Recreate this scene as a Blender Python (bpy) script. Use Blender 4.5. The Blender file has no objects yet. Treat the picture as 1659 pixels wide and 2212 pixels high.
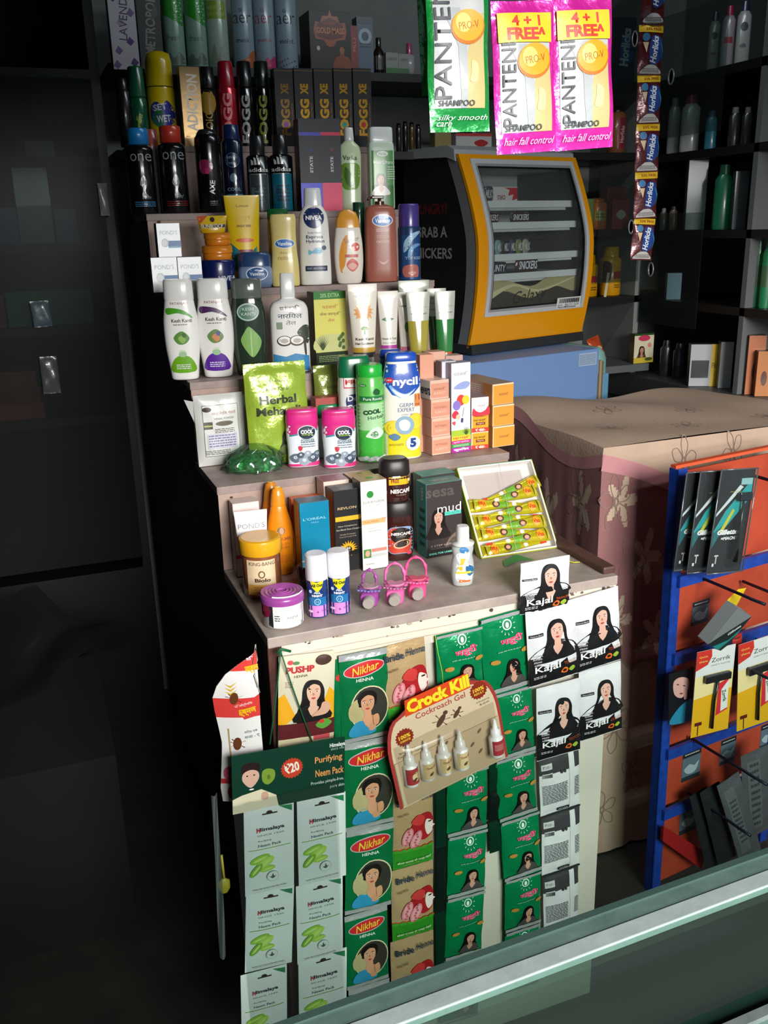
import bpy, bmesh, math, random
from math import sin, cos, pi, radians, sqrt, atan2, hypot
from mathutils import Vector, Matrix
from mathutils.geometry import tessellate_polygon
random.seed(7)
SC = bpy.context.scene
COL = SC.collection
# ------------------------------------------------------------------ camera
FOC, YAW, PITCH, ROLL = 1977.0, .36372, .30184, -.02495      # focal length in pixels of the 1659x2212 frame
CAM = Vector((0, 0, 1.55))
_f = Vector((sin(YAW)*cos(PITCH), cos(YAW)*cos(PITCH), -sin(PITCH)))
_r = Vector((cos(YAW), -sin(YAW), 0)); _u = _r.cross(_f)
CR = cos(ROLL)*_r + sin(ROLL)*_u
CU = -sin(ROLL)*_r + cos(ROLL)*_u
CF = _f
cd = bpy.data.cameras.new('camera'); cam = bpy.data.objects.new('camera', cd); COL.objects.link(cam)
cd.sensor_fit = 'VERTICAL'; cd.sensor_height = 24; cd.lens = FOC/2212*24; cd.clip_start = .02
cam.matrix_world = Matrix(((CR.x, CU.x, -CF.x, CAM.x), (CR.y, CU.y, -CF.y, CAM.y), (CR.z, CU.z, -CF.z, CAM.z), (0, 0, 0, 1)))
SC.camera = cam
# ------------------------------------------------------------------ light
SC.view_settings.view_transform = 'Standard'; SC.view_settings.look = 'None'; SC.view_settings.gamma = 1
SC.view_settings.exposure = 0.0
w = bpy.data.worlds.new('daylight'); SC.world = w; w.use_nodes = True
w.node_tree.nodes['Background'].inputs[0].default_value = (.62, .72, .8, 1)
w.node_tree.nodes['Background'].inputs[1].default_value = .4
def area(name, loc, target, sx, sy, power, col):
    l = bpy.data.lights.new(name, 'AREA'); l.shape = 'RECTANGLE'; l.size = sx; l.size_y = sy; l.energy = power; l.color = col
    o = bpy.data.objects.new(name, l); COL.objects.link(o); o.location = loc
    o.rotation_euler = (Vector(target)-Vector(loc)).to_track_quat('-Z', 'Y').to_euler(); return o
area('street_daylight', (1.05, -3.4, 2.65), (.8, 1.8, 1.0), 2.3, 1.8, 500, (1, .98, .95))
area('added_top_fill', (1.5, 2.0, 2.7), (1.5, 3.6, 1.6), 1.2, .08, 6.5, (.86, .95, 1))  # fill added to brighten the upper rows, stands for no known lamp
# ------------------------------------------------------------------ pixel -> place
def ray(x, y): return CF + CR*((x-829.5)/FOC) - CU*((y-1106)/FOC)
def Wz(x, y, z): d = ray(x, y); return CAM + d*((z-CAM.z)/d.z)
def Wy(x, y, Y): d = ray(x, y); return CAM + d*((Y-CAM.y)/d.y)
def Wx(x, y, X): d = ray(x, y); return CAM + d*((X-CAM.x)/d.x)
def Wp(x, y, P, n): d = ray(x, y); return CAM + d*((P-CAM).dot(n)/d.dot(n))
def px(P):
    v = Vector(P)-CAM; k = v.dot(CF); return 829.5+FOC*v.dot(CR)/k, 1106-FOC*v.dot(CU)/k
def topz(P, yt):
    a, b = P.z-.5, P.z+1.2
    for _ in range(40):
        m = (a+b)/2
        if px((P.x, P.y, m))[1] > yt: a = m
        else: b = m
    return (a+b)/2
# ------------------------------------------------------------------ materials
def lin(h):
    h = h.lstrip('#'); c = [int(h[i:i+2], 16)/255 for i in (0, 2, 4)]
    return [x/12.92 if x <= .04045 else ((x+.055)/1.055)**2.4 for x in c] + [1]
MC = {}
def M(h, rough=.5, metal=0, tr=0, coat=0, bump=0, bs=60, mot=0, ms=12, h2=None, det=4):
    """procedural principled material; bump = strength of a noise bump, mot = how much of h2 is mottled in by noise"""
    k = (h, rough, metal, tr, coat, bump, bs, mot, ms, h2, det)
    if k in MC: return MC[k]
    m = bpy.data.materials.new('paint_'+h.strip('#')); m.use_nodes = True; nt = m.node_tree; b = nt.nodes['Principled BSDF']
    b.inputs['Base Color'].default_value = lin(h); b.inputs['Roughness'].default_value = rough; b.inputs['Metallic'].default_value = metal
    b.inputs['Transmission Weight'].default_value = tr; b.inputs['Coat Weight'].default_value = coat; b.inputs['Coat Roughness'].default_value = .08
    if bump or mot:
        tc = nt.nodes.new('ShaderNodeTexCoord')
    if bump:
        n = nt.nodes.new('ShaderNodeTexNoise'); n.inputs['Scale'].default_value = bs; n.inputs['Detail'].default_value = det
        bp = nt.nodes.new('ShaderNodeBump'); bp.inputs['Strength'].default_value = bump; bp.inputs['Distance'].default_value = .004
        nt.links.new(tc.outputs['Object'], n.inputs['Vector']); nt.links.new(n.outputs['Fac'], bp.inputs['Height'])
        nt.links.new(bp.outputs['Normal'], b.inputs['Normal']); nt.links.new(bp.outputs['Normal'], b.inputs['Coat Normal'])
    if mot:
        n = nt.nodes.new('ShaderNodeTexNoise'); n.inputs['Scale'].default_value = ms; n.inputs['Detail'].default_value = 6; n.inputs['Roughness'].default_value = .65
        r = nt.nodes.new('ShaderNodeValToRGB'); r.color_ramp.elements[0].position = .5-mot/2; r.color_ramp.elements[1].position = .5+mot/2+.02
        r.color_ramp.elements[0].color = lin(h); r.color_ramp.elements[1].color = lin(h2)
        nt.links.new(tc.outputs['Object'], n.inputs['Vector']); nt.links.new(n.outputs['Fac'], r.inputs[0]); nt.links.new(r.outputs[0], b.inputs['Base Color'])
    MC[k] = m; return m
def G(h, thru=.6, gloss=.1, rough=.03):
    """thin clear film or pane: tinted see-through mixed with a glossy surface"""
    k = ('G', h, thru, gloss, rough)
    if k in MC: return MC[k]
    m = bpy.data.materials.new('clear_'+h.strip('#')); m.use_nodes = True; nt = m.node_tree; nt.nodes.remove(nt.nodes['Principled BSDF']); out = nt.nodes['Material Output']
    t = nt.nodes.new('ShaderNodeBsdfTransparent'); t.inputs[0].default_value = lin(h)
    d = nt.nodes.new('ShaderNodeBsdfPrincipled'); d.inputs['Base Color'].default_value = lin(h); d.inputs['Roughness'].default_value = .25
    g = nt.nodes.new('ShaderNodeBsdfGlossy'); g.inputs['Roughness'].default_value = rough
    a = nt.nodes.new('ShaderNodeMixShader'); a.inputs[0].default_value = thru; c = nt.nodes.new('ShaderNodeMixShader'); c.inputs[0].default_value = gloss
    nt.links.new(d.outputs[0], a.inputs[1]); nt.links.new(t.outputs[0], a.inputs[2]); nt.links.new(a.outputs[0], c.inputs[1]); nt.links.new(g.outputs[0], c.inputs[2])
    nt.links.new(c.outputs[0], out.inputs[0]); MC[k] = m; return m
def foil(h, metal=.35, rough=.24, bump=.6): return M(h, rough, metal, bump=bump, bs=45, coat=.6)
INK = lambda h: M(h, .32, 0, coat=.35)
CARD = lambda h: M(h, .42, 0, coat=.15)
PLAS = lambda h: M(h, .28, 0, coat=.3)
# ------------------------------------------------------------------ mesh collector
class MB:
    def __init__(s): s.v = []; s.f = []; s.mi = []; s.sm = []; s.mats = []
    def add(s, vs, fs, mat, smooth=False):
        if isinstance(mat, str): mat = CARD(mat)
        if mat not in s.mats: s.mats.append(mat)
        k = s.mats.index(mat); o = len(s.v); s.v += [tuple(p) for p in vs]
        for f in fs: s.f.append([i+o for i in f]); s.mi.append(k); s.sm.append(smooth)
        return s
    def box(s, x0, x1, y0, y1, z0, z1, mat, bev=0):
        if bev:
            bm = bmesh.new(); bmesh.ops.create_cube(bm, size=1)
            for v in bm.verts: v.co = Vector(((x0+x1)/2+v.co.x*(x1-x0), (y0+y1)/2+v.co.y*(y1-y0), (z0+z1)/2+v.co.z*(z1-z0)))
            bmesh.ops.bevel(bm, geom=bm.edges[:], offset=bev, segments=2, profile=.5, affect='EDGES')
            bm.verts.index_update(); s.add([v.co for v in bm.verts], [[v.index for v in f.verts] for f in bm.faces], mat); bm.free(); return s
        return s.add([(x, y, z) for z in (z0, z1) for y in (y0, y1) for x in (x0, x1)],
                     [(0, 1, 5, 4), (3, 2, 6, 7), (2, 0, 4, 6), (1, 3, 7, 5), (4, 5, 7, 6), (2, 3, 1, 0)], mat)
    def prism(s, pts, mat, ax='x', a=0, b=1):
        """extrude a 2-D outline along an axis: ax 'x' -> pts are (y,z); 'y' -> (x,z); 'z' -> (x,y)"""
        n = len(pts); q = {'x': lambda p, t: (t, p[0], p[1]), 'y': lambda p, t: (p[0], t, p[1]), 'z': lambda p, t: (p[0], p[1], t)}[ax]
        vs = [q(p, a) for p in pts]+[q(p, b) for p in pts]
        tri = tessellate_polygon([[Vector((p[0], p[1], 0)) for p in pts]])
        return s.add(vs, [list(t) for t in tri]+[[t[2]+n, t[1]+n, t[0]+n] for t in tri]+[(i, (i+1) % n, (i+1) % n+n, i+n) for i in range(n)], mat)
    def lathe(s, prof, mat, n=44, e=2, cx=0, cy=0, z0=0, closed=True, smooth=True, mats=None):
        """prof = [(z, half width, half depth)...]"""
        def sec(a, b, z):
            o = []
            for i in range(n):
                t = 2*pi*i/n; c, q = cos(t), sin(t)
                o.append((cx+a*math.copysign(abs(c)**(2/e), c), cy+b*math.copysign(abs(q)**(2/e), q), z0+z))
            return o
        vs = []
        for z, a, b in prof: vs += sec(a, b, z)
        for j in range(len(prof)-1):
            f = [(j*n+i, j*n+(i+1) % n, (j+1)*n+(i+1) % n, (j+1)*n+i) for i in range(n)]
            if mats: s.add(vs[j*n:(j+2)*n], [(i, (i+1) % n, n+(i+1) % n, n+i) for i in range(n)], mats[j], smooth)
        if not mats: s.add(vs, [(j*n+i, j*n+(i+1) % n, (j+1)*n+(i+1) % n, (j+1)*n+i) for j in range(len(prof)-1) for i in range(n)], mat, smooth)
        if closed:
            s.add(vs[:n], [list(range(n))[::-1]], mats[0] if mats else mat); s.add(vs[-n:], [list(range(n))], mats[-1] if mats else mat)
        return s
    def tube(s, pts, r, mat, n=8, rr=None):
        pts = [Vector(p) for p in pts]; vs = []; N = len(pts)
        for i, p in enumerate(pts):
            d = (pts[min(i+1, N-1)]-pts[max(i-1, 0)]).normalized(); a = d.cross(Vector((0, 0, 1)))
            if a.length < .1: a = d.cross(Vector((1, 0, 0)))
            a.normalize(); b = d.cross(a); q = rr[i] if rr else r
            vs += [p+a*(q*cos(2*pi*k/n))+b*(q*sin(2*pi*k/n)) for k in range(n)]
        fs = [(j*n+i, j*n+(i+1) % n, (j+1)*n+(i+1) % n, (j+1)*n+i) for j in range(N-1) for i in range(n)]
        s.add(vs, fs+[list(range(n))[::-1], list(range((N-1)*n, N*n))], mat, True); return s
    def grid(s, fn, nu, nv, mat, smooth=True, flip=False):
        vs = [fn(i/nu, j/nv) for j in range(nv+1) for i in range(nu+1)]; q = nu+1
        fs = [(j*q+i, j*q+i+1, (j+1)*q+i+1, (j+1)*q+i) for j in range(nv) for i in range(nu)]
        if flip: fs = [f[::-1] for f in fs]
        return s.add(vs, fs, mat, smooth)
    def build(s, name, parent=None, label=None):
        me = bpy.data.meshes.new(name)
        me.from_pydata(s.v, [], s.f); 
        for m in s.mats: me.materials.append(m)
        me.polygons.foreach_set('material_index', s.mi); me.polygons.foreach_set('use_smooth', s.sm); me.update()
        o = bpy.data.objects.new(name, me); COL.objects.link(o)
        if parent: o.parent = parent
        if label: o['label'] = label
        return o
def tag(o, label, cat, group=None, kind=None):
    o['label'] = label; o['category'] = cat
    if group: o['group'] = group
    if kind: o['kind'] = kind
    return o
def struct(name, mb): o = mb.build(name); o['kind'] = 'structure'; return o
def thing(name, label, cat, loc=(0, 0, 0), rz=0, group=None, rx=0, ry=0):
    o = bpy.data.objects.new(name, None); COL.objects.link(o); o.location = loc; o.rotation_euler = (rx, ry, rz); o.empty_display_size = .03
    return tag(o, label, cat, group)
def put(o, loc, rz=0, rx=0, ry=0): o.location = loc; o.rotation_euler = (rx, ry, rz); return o
def copy_tree(o, loc=None, rz=None, parent=None, label=None, group=None):
    c = o.copy(); COL.objects.link(c); c.parent = parent
    if loc is not None: c.location = loc
    if rz is not None: c.rotation_euler = (o.rotation_euler.x, o.rotation_euler.y, rz)
    if label: c['label'] = label
    if group: c['group'] = group
    for ch in list(o.children): copy_tree(ch, parent=c)
    return c
# ------------------------------------------------------------------ print on surfaces
TXT = {}
def glyphs(s, bold=0, sh=0):
    k = (s, bold, sh)
    if k not in TXT:
        c = bpy.data.curves.new('t', 'FONT'); c.body = s; c.resolution_u = 2; c.offset = bold; c.shear = sh
        o = bpy.data.objects.new('t', c); m = o.to_mesh()
        vs = [(v.co.x, v.co.y) for v in m.vertices]; fs = [list(p.vertices) for p in m.polygons]; o.to_mesh_clear(); bpy.data.objects.remove(o); bpy.data.curves.remove(c)
        if not vs: vs = [(0, 0), (1, 0), (1, 1)]; fs = []
        x0 = min(v[0] for v in vs); x1 = max(v[0] for v in vs); y0 = min(v[1] for v in vs); y1 = max(v[1] for v in vs)
        TXT[k] = ([((x-(x0+x1)/2)/(x1-x0), (y-(y0+y1)/2)/(y1-y0)) for x, y in vs], fs, (y1-y0)/(x1-x0))
    return TXT[k]
def smoothc(p, k=4):
    n = len(p); o = []
    for i in range(n):
        a, b, c, d = p[i-1], p[i], p[(i+1) % n], p[(i+2) % n]
        for j in range(k):
            t = j/k; o.append(tuple(.5*((2*b[q])+(-a[q]+c[q])*t+(2*a[q]-5*b[q]+4*c[q]-d[q])*t*t+(-a[q]+3*b[q]-3*c[q]+d[q])*t**3) for q in (0, 1)))
    return o
class P:
    """prints flat artwork onto a surface fn(u, v, off); u in -.5..+.5 of w, v in 0..1 of h"""
    def __init__(s, mb, S, w, h, base=.00025, step=.00009, cell=.006, mk=INK): s.mb, s.S, s.w, s.h, s.o, s.st, s.c, s.mk = mb, S, w, h, base, step, cell, mk
    def _m(s, c): return s.mk(c) if isinstance(c, str) else c
    def _put(s, pts, fs, c, up=1):
        s.mb.add([s.S(u, v, s.o) for u, v in pts], fs, s._m(c), True)
        if up: s.o += s.st
    def rect(s, u0, v0, u1, v1, c):
        a, b, x, y = u0*s.w, v0*s.h, u1*s.w, v1*s.h; nu = max(1, int(abs(x-a)/s.c)); nv = max(1, int(abs(y-b)/s.c)); q = nu+1
        s._put([(a+(x-a)*i/nu, b+(y-b)*j/nv) for j in range(nv+1) for i in range(nu+1)], [(j*q+i, j*q+i+1, (j+1)*q+i+1, (j+1)*q+i) for j in range(nv) for i in range(nu)], c)
    def ell(s, u, v, ru, rv, c, rot=0, n=24, amp=0, k=0):
        """ru and rv in units of w"""
        u *= s.w; v *= s.h; ru *= s.w; rv *= s.w; R = max(1, int(max(ru, rv)/s.c)); pts = [(u, v)]; fs = []; cr, sr = cos(radians(rot)), sin(radians(rot))
        if k: n = k*2
        for j in range(1, R+1):
            for i in range(n):
                t = 2*pi*i/n; g = j/R*(1+(amp*(1 if i % 2 else -1) if k else 0)); x, y = ru*g*cos(t), rv*g*sin(t); pts.append((u+x*cr-y*sr, v+x*sr+y*cr))
        fs = [(0, 1+i, 1+(i+1) % n) for i in range(n)]
        for j in range(R-1): fs += [(1+j*n+i, 1+(j+1)*n+i, 1+(j+1)*n+(i+1) % n, 1+j*n+(i+1) % n) for i in range(n)]
        s._put(pts, fs, c)
    def poly(s, pts, c, sm=0):
        """pts in (u,v) fractions"""
        s.raw([(p[0]*s.w, p[1]*s.h) for p in pts], c, sm)
    def raw(s, pts, c, sm=0):
        if sm: pts = smoothc(pts, sm)
        tri = [list(t) for t in tessellate_polygon([[Vector((p[0], p[1], 0)) for p in pts]])]; pts = list(pts); L = s.c*1.5; out = []
        while tri:
            t = tri.pop(); e = [(hypot(pts[t[i]][0]-pts[t[(i+1) % 3]][0], pts[t[i]][1]-pts[t[(i+1) % 3]][1]), i) for i in range(3)]; m, i = max(e)
            if m > L and len(pts) < 900:
                a, b, c2 = t[i], t[(i+1) % 3], t[(i+2) % 3]; pts.append(((pts[a][0]+pts[b][0])/2, (pts[a][1]+pts[b][1])/2)); k = len(pts)-1; tri += [[a, k, c2], [k, b, c2]]
            else: out.append(t)
        for t in out:
            a, b, d = (pts[i] for i in t)
            if (b[0]-a[0])*(d[1]-a[1])-(b[1]-a[1])*(d[0]-a[0]) < 0: t.reverse()
        s._put(pts, out, c)
    def txt(s, t, u, v, L, H=None, c='#000000', rot=0, bold=0, sh=0):
        """run length L and height H in units of w; rot in degrees"""
        vs, fs, asp = glyphs(t, bold, sh); L *= s.w; H = H*s.w if H else L*asp; cr, sr = cos(radians(rot)), sin(radians(rot)); u *= s.w; v *= s.h
        pts = [(u+x*L*cr-y*H*sr, v+x*L*sr+y*H*cr) for x, y in vs]
        if H > 2*s.c and s.c < .015: fs = s.split(pts, fs)
        s._put(pts, fs, c)
    def split(s, pts, fs):
        tri = []; out = []; L = s.c*1.5
        for f in fs: tri += [[f[0], f[i], f[i+1]] for i in range(1, len(f)-1)]
        while tri:
            t = tri.pop(); m, i = max((hypot(pts[t[i]][0]-pts[t[(i+1) % 3]][0], pts[t[i]][1]-pts[t[(i+1) % 3]][1]), i) for i in range(3))
            if m > L and len(pts) < 3000:
                a, b, c2 = t[i], t[(i+1) % 3], t[(i+2) % 3]; pts.append(((pts[a][0]+pts[b][0])/2, (pts[a][1]+pts[b][1])/2)); k = len(pts)-1; tri += [[a, k, c2], [k, b, c2]]
            else: out.append(t)
        return out
    def lines(s, u, v, L, H, n, c, seed=1):
        """unreadably small print: n rows of short dashes"""
        rnd = random.Random(seed); pts = []; fs = []; rh = H/n
        for k in range(n):
            x = -L/2; y = H/2-(k+.5)*rh
            while x < L/2-.01:
                d = min(rnd.uniform(.03, .1), L/2-x); a, b = (u+x)*s.w, v*s.h+(y-rh*.22)*s.w; o = len(pts); pts += [(a, b), (a+d*s.w*.8, b), (a+d*s.w*.8, b+rh*.44*s.w), (a, b+rh*.44*s.w)]; fs.append((o, o+1, o+2, o+3)); x += d
        s._put(pts, fs, c)
    def blob(s, pts, u, v, k, c, sm=4, fx=1):
        """closed smooth outline; pts in local units, k = size in units of w"""
        s.raw([(u*s.w+x*k*s.w*fx, v*s.h+y*k*s.w) for x, y in pts], c, sm)
    def woman(s, u, v, k, hair='#120d0c', skin='#d9a98c', cloth=None, style='long', fx=1):
        """printed portrait, face centre at (u,v), k = face width in units of w"""
        B = lambda p, c, sm=4: s.blob(p, u, v, k, c, sm, fx)
        if style == 'long': B([(-.1, .95), (.45, .8), (.75, .2), (.8, -.6), (1.15, -1.5), (1.0, -2.1), (-.2, -2.0), (-1.05, -2.1), (-1.1, -1.3), (-.8, -.5), (-.72, .3), (-.5, .8)], hair)
        else: B([(0, .98), (.5, .85), (.68, .4), (.6, 0), (.5, -.15), (-.5, -.15), (-.62, .1), (-.68, .45), (-.45, .85)], hair)
        if cloth: B([(-.2, -.7), (.25, -.7), (.9, -1.05), (1.3, -2.0), (-1.3, -2.0), (-.9, -1.05)], cloth, 3)
        B([(-.2, -.4), (.22, -.4), (.26, -.95), (.42, -1.1), (0, -1.75), (-.36, -1.1), (-.24, -.9)], skin, 2)
        B([(-.46, .25), (-.3, .62), (.05, .7), (.36, .55), (.48, .2), (.42, -.25), (.2, -.6), (0, -.68), (-.2, -.6), (-.4, -.25)], skin, 3)
        B([(-.52, .3), (-.42, .72), (0, .92), (.42, .72), (.56, .3), (.4, .5), (.05, .66), (-.22, .56), (-.4, .4)], hair, 2)
        for q in (-1, 1):
            B([(q*.12, .14), (q*.22, .2), (q*.34, .13), (q*.22, .08)], '#f2ece6', 2); B([(q*.17, .14), (q*.22, .19), (q*.28, .14), (q*.22, .09)], '#1c1210', 2)
            B([(q*.1, .25), (q*.22, .33), (q*.38, .26), (q*.22, .29)], '#2a1a14', 2)
        B([(-.03, .05), (.05, .0), (.07, -.12), (-.05, -.12)], '#b98368', 2)
        B([(-.15, -.31), (0, -.27), (.15, -.31), (0, -.41)], '#b3413f', 2)
def flat(d=0): return lambda u, v, o: (u, -d-o, v)
def round_surf(prof, e=2, yc=0):
    def f(u, v, o):
        v2 = min(max(v, prof[0][0]), prof[-1][0])
        for (z0, a0, b0), (z1, a1, b1) in zip(prof, prof[1:]):
            if z0 <= v2 <= z1: t = (v2-z0)/(z1-z0) if z1 > z0 else 0; a = a0+(a1-a0)*t; b = b0+(b1-b0)*t; break
        k = min(abs(u)/max(a, 1e-5), .985); x = math.copysign(k*a, u); return (x*(1+o/a), yc-b*(1-k**e)**(1/e)-o, v)
    return f
def sprof(p, k=4):
    """smooth a profile"""
    o = []
    for i in range(len(p)-1):
        a, b, c, d = p[max(i-1, 0)], p[i], p[i+1], p[min(i+2, len(p)-1)]
        for j in range(k):
            t = j/k; o.append(tuple([b[0]+(c[0]-b[0])*t]+[.5*((2*b[q])+(-a[q]+c[q])*t+(2*a[q]-5*b[q]+4*c[q]-d[q])*t*t+(-a[q]+3*b[q]-3*c[q]+d[q])*t**3) for q in (1, 2)]))
    return o+[p[-1]]
# ------------------------------------------------------------------ room
FZ = -.37                      # floor level
BY = 3.35                     # front of the back shelving
WALL = M('#8f9290', .8, bump=.2, bs=30, mot=.4, ms=5, h2='#7b7f7e')
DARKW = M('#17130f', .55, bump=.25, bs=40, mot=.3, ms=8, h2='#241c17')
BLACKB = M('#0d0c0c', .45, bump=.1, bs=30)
struct('floor', MB().box(-1.7, 3.1, -1.2, 3.9, FZ-.05, FZ, M('#3a3632', .6, bump=.2, bs=20, mot=.5, ms=6, h2='#2a2725')))
struct('ceiling', MB().box(-1.7, 3.1, -1.2, 3.9, 2.75, 2.8, M('#4b4a48', .9, bump=.1)))
struct('wall_back', MB().box(-1.7, 3.1, 3.75, 3.85, FZ, 2.75, WALL))
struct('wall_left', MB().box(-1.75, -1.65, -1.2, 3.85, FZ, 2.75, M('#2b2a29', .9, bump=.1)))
struct('wall_right', MB().box(2.95, 3.05, .6, 3.85, FZ, 2.75, WALL))
lt = MB().box(-1.65, 3.05, .18, .3, 1.93, 2.75, M('#55504c', .8, bump=.2)); struct('trim_1', lt)          # lintel over the shop front
struct('added_shade_pier', MB().box(-1.65, -.1, .18, .3, FZ, 2.75, M('#3b3835', .8, bump=.2)))                     # unseen pier, added left of the opening to keep daylight off the left side
def zy(x, y, Y=BY): return Wy(x, y, Y).z
# back shelving ---------------------------------------------------------------
S1, S2, S3, S4 = zy(850, 158), zy(850, 327), zy(1290, 497), zy(1290, 643)
bs = thing('wall_shelving', 'white wall shelving with black shelf boards behind the tiered stand', 'shelving', (0, 3.5, FZ))
def part(mb, name, root, label=None):
    o = mb.build(name, None, label); o.parent = root; o.matrix_parent_inverse = Matrix.Translation(-root.location); return o
MPI = part
for z, x0 in ((S1, .36), (S2, .36), (S3, 1.0), (S4, 1.0)):
    part(MB().box(x0, 2.47, BY, 3.74, z-.028, z, BLACKB), 'shelf_board', bs)
S5 = zy(1385, 786, BY-.1)
part(MB().box(2.12, 2.465, BY-.1, 3.74, S5-.03, S5, M('#55585a', .6)), 'shelf_board', bs)
part(MB().box(2.445, 2.47, BY, 3.74, FZ, 2.7, M('#7c7e7b', .7, bump=.1)), 'upright', bs, 'pale corner upright')
part(MB().box(1.72, 1.735, BY+.1, 3.74, FZ, 2.7, M('#83878a', .7)), 'upright', bs)
part(MB().box(.36, 2.47, 3.735, 3.749, FZ, 2.7, WALL), 'back_panel', bs)
# right-hand shelving -----------------------------------------------------------
RX = 2.47
rs = thing('wall_shelving', 'dark shelving running along the right wall, packed with bottles', 'shelving', (2.7, 2.8, FZ))
R1, R2, R3, R4, R5 = Wx(1560, 143, RX).z, Wx(1500, 325, RX).z, Wx(1500, 497, RX).z, Wx(1500, 655, RX).z, Wx(1500, 832, RX).z
for z in (R1, R2, R3, R4): part(MB().box(RX, 2.94, 2.0, 3.74, z-.03, z, BLACKB), 'shelf_board', rs)
part(MB().box(RX-.06, 2.94, 2.0, 3.74, R5-.1, R5, M('#3b3c3e', .5, bump=.1)), 'shelf_board', rs, 'deep grey bottom ledge')
yp = Wx(1600, 700, RX).y
part(MB().box(RX, 2.94, yp-.012, yp+.012, FZ, 2.7, M('#666a69', .7)), 'upright', rs)
part(MB().box(RX+.2, 2.94, 2.0, 3.74, FZ, R5-.1, BLACKB), 'base', rs)
part(MB().box(2.92, 2.94, 2.0, 3.74, R5, 2.7, M('#5d6161', .8)), 'back_panel', rs)
# left shelving --------------------------------------------------------------
ls = thing('wall_shelving', 'dark glass-fronted shelving in the gloom left of the tiered stand', 'shelving', (-.6, 3.5, FZ))
L1, L2, L3, L4, L5 = (zy(120, y) for y in (148, 338, 525, 705, 905))
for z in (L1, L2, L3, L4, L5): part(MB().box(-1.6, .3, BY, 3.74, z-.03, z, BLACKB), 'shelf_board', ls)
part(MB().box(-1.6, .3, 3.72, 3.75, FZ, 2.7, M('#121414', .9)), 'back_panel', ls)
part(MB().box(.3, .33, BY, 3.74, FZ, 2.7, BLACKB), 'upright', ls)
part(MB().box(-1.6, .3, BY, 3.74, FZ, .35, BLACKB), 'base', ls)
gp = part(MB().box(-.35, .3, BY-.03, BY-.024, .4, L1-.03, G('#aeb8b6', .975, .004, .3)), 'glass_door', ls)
q = Wy(99, 531, BY-.035)
pull = MB(); pull.lathe([(0, .022, .04), (.004, .022, .04), (.004, .015, .032), (.0, .014, .031)], M('#b8bcbc', .3, .6), n=24)
po = pull.build('finger_pull', gp); put(po, q, rx=pi/2); po.matrix_parent_inverse = Matrix.Translation(-ls.location)
# ------------------------------------------------------------------ tiered stand
X0, X1 = .357, 1.155
T = {0: (.8, 1.592), 4: (1.0, 1.985), 3: (1.2, 2.235), 2: (1.4, 2.485), 1: (1.6, 2.735), 5: (1.8, 3.0)}
LAM = M('#b79d90', .55, bump=.12, bs=30, mot=.45, ms=14, h2='#9c8276')
TOP = M('#b8aaa0', .5, bump=.15, bs=50, mot=.4, ms=16, h2='#988a81')
CREAM = M('#e4dccd', .5, bump=.15, bs=25, mot=.9, ms=6, h2='#cfc4b2')
st = thing('display_stand', 'tall tiered wooden display stand covered in toiletries, white panelled front below', 'display stand', (.75, 1.6, FZ))
part(MB().box(X0, X1, 1.585, 1.99, .778, .8, TOP, .002), 'worktop', st)
ws = MB()                                                    # the peeling edge: dark nicks on the white band
ws.box(X0+.028, X1, 1.59, 1.606, .722, .778, CREAM)
pp = P(ws, lambda u, v, o: (X0+.028+u, 1.59-o, .722+v), X1-X0-.028, .056, mk=lambda c: M(c, .7))
rnd = random.Random(5)
for i in range(46):
    u = rnd.random(); pp.blob([(rnd.uniform(.2, 1), 0), (0, -rnd.uniform(.1, .6)), (-rnd.uniform(.3, 1), 0), (0, .5)], u*.98+.01, rnd.choice((.97, .95, .9, .05, rnd.random())), rnd.uniform(.002, .011), rnd.choice(('#6b5648', '#8e7a68', '#4a3a30', '#b5a48f')), 3)
for v in (.35, .62): pp.poly([(0.0, v), (.3, v+.02), (.62, v-.01), (1, v+.01), (1, v+.003), (.6, v-.025), (.3, v+.005), (0, v-.01)], '#c9b79c')
part(ws, 'edge_band', st, 'peeling white edge band under the worktop')
part(MB().box(.62, X1-.005, 1.6, 1.615, FZ, .722, M('#d8d3c4', .5, bump=.08, bs=20, mot=.9, ms=4, h2='#c9c3b4')), 'front_panel', st, 'off-white laminate front panel')
part(MB().box(X0+.028, .62, 1.612, 1.625, FZ, .722, M('#4a2620', .5, bump=.2, bs=30, mot=.3, ms=10, h2='#38201b')), 'front_panel', st, 'maroon wooden front panel')
part(MB().box(X0, X0+.028, 1.59, 1.63, FZ, .778, M('#5b352c', .5, bump=.2, bs=40, mot=.3, ms=14, h2='#3d231e'), .002), 'post', st)
part(MB().box(1.118, 1.123, 1.587, 1.592, .724, .78, M('#4a3a35', .6)), 'edge_joint', st)
part(MB().box(X1-.028, X1+.004, 1.6, 1.985, .8, .817, M('#4d312b', .5, bump=.2, bs=30, mot=.3, ms=20, h2='#62443a'), .004), 'lath', st, 'brown lath along the right edge of the worktop')
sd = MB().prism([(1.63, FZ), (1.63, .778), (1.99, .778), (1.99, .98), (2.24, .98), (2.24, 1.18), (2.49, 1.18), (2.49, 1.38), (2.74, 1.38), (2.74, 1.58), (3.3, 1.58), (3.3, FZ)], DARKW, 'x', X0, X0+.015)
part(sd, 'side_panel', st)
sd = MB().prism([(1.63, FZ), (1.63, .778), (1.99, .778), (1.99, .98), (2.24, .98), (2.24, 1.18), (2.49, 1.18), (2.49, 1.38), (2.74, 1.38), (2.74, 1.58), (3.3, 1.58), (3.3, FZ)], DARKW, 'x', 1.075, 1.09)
part(sd, 'side_panel', st)
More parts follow.
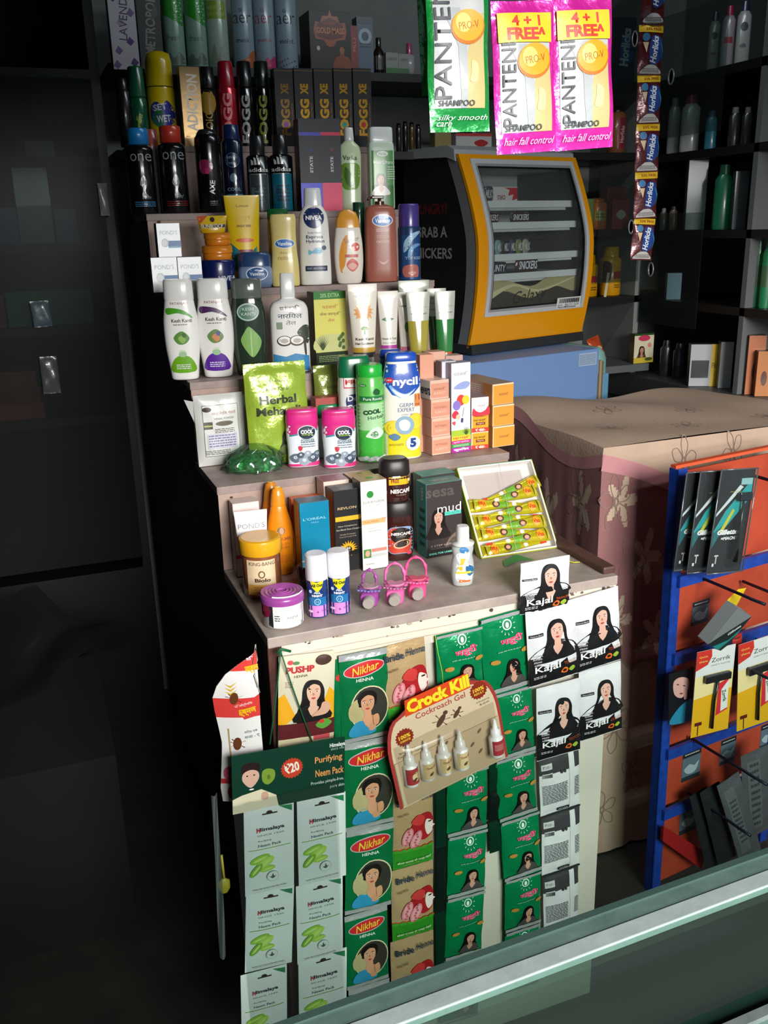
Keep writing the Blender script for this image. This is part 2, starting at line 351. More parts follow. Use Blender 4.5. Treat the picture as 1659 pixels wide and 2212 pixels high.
for k, zb, yb, xr in ((4, .8, 2.24, 1.098), (3, 1.0, 2.49, 1.098), (2, 1.2, 2.74, 1.12), (1, 1.4, 3.0, 1.15), (5, 1.6, BY-.03, 1.2)):
    z, y = T[k]
    part(MB().box(X0-.002, xr, y, yb+.02, z-.018, z, M('#a3908a', .5, bump=.12, bs=40, mot=.4, ms=14, h2='#7f6c66') , .001).box(X0+.0, xr-.002, y+.002, y+.012, zb+.001, z-.018, LAM), 'tier_step', st)
pn = MB()                                                     # knots and stains on the risers
for (x, y, yy, r) in ((343, 480, T[1][1], .006), (1010, 1030, T[4][1], .006), (500, 1075, T[4][1], .004), (930, 1045, T[4][1], .005)):
    c = Wy(x, y, yy); pq = P(pn, lambda u, v, o, c=c, yy=yy: (c.x+u, yy-.0005-o+.002, c.z+v), 1, 1, mk=lambda c: M(c, .8)); pq.blob([(1, .1), (.2, .7), (-.9, .3), (-.5, -.6), (.6, -.5)], 0, 0, r, '#4d342a')
part(pn, 'stain', st)
# ------------------------------------------------------------------ blue chest and the yellow cooler on it
A = Wz(1003, 786, 1.09); B = Wz(1322, 748, 1.09); rzc = atan2(B.y-A.y, B.x-A.x); CW = (B-A).xy.length
ch = thing('chest_freezer', 'pale blue metal chest standing behind the cloth-covered chest, holding the yellow cooler', 'freezer', (A.x, A.y, FZ), rzc)
H = 1.088-FZ
CW2 = CW-.045
MB().box(-.02, CW2-.02, 0, .34, 0, H, M('#6f8fbf', .45, bump=.03, bs=8), .006).build('body', ch)
MB().box(CW2+.005, CW, .005, .4, 0, H-.1, M('#5f90b0', .4), .008).build('end_panel', ch)
MB().lathe([(H-.1, .045, .2), (H-.05, .043, .2), (H-.02, .034, .195), (H, .012, .18)], M('#6f9f98', .5), n=32, e=4, cx=CW-.045, cy=.202).build('corner_cap', ch, 'pale green rounded corner cap')
MB().box(CW2-.018, CW2-.008, -.004, .02, .3, H-.045, M('#a08a6a', .7)).box(CW2-.006, CW2+.003, -.002, .02, .3, H-.05, M('#6c5a48', .7)).build('lath', ch, 'two thin wooden laths beside the corner')
lb = MB().box(CW2-.125, CW2-.035, -.0015, 0, H-.06, H-.012, CARD('#a7b9d0')); pl = P(lb, lambda u, v, o: (CW2-.08+u, -.0016-o, H-.06+v), .09, .048); pl.lines(0, .5, .94, .45, 8, '#5b6f8c'); lb.build('sticker', ch)
# the cooler: local frame x to the right, y to the back, z up
A = Wz(1006, 752, 1.115); B = Wz(1243, 722, 1.115); rk = atan2(B.y-A.y, B.x-A.x); KW = (B-A).xy.length
zt = topz(A, 322); KH = zt-1.115; YEL = M('#e8990c', .32, coat=.4, bump=.02, bs=9)
co = thing('display_cooler', 'yellow countertop display cooler with curved glass door full of chocolate bars', 'cooler', (A.x, A.y, 1.115), rk+.0)
KW += .01
def cv(z):                                                      # front curve: y of the front at height z
    t = z/KH; return -.05*sin(pi*min(max(t, 0), 1)**.9)+.085*max(0, t-.55)**1.3*2.2+.0
D = .36
N = 16; ys = [(cv(KH*i/N), KH*i/N) for i in range(N+1)]
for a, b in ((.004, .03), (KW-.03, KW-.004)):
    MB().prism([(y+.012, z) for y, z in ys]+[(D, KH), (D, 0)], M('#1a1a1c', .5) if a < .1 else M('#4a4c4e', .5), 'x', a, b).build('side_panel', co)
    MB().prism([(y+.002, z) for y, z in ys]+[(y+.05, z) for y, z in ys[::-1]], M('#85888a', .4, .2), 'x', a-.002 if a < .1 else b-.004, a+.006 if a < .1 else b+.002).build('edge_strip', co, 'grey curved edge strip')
MB().box(.03, KW-.03, D-.03, D, .02, KH-.02, M('#c7ccce', .6)).build('back_panel', co)
MB().box(.03, KW-.03, .06, D-.03, .0, .07, M('#9a9c9c', .5)).box(.03, KW-.03, .1, D-.03, KH-.06, KH-.01, M('#b9bcbc', .5)).build('liner', co)
tp = MB().prism([(cv(KH)-.012, KH-.035), (cv(KH)-.006, KH+.004), (cv(KH)+.03, KH+.02), (D, KH+.02), (D, KH-.01), (.1, KH-.02)], M('#b4b7b9', .4, .2, bump=.03), 'x', -.005, KW+.005); tp.build('top_cap', co, 'rounded grey top cap')
MB().prism([(-.035, -.022), (-.03, .012), (D, .012), (D, -.022)], M('#26282a', .5), 'x', .0, KW).build('base', co)
def cstrip(x0, x1, z0, z1, off, mat, n=24):
    m = MB()
    for side in (0, 1):
        m.grid(lambda i, j, side=side: (x0+(x1-x0)*i, cv(z0+(z1-z0)*j)-off+(.014 if side else 0), z0+(z1-z0)*j), 2, n, mat, True, flip=bool(side))
    for xx, fl in ((x0, 1), (x1, 0)): m.grid(lambda i, j, xx=xx: (xx, cv(z0+(z1-z0)*j)-off+.014*i, z0+(z1-z0)*j), 1, n, mat, True, flip=bool(fl))
    for zz, fl in ((z0, 0), (z1, 1)): m.grid(lambda i, j, zz=zz: (x0+(x1-x0)*i, cv(zz)-off+.014*j, zz), 1, 1, mat, False, flip=bool(fl))
    return m
dr = thing('door', 'x', 'x'); [dr.__delitem__(k) for k in ('label', 'category')]; dr.parent = co
zb0, zt0, xw = .115, KH-.045, .05
for nm, args in (('frame', (0, xw, 0, KH-.012)), ('frame', (KW-xw+.018, KW, 0, KH-.012)), ('frame', (xw, KW-xw+.018, 0, zb0)), ('frame', (xw, KW-xw+.018, zt0+.015, KH-.012))): cstrip(*args, .018, YEL).build(nm, dr)
GB = M('#b9bcbe', .45)
fx0, fx1, fz0, fz1 = xw-.004, KW-xw+.022, zb0-.004, zt0+.018
ring = MB()
for a in ((fx0, fx0+.016, fz0, fz1), (fx1-.016, fx1, fz0, fz1), (fx0, fx1, fz0, fz0+.016), (fx0, fx1, fz1-.016, fz1)):
    c = cstrip(*a, .021, GB); ring.add(c.v, c.f, GB, True)
ring.build('seal', dr, 'white inner border of the glass')
blk = MB(); BK = M('#141516', .3)
gx0, gx1, gz0, gz1 = fx0+.016, fx1-.016, fz0+.016, fz1-.016
for a in ((gx0, gx0+.012, gz0, gz1), (gx1-.024, gx1, gz0, gz1), (gx0, gx1, gz0, gz0+.014), (gx0, gx1, gz1-.016, gz1)):
    c = cstrip(*a, .0205, BK); blk.add(c.v, c.f, BK, True)
pd = P(blk, lambda u, v, o: (u, cv(v)-.0208-o, v), 1, 1, mk=lambda c: M(c, .5))
def dots(x0, x1, z0, z1, s=.0052):
    pts = []; fs = []; j = 0; z = z0
    while z < z1:
        x = x0+(j % 2)*s/2
        while x < x1:
            k = len(pts); r = s*.26; pts += [(x-r, z-r), (x+r, z-r), (x+r, z+r), (x-r, z+r)]; fs.append((k, k+1, k+2, k+3)); x += s
        z += s/2; j += 1
    pd._put(pts, fs, '#b9bcbe')
dots(gx0, gx0+.01, gz0, gz1); dots(gx1-.009, gx1, gz0, gz1); dots(gx0, gx1, gz0, gz0+.009); dots(gx0, gx1, gz1-.008, gz1)
blk.build('dotted_border', dr)
cstrip(gx0+.01, gx1-.01, gz0+.01, gz1-.01, .0195, G('#f2f5f4', .98, .03)).build('glass', dr)
stk = MB(); ps = P(stk, lambda u, v, o: (gx1-.075+u, cv(v+gz0-.012)-.023-o, v+gz0-.012), .135, .042)
ps.rect(-.5, 0, .5, 1, '#d8dbd8'); 
for i in range(34): ps.rect(-.42+i*.025, .5, -.42+i*.025+(.016 if i*7 % 3 else .008), .9, '#222222')
ps.txt('M 0 1 3 1 1 6 2 8', .12, .34, .55, .06, '#333333'); ps.txt('Serial No.', -.36, .34, .2, .05, '#333333'); ps.txt('Property of MARS International', -.08, .12, .75, .07, '#333333', bold=.01)
stk.build('sticker', dr)
TR = M('#dfe3e4', .4)
trays = []
for i, f in enumerate((.225, .385, .62, .765)):
    z = gz0+(gz1-gz0)*(.25, .385, .60, .745)[i]-.0
    y0 = cv(z)+.02
    MB().box(.04, KW-.05, y0, D-.05, z-.004, z, TR).box(.04, KW-.05, y0-.004, y0, z-.02, z+.004, TR).box(.055, KW-.07, y0+.012, y0+.018, z-.03, z-.016, TR).build('tray', co); trays.append((z, y0))
gl = MB(); pg = P(gl, lambda u, v, o: (KW/2+u, cv(gz0+.03)+.01-o, gz0+.004+v), KW-.1, .075)
pg.rect(-.5, 0, .5, 1, '#3d352a'); pg.blob([(-.5, .02), (-.3, .12), (0, .05), (.25, .13), (.5, .08), (.5, .22), (.2, .2), (0, .14), (-.3, .2), (-.5, .17)], 0, .1, .98, '#b5aa7e'); pg.blob([(-.5, .05), (-.2, .16), (.1, .1), (.5, .19), (.5, .2), (.1, .12), (-.2, .18), (-.5, .1)], 0, .1, .9, '#d9d0a4')
pg.txt('Galaxy', 0, .5, .36, .115, '#15110c', sh=.45, rot=5, bold=.0); gl.build('kick_strip', co, 'curved strip with the word Galaxy')
s1 = MB(); pz = P(s1, lambda u, v, o: (.0035-o, .2-u, v), .3, KH, mk=lambda c: M(c, .5)); pz.txt('HUNGRY?', 0, .72, .62, .13, '#6b1c1c', bold=.02); pz.txt('GRAB A', .0, .60, .62, .13, '#9a9a96', bold=.02); pz.txt('SNICKERS', 0, .49, .8, .13, '#9a9a96', bold=.02); s1.build('side_lettering', co)
CT = Matrix.LocRotScale(co.location, co.rotation_euler, None)
def bar(name, label, x, k, c1, t, tc, w=.1, h=.022, rz=0, dy=.006):
    h *= 1.8
    z, y0 = trays[k]; m = MB(); m.lathe([(-w/2, .004, .001), (-w/2+.006, h*.45, .006), (0, h/2, .008), (w/2-.006, h*.45, .006), (w/2, .004, .001)], foil(c1, .2), n=16)
    m.v = [(q[2], q[1], q[0]+h/2) for q in m.v]
    p = P(m, lambda u, v, o: (u, -.0085-o, v), w, h); p.txt(t, 0, .5, .8, h/w*.52, tc, bold=.02, sh=.15)
    o = m.build(name); tag(o, label, 'chocolate bar', 'chocolate bars in the cooler'); put(o, CT @ Vector((x, y0+dy, z+.001)), rk+rz); return o
bar('chocolate_bar', 'brown wrapped chocolate bar on the upper middle tray, left of its neighbour', .10, 2, '#3a1d14', 'SNICKERS', '#d6d2cf')
bar('chocolate_bar', 'brown wrapped bar with white letters on the upper middle tray, on the right', .255, 2, '#3a1d14', 'SNICKERS', '#e4e4ea')
bar('chocolate_bar', 'navy and white wrapped bar at the left of the lowest tray', .12, 0, '#2c2f4e', 'BOUNTY', '#e2e2e6', .12, .026)
bar('chocolate_bar', 'bar with large white letters at the right of the lowest tray', .285, 0, '#3b1c18', 'SNICKERS', '#eef0ff', .12, .032)
for i, (x, c) in enumerate(((.09, '#7fa0a8'), (.135, '#8fb5bb'), (.17, '#2b2d30'), (.205, '#4d4670'), (.24, '#86945f'), (.275, '#b8b4a6'))):
    b = bar('chocolate_bar', ('pale blue wrapped sweet at the left end of the lower middle tray', 'teal wrapped sweet second on the lower middle tray', 'black wrapped sweet on the lower middle tray', 'violet wrapped bar on the lower middle tray', 'olive green wrapped bar on the lower middle tray', 'cream wrapped bar at the right of the lower middle tray')[i], x, 1, c, 'MILK', '#e8e8e8', .05, .03, .3)
for i, (x, c, t) in enumerate(((.075, '#4a2a24', 'MARS'), (.12, '#52525a', 'MILKY'))): bar('chocolate_bar', ('maroon bar on the top tray at the left', 'grey wrapped bar beside the white carton on the top tray')[i], x, 3, c, t, '#d0cccc', .05, .03)
z, y0 = trays[3]; m = MB().box(0, .135, 0, .05, 0, .052, CARD('#d8d3cf')); p = P(m, lambda u, v, o: (.0675+u, -o, v), .135, .052); p.poly([(.0, .95), (.5, .95), (.5, .2), (.3, .1), (.35, .5), (.15, .4), (.2, .8)], '#c8242a', 0); p.txt('ORS', -.1, .3, .3, .12, '#8a2a3a', rot=180, bold=.02)
o = m.build('carton'); tag(o, 'white and red carton lying upside down on the top tray of the cooler', 'carton'); put(o, CT @ Vector((.145, y0+.02, z+.001)), rk)
# ------------------------------------------------------------------ cloth-covered chest
CZ = .95
A = Wz(1304, 968, CZ); B = Wz(1659, 922, CZ); dx = Vector(((B-A).x, (B-A).y, 0)).normalized(); dy = Vector((-dx.y, dx.x, 0)); rcl = atan2(dx.y, dx.x)
BL = Wz(1128, 862, CZ+.01); cdep = (BL-A).dot(dy); skew = 0
CL = .9
CLO = M('#bfa58f', .85, bump=.25, bs=120, mot=.5, ms=3, h2='#a98f7c')
cl = thing('cloth_covered_chest', 'long chest draped in a beige cloth with faded red flowers, right of the tiered stand', 'chest', (A.x, A.y, FZ), rcl)
CH = CZ-FZ
def wav(a, s=0): return .5*sin(a*9+s)+.3*sin(a*17+1.3+s*2)+.2*sin(a*31+.7)
def top(u, v, o=0):
    x = u*CL+skew*cdep*v*(1-u*.6); hump = .028*math.exp(-((u-.1)/.16)**2)*math.exp(-((v-.85)/.25)**2)+.01*sin(u*11+v*5)*v-.02*v*max(0, u-.25)
    return x, v*cdep, CH+hump+.004*sin(9*v+4*u)+o
def drop(u, v, o=0):                                           # front: v = 0 at the hem, 1 at the top edge
    k = 1-v; r = .012*(1-math.exp(-k*40)); f = .013*wav(u*3.2)*min(1, k*2.2)
    return u*CL-(r+.02*k)*max(0, 1-u*10), -r-f*.8*min(1, u*12)-.03*k-o, .01+(CH-.01)*v-.0*k
def side(u, v, o=0):                                            # left side: u = 0 at the back, 1 at the front
    k = 1-v; b = top(0, 1-u); f = .012*wav(u*2.1, 2)*min(1, k*2)
    r = .012*(1-math.exp(-k*40)); return b[0]-r-f*.7*min(1, (1-u)*8)-.02*k-o, b[1]-(r+.03*k)*u, .01+(b[2]-.01)*v
RED = M('#97696a', .85, mot=.5, ms=8, h2='#8a5f5c'); LN = M('#8d7568', .85); PK = M('#b98084', .85); PALE = M('#c2ab95', .85)
def zone(fn, nu, nv, test):
    vs = [fn(i/nu, j/nv) for j in range(nv+1) for i in range(nu+1)]; q = nu+1; g = {0: [], 1: [], 2: [], 3: []}
    for j in range(nv):
        for i in range(nu): g[test((i+.5)/nu, (j+.5)/nv)].append((j*q+i, j*q+i+1, (j+1)*q+i+1, (j+1)*q+i))
    for k, mt in ((0, CLO), (1, RED), (2, PK), (3, PALE)):
        if g[k]: c.add(vs, g[k], mt, True)
def petal(u, v, cu, cv_, r, n=5, a0=0):
    d = hypot(u-cu, (v-cv_)/1.15); return d < r*(.62+.38*cos(n*(atan2((v-cv_)/1.15, u-cu)-a0)))
FL1 = [(u, v, r) for (u, v, r) in ((.07, .88, .055), (.17, .74, .06), (.07, .6, .055), (.22, .55, .05))]
def tf(u, v):
    hi_ = .985-.2*u-.25*u*u; lo = .46+.05*sin(u*16)+.03*sin(u*37)
    if v > hi_ or v < lo or u > .62: return 0
    if v > hi_-.03: return 2
    return 3 if any(petal(u, v, *q) for q in FL1) else 1
def ts(u, v):
    u = 1-u; hi_ = .985-.03*sin(u*7); lo = .5+.05*sin(u*14)
    if v > hi_ or v < lo: return 0
    if v > hi_-.02: return 2
    return 3 if any(petal(u, v, *q) for q in ((.12, .86, .07), (.36, .8, .08), (.62, .86, .07), (.25, .64, .07), (.55, .62, .07), (.85, .75, .08))) else 1
c = MB(); zone(lambda a, b: top(a, b), 60, 40, lambda u, v: 0); zone(lambda a, b: drop(a, b), 240, 150, tf); zone(lambda a, b: side(a, b), 180, 150, ts)
F1 = P(c, lambda u, v, o: drop(u, v, .0016), 1, 1, cell=.02)
EDGE = 1
def ring_(p, pts, wd, mat, cl_=True):
    q = smoothc(pts, 4) if cl_ else pts; n = len(q); vs = []; fs = []
    for i in range(n):
        a = q[i-1] if (i or cl_) else q[0]; b = q[(i+1) % n] if (i < n-1 or cl_) else q[-1]; tx, ty = b[0]-a[0], b[1]-a[1]; l = hypot(tx, ty) or 1; nx_, ny_ = -ty/l*wd/2, tx/l*wd/2
        vs += [(q[i][0]+nx_, q[i][1]+ny_), (q[i][0]-nx_, q[i][1]-ny_)]
    m = n if cl_ else n-1
    for i in range(m): j = (i+1) % n; fs.append((2*i, 2*i+1, 2*j+1, 2*j))
    p._put(vs, fs, mat)
ring_(F1, [(.62*i/40, .985-.2*(.62*i/40)-.25*(.62*i/40)**2-.015) for i in range(41)], .034, PK, False)
ring_(F1, [(.62*i/60, .46+.05*sin(.62*i/60*16)+.03*sin(.62*i/60*37)) for i in range(61)], .006, LN, False)
def flower(p, u, v, r, mat, inner=None, n=5, a0=0):
    for i in range(n):
        t = a0+2*pi*i/n; cx, cy = u+r*.62*cos(t), v+r*.62*sin(t)*1.15
        pt = lambda a, b: (cx+a*cos(t)*r*.45-b*sin(t)*r*.3, cy+(a*sin(t)*r*.45+b*cos(t)*r*.3)*1.15)
        if inner: p.raw([pt(*q) for q in ((1, 0), (.3, .8), (-.7, .4), (-.9, 0), (-.7, -.4), (.3, -.8))], inner, 3)
        ring_(p, [pt(*q) for q in ((1.1, 0), (.3, .95), (-.8, .5), (-1, 0), (-.8, -.5), (.3, -.95))], .0022, mat)
    ring_(p, [(u+r*.14*cos(t), v+r*.16*sin(t)) for t in [i*pi/4 for i in range(8)]], .003, mat)
for (u, v, r) in ((.3, .95, .045), (.5, .955, .04), (.72, .93, .05), (.05, .88, .05), (.12, .74, .05), (.06, .6, .05), (.15, .52, .045), (.08, .33, .05), (.16, .2, .05), (.05, .12, .04)): flower(F1, u, v, r, LN, None, 5, u*9)
F2 = P(c, lambda u, v, o: side(1-u, v, .0016), 1, 1, cell=.03)
ring_(F2, [(i/40, .985-.03*sin(i/40*7)-.01) for i in range(41)], .026, PK, False)
ring_(F2, [(i/60, .5+.05*sin(i/60*14)) for i in range(61)], .006, LN, False)
for (u, v, r) in ((.15, .86, .07), (.4, .8, .08), (.65, .86, .07), (.25, .66, .07), (.55, .64, .06)): flower(F2, u, v, r, LN, None, 5, u*7)
F3 = P(c, lambda u, v, o: top(u, v, .0016), 1, 1, cell=.03)
for (u, v, r) in ((.2, .3, .05), (.45, .2, .05), (.35, .6, .05), (.62, .45, .05), (.8, .2, .05)): flower(F3, u, v, r, LN, None, 5, u*5)
c.build('cloth', cl); MB().box(.03, CL-.02, .06, cdep-.02, .02, CH-.05, DARKW).build('chest_body', cl)
# ------------------------------------------------------------------ glass showcase in the foreground
GZ = .95
A = Wz(613, 2206, GZ); B = Wz(1659, 1833, GZ); rg = atan2(B.y-A.y, B.x-A.x); GY = A.y-A.x*math.tan(rg)
sc_ = thing('glass_showcase', 'glass-topped shop counter in the near foreground with a worn metal rim', 'showcase', (0, GY, FZ), rg)
gh = GZ-FZ; ALU = M('#98a6a4', .4, .5, bump=.1, bs=40, mot=.3, ms=25, h2='#7d8c8a'); WHT = M('#aebcbb', .65, 0, bump=.1, bs=60, mot=.6, ms=40, h2='#93a2a1')
MB().box(-.5, 1.9, -.024, 0, gh-.014, gh, M('#7c9892', .3, .3, bump=.15, bs=50, mot=.5, ms=22, h2='#5d7a75'), .0015).box(-.5, 1.9, -.007, -.0, gh, gh+.0015, M('#3f5550', .4)).build('back_rail', sc_, 'scratched green-grey back rail')
MB().box(-.5, 1.9, -.041, -.024, gh-.008, gh+.001, WHT, .001).build('front_lip', sc_, 'chipped white metal lip')
MB().box(-.5, 1.9, -.5, -.041, gh-.008, gh-.001, G('#d6e7df', .968, .05, .05)).build('top_pane', sc_, 'greenish glass top')
MB().box(-.5, 1.9, -.012, -.006, .05, gh-.014, G('#f2f7f5', .99, .02)).build('back_pane', sc_)
MB().box(-.5, 1.9, -.46, -.02, .0, .06, M('#39463f', .6)).box(-.5, 1.9, -.48, -.46, .06, gh-.35, M('#2f3b38', .6)).build('base', sc_)
MB().box(-.5, 1.9, -.155, -.147, gh-.012, gh+.004, ALU).box(-.5, 1.9, -.15, -.13, gh-.004, gh-.001, M('#3e5955', .3)).build('cross_rail', sc_)
for x in (-.45, .9, 1.85): MB().box(x, x+.02, -.03, -.01, .0, gh-.014, ALU).build('post', sc_)
MB().box(-.5, 1.9, -.44, -.03, gh-.42, gh-.412, G('#eef4f1', .98, .03)).build('shelf', sc_)
# ------------------------------------------------------------------ builders for goods
def base_at(xl, xr, yb, z, Y):
    xc = (xl+xr)/2
    if Y is None:
        q = Wz(xc, yb, z)
        for zz, yy in T.values():
            if abs(zz-z) < .003 and zz > .9: yc = min(max(q.y, yy+.006), yy+(.1 if zz < 1.1 else .025)); q = Wy(xc, yb, yc); q.z = z
        return q
    q = Wy(xc, yb, Y); return Vector((q.x, Y, z))
def bot(name, label, cat, xl, xr, yt, yb, z, body, cap, mats, art=None, dr=1, e=2, rz=-.25, Y=None, group=None, capart=None, capname='cap', k=4, clear=None):
    Pn = base_at(xl, xr, yb, z, Y); Pn.z = z+.0006; dep = (Pn-CAM).dot(CF); w = (xr-xl)*dep/FOC; h = topz(Pn, yt)-z; b = w/2*dr
    root = thing(name, label, cat, (Pn.x, Pn.y+b, Pn.z), rz, group)
    f = lambda pr: [(q[0]*h, q[1]*w/2, (q[2] if len(q) > 2 else q[1]*dr)*w/2) for q in pr]
    pb = f(body); pb = sprof(pb, k) if k > 1 else pb
    mb = MB(); mb.lathe([(pb[0][0], pb[0][1]*.9, pb[0][2]*.9)]+[(pb[0][0]+.0015, pb[0][1], pb[0][2])]+pb[1:], mats[0], e=e)
    if art: art(P(mb, round_surf(pb, e), w, h))
    mb.build('body', root)
    if cap:
        pc = f(cap); cb = MB(); t, a, c_ = pc[-1]
        cb.lathe(pc[:-1]+[(t-.0015, a, c_), (t, a*.93, c_*.93)], mats[1], e=e if e > 2 else 2)
        if capart: capart(P(cb, round_surf(pc, e), w, h))
        cb.build(capname, root)
    if clear: clear(root, w, h, f)
    return root
def carton(name, label, cat, xl, ybl, xr, ybr, yt, z, d, front, art=None, sidec=None, topc=None, sart=None, tart=None, Y=None, group=None, rz=None, cell=.02):
    if Y is None: A = Wz(xl, ybl, z); B = Wz(xr, ybr, z)
    else: A = Wy(xl, ybl, Y); B = Wy(xr, ybr, Y); A.z = B.z = z
    r = atan2(B.y-A.y, B.x-A.x) if Y is None else 0; w = (B-A).xy.length
    if rz is not None: r = rz
    h = topz(Vector((A.x, A.y, z)), yt)-z; return carton3(name, label, cat, (A.x, A.y, z+.0006), r, w, d, h, front, art, sidec, topc, sart, tart, group, cell)
def carton3(name, label, cat, loc, r, w, d, h, front, art=None, sidec=None, topc=None, sart=None, tart=None, group=None, cell=.02):
    mk = lambda c: CARD(c) if isinstance(c, str) else c
    f, s, t = mk(front), mk(sidec or front), mk(topc or sidec or front); m = MB(); q = .0008
    m.box(0, w, q, d, 0, h, s, .0008); m.box(q, w-q, 0, q, q, h-q, f); m.box(q, w-q, q, d-q, h-.0002, h+.0001, t)
    if art: art(P(m, lambda u, v, o: (w/2+u, .0002-o, v), w, h, cell=cell))
    if sart: sart(P(m, lambda u, v, o: (.0001-o, d/2-u, v), d, h, cell=cell))
    if tart: tart(P(m, lambda u, v, o: (w/2+u, d*.5+v, h+o), w, d, cell=cell))
    o = m.build(name); tag(o, label, cat, group); return put(o, loc, r)
def pfun(w, h, th, seed, wr=.0012, seal=.06, puff=.5, pinch=0):
    r = random.Random(seed); ph = [r.uniform(0, 6.28) for _ in range(6)]; k1, k2 = r.uniform(90, 130), r.uniform(60, 100)
    def S(u, v, o):
        a = min(abs(2*u/w), 1); t = v/h; s = 0 if t < seal or t > 1-seal else sin(pi*(t-seal)/(1-2*seal))**puff; e = (1-a**2.4)**.7 if a < 1 else 0
        n = wr*(.5*sin(u*k1+v*k2*.6+ph[0])+.5*sin(v*k2-u*k1*.5+ph[1])+.35*sin(u*210+v*90+ph[2])*(1.2-s)+.4*sin(u*300+ph[3])*max(0, 1-abs(t-seal)*14)+.4*sin(u*300+ph[4])*max(0, 1-abs(t-1+seal)*14))
        x = u*(1-pinch*s*(.5+.5*a))
        return x, -th*s*e-n*(.4+.6*s)-o, v
    return S
def pouch(w, h, th, mat, art=None, seed=1, seal=.06, puff=.5, wr=.0012, back=None, sealmat=None, pinch=0, base=.0007, nu=18, nv=26):
    S = pfun(w, h, th, seed, wr, seal, puff, pinch); m = MB()
    mk = mat if not isinstance(mat, str) else foil(mat)
    if sealmat:
        s0 = seal; m.grid(lambda a, b: S((a-.5)*w, (s0+(1-2*s0)*b)*h, 0), nu, nv, mk); m.grid(lambda a, b: S((a-.5)*w, s0*b*h, 0), nu, 4, sealmat); m.grid(lambda a, b: S((a-.5)*w, (1-s0+s0*b)*h, 0), nu, 4, sealmat)
    else: m.grid(lambda a, b: S((a-.5)*w, b*h, 0), nu, nv, mk)
    def Bk(a, b):
        x, y, z = S((a-.5)*w, b*h, 0); f = sin(pi*b)**puff*(1-abs(2*a-1)**2.4)**.7 if 0 < a < 1 and 0 < b < 1 else 0
        return (x, y+.0006+(th*f*1.3 if 0 < a < 1 else 0), z)
    m.grid(Bk, 10, 12, back or mk, flip=True)
    if art: art(P(m, S, w, h, base=base, step=.00018, cell=.0035, mk=FINK))
    return m
FINK = lambda h: M(h, .45, .0, coat=.07, bump=.2, bs=45)
def hang(mb, name, x0, y0, x1, y1, Y, ): ...
def frame_at(x0, y0, x1, y1, wpx, Y):
    """top centre, bottom centre, width in pixels on the plane Y -> location of the bottom, tilt, width, height"""
    a = Wy(x0, y0, Y); b = Wy(x1, y1, Y); dep = (b-CAM).dot(CF); d = a-b; return b, atan2(d.x, d.z), abs((Wy((x0+x1)/2+wpx/2, (y0+y1)/2, Y)-Wy((x0+x1)/2-wpx/2, (y0+y1)/2, Y)).x), hypot(d.x, d.z)
BLK = PLAS('#17181a'); WHT_ = PLAS('#e9e9e6')
# ================================================================== row on the top step (z = 1.6)
Z1, YA = T[1][0], 2.80
CAN = [(0, .96), (.02, 1), (.72, 1), (.755, .97), (.78, .86)]
g1 = 'body sprays on the top step'
def ribs(capm): return capm
def one(xl, xr, yt, capc, label, accent):
    def art(p):
        p.txt('one', .08, .66, .72, .26, '#8f9698', bold=-.005); p.blob([(0, 1), (.3, .3), (.1, -.5), (.4, -1), (-.2, -1), (-.1, -.2), (-.35, .2)], .12, .33, .38, '#6c7880'); p.blob([(0, .7), (.2, .2), (-.1, -.3)], .1, .36, .3, '#20262a'); p.txt('Red' if accent != '#3a8ac0' else 'Blue', .18, .2, .3, None, '#7d868a', sh=.3); p.lines(.1, .12, .7, .2, 3, accent)
    r = bot('body_spray_can', label, 'spray can', xl, xr, yt, 454, Z1, [(0, .97), (.015, 1), (.74, 1), (.78, .95), (.81, .7)], [(.81, .62), (.815, .74), (.985, .74), (1, .7)], (M('#0b0c0e', .22, coat=.5), PLAS(capc)), art, Y=YA, group=g1, k=1)
    m = MB(); c = [q for q in r.children if q.name.startswith('cap')][0]
    return r
one(287, 346, 275, '#1f7fc4', "black body spray can with a ribbed bright blue cap on the top step", '#3a8ac0')
one(356, 416, 270, '#c23a2a', 'black body spray can with a ribbed red cap on the top step', '#8a2020')
bot('body_spray_can', 'slim grey can with a faded red cap peeking between the two ribbed-cap cans', 'spray can', 326, 358, 279, 456, Z1, [(0, 1), (.8, 1)], [(.8, .95), (1, .9)], (PLAS('#6f7070'), PLAS('#a4504c')), Y=YA+.09, k=1)
def axe(p):
    p.blob([(-.8, .9), (.2, 1), (1, .2), (.5, -.7), (-.6, -.9), (-1, .1)], -.08, .55, .26, '#8c2350'); p.blob([(-.5, .5), (.3, .5), (.2, -.4), (-.5, -.3)], -.02, .5, .2, '#b5386a'); p.txt('AXE', .1, .31, .5, .2, '#c9c6c8', rot=85, bold=.03); p.lines(.12, .12, .3, .2, 3, '#8a8488')
bot('body_spray_can', 'black body spray can with a silver collar and a magenta patch', 'spray can', 436, 492, 278, 454, Z1, [(0, .97), (.015, 1), (.82, 1), (.9, .97), (.94, .8)], [(.94, .78), (.95, .8), (1, .6)], (M('#0a0a0c', .22, coat=.5), M('#55565a', .2, .8)), axe, Y=YA, group=g1, k=1)
def nivm(p):
    p.ell(0, .6, .33, .33, '#3d587f'); p.ell(0, .6, .3, .3, '#0d1c3e'); p.txt('NIVEA', 0, .63, .46, .12, '#8fa5c0'); p.txt('MEN', 0, .565, .32, .1, '#8fa5c0'); p.ell(0, .4, .16, .2, '#5a7187'); p.txt('COOL', 0, .27, .62, .15, '#7e98ac', bold=.02); p.rect(-.38, .16, .38, .215, '#2f6f86'); p.txt('KICK', 0, .19, .5, .09, '#9fc0cc')
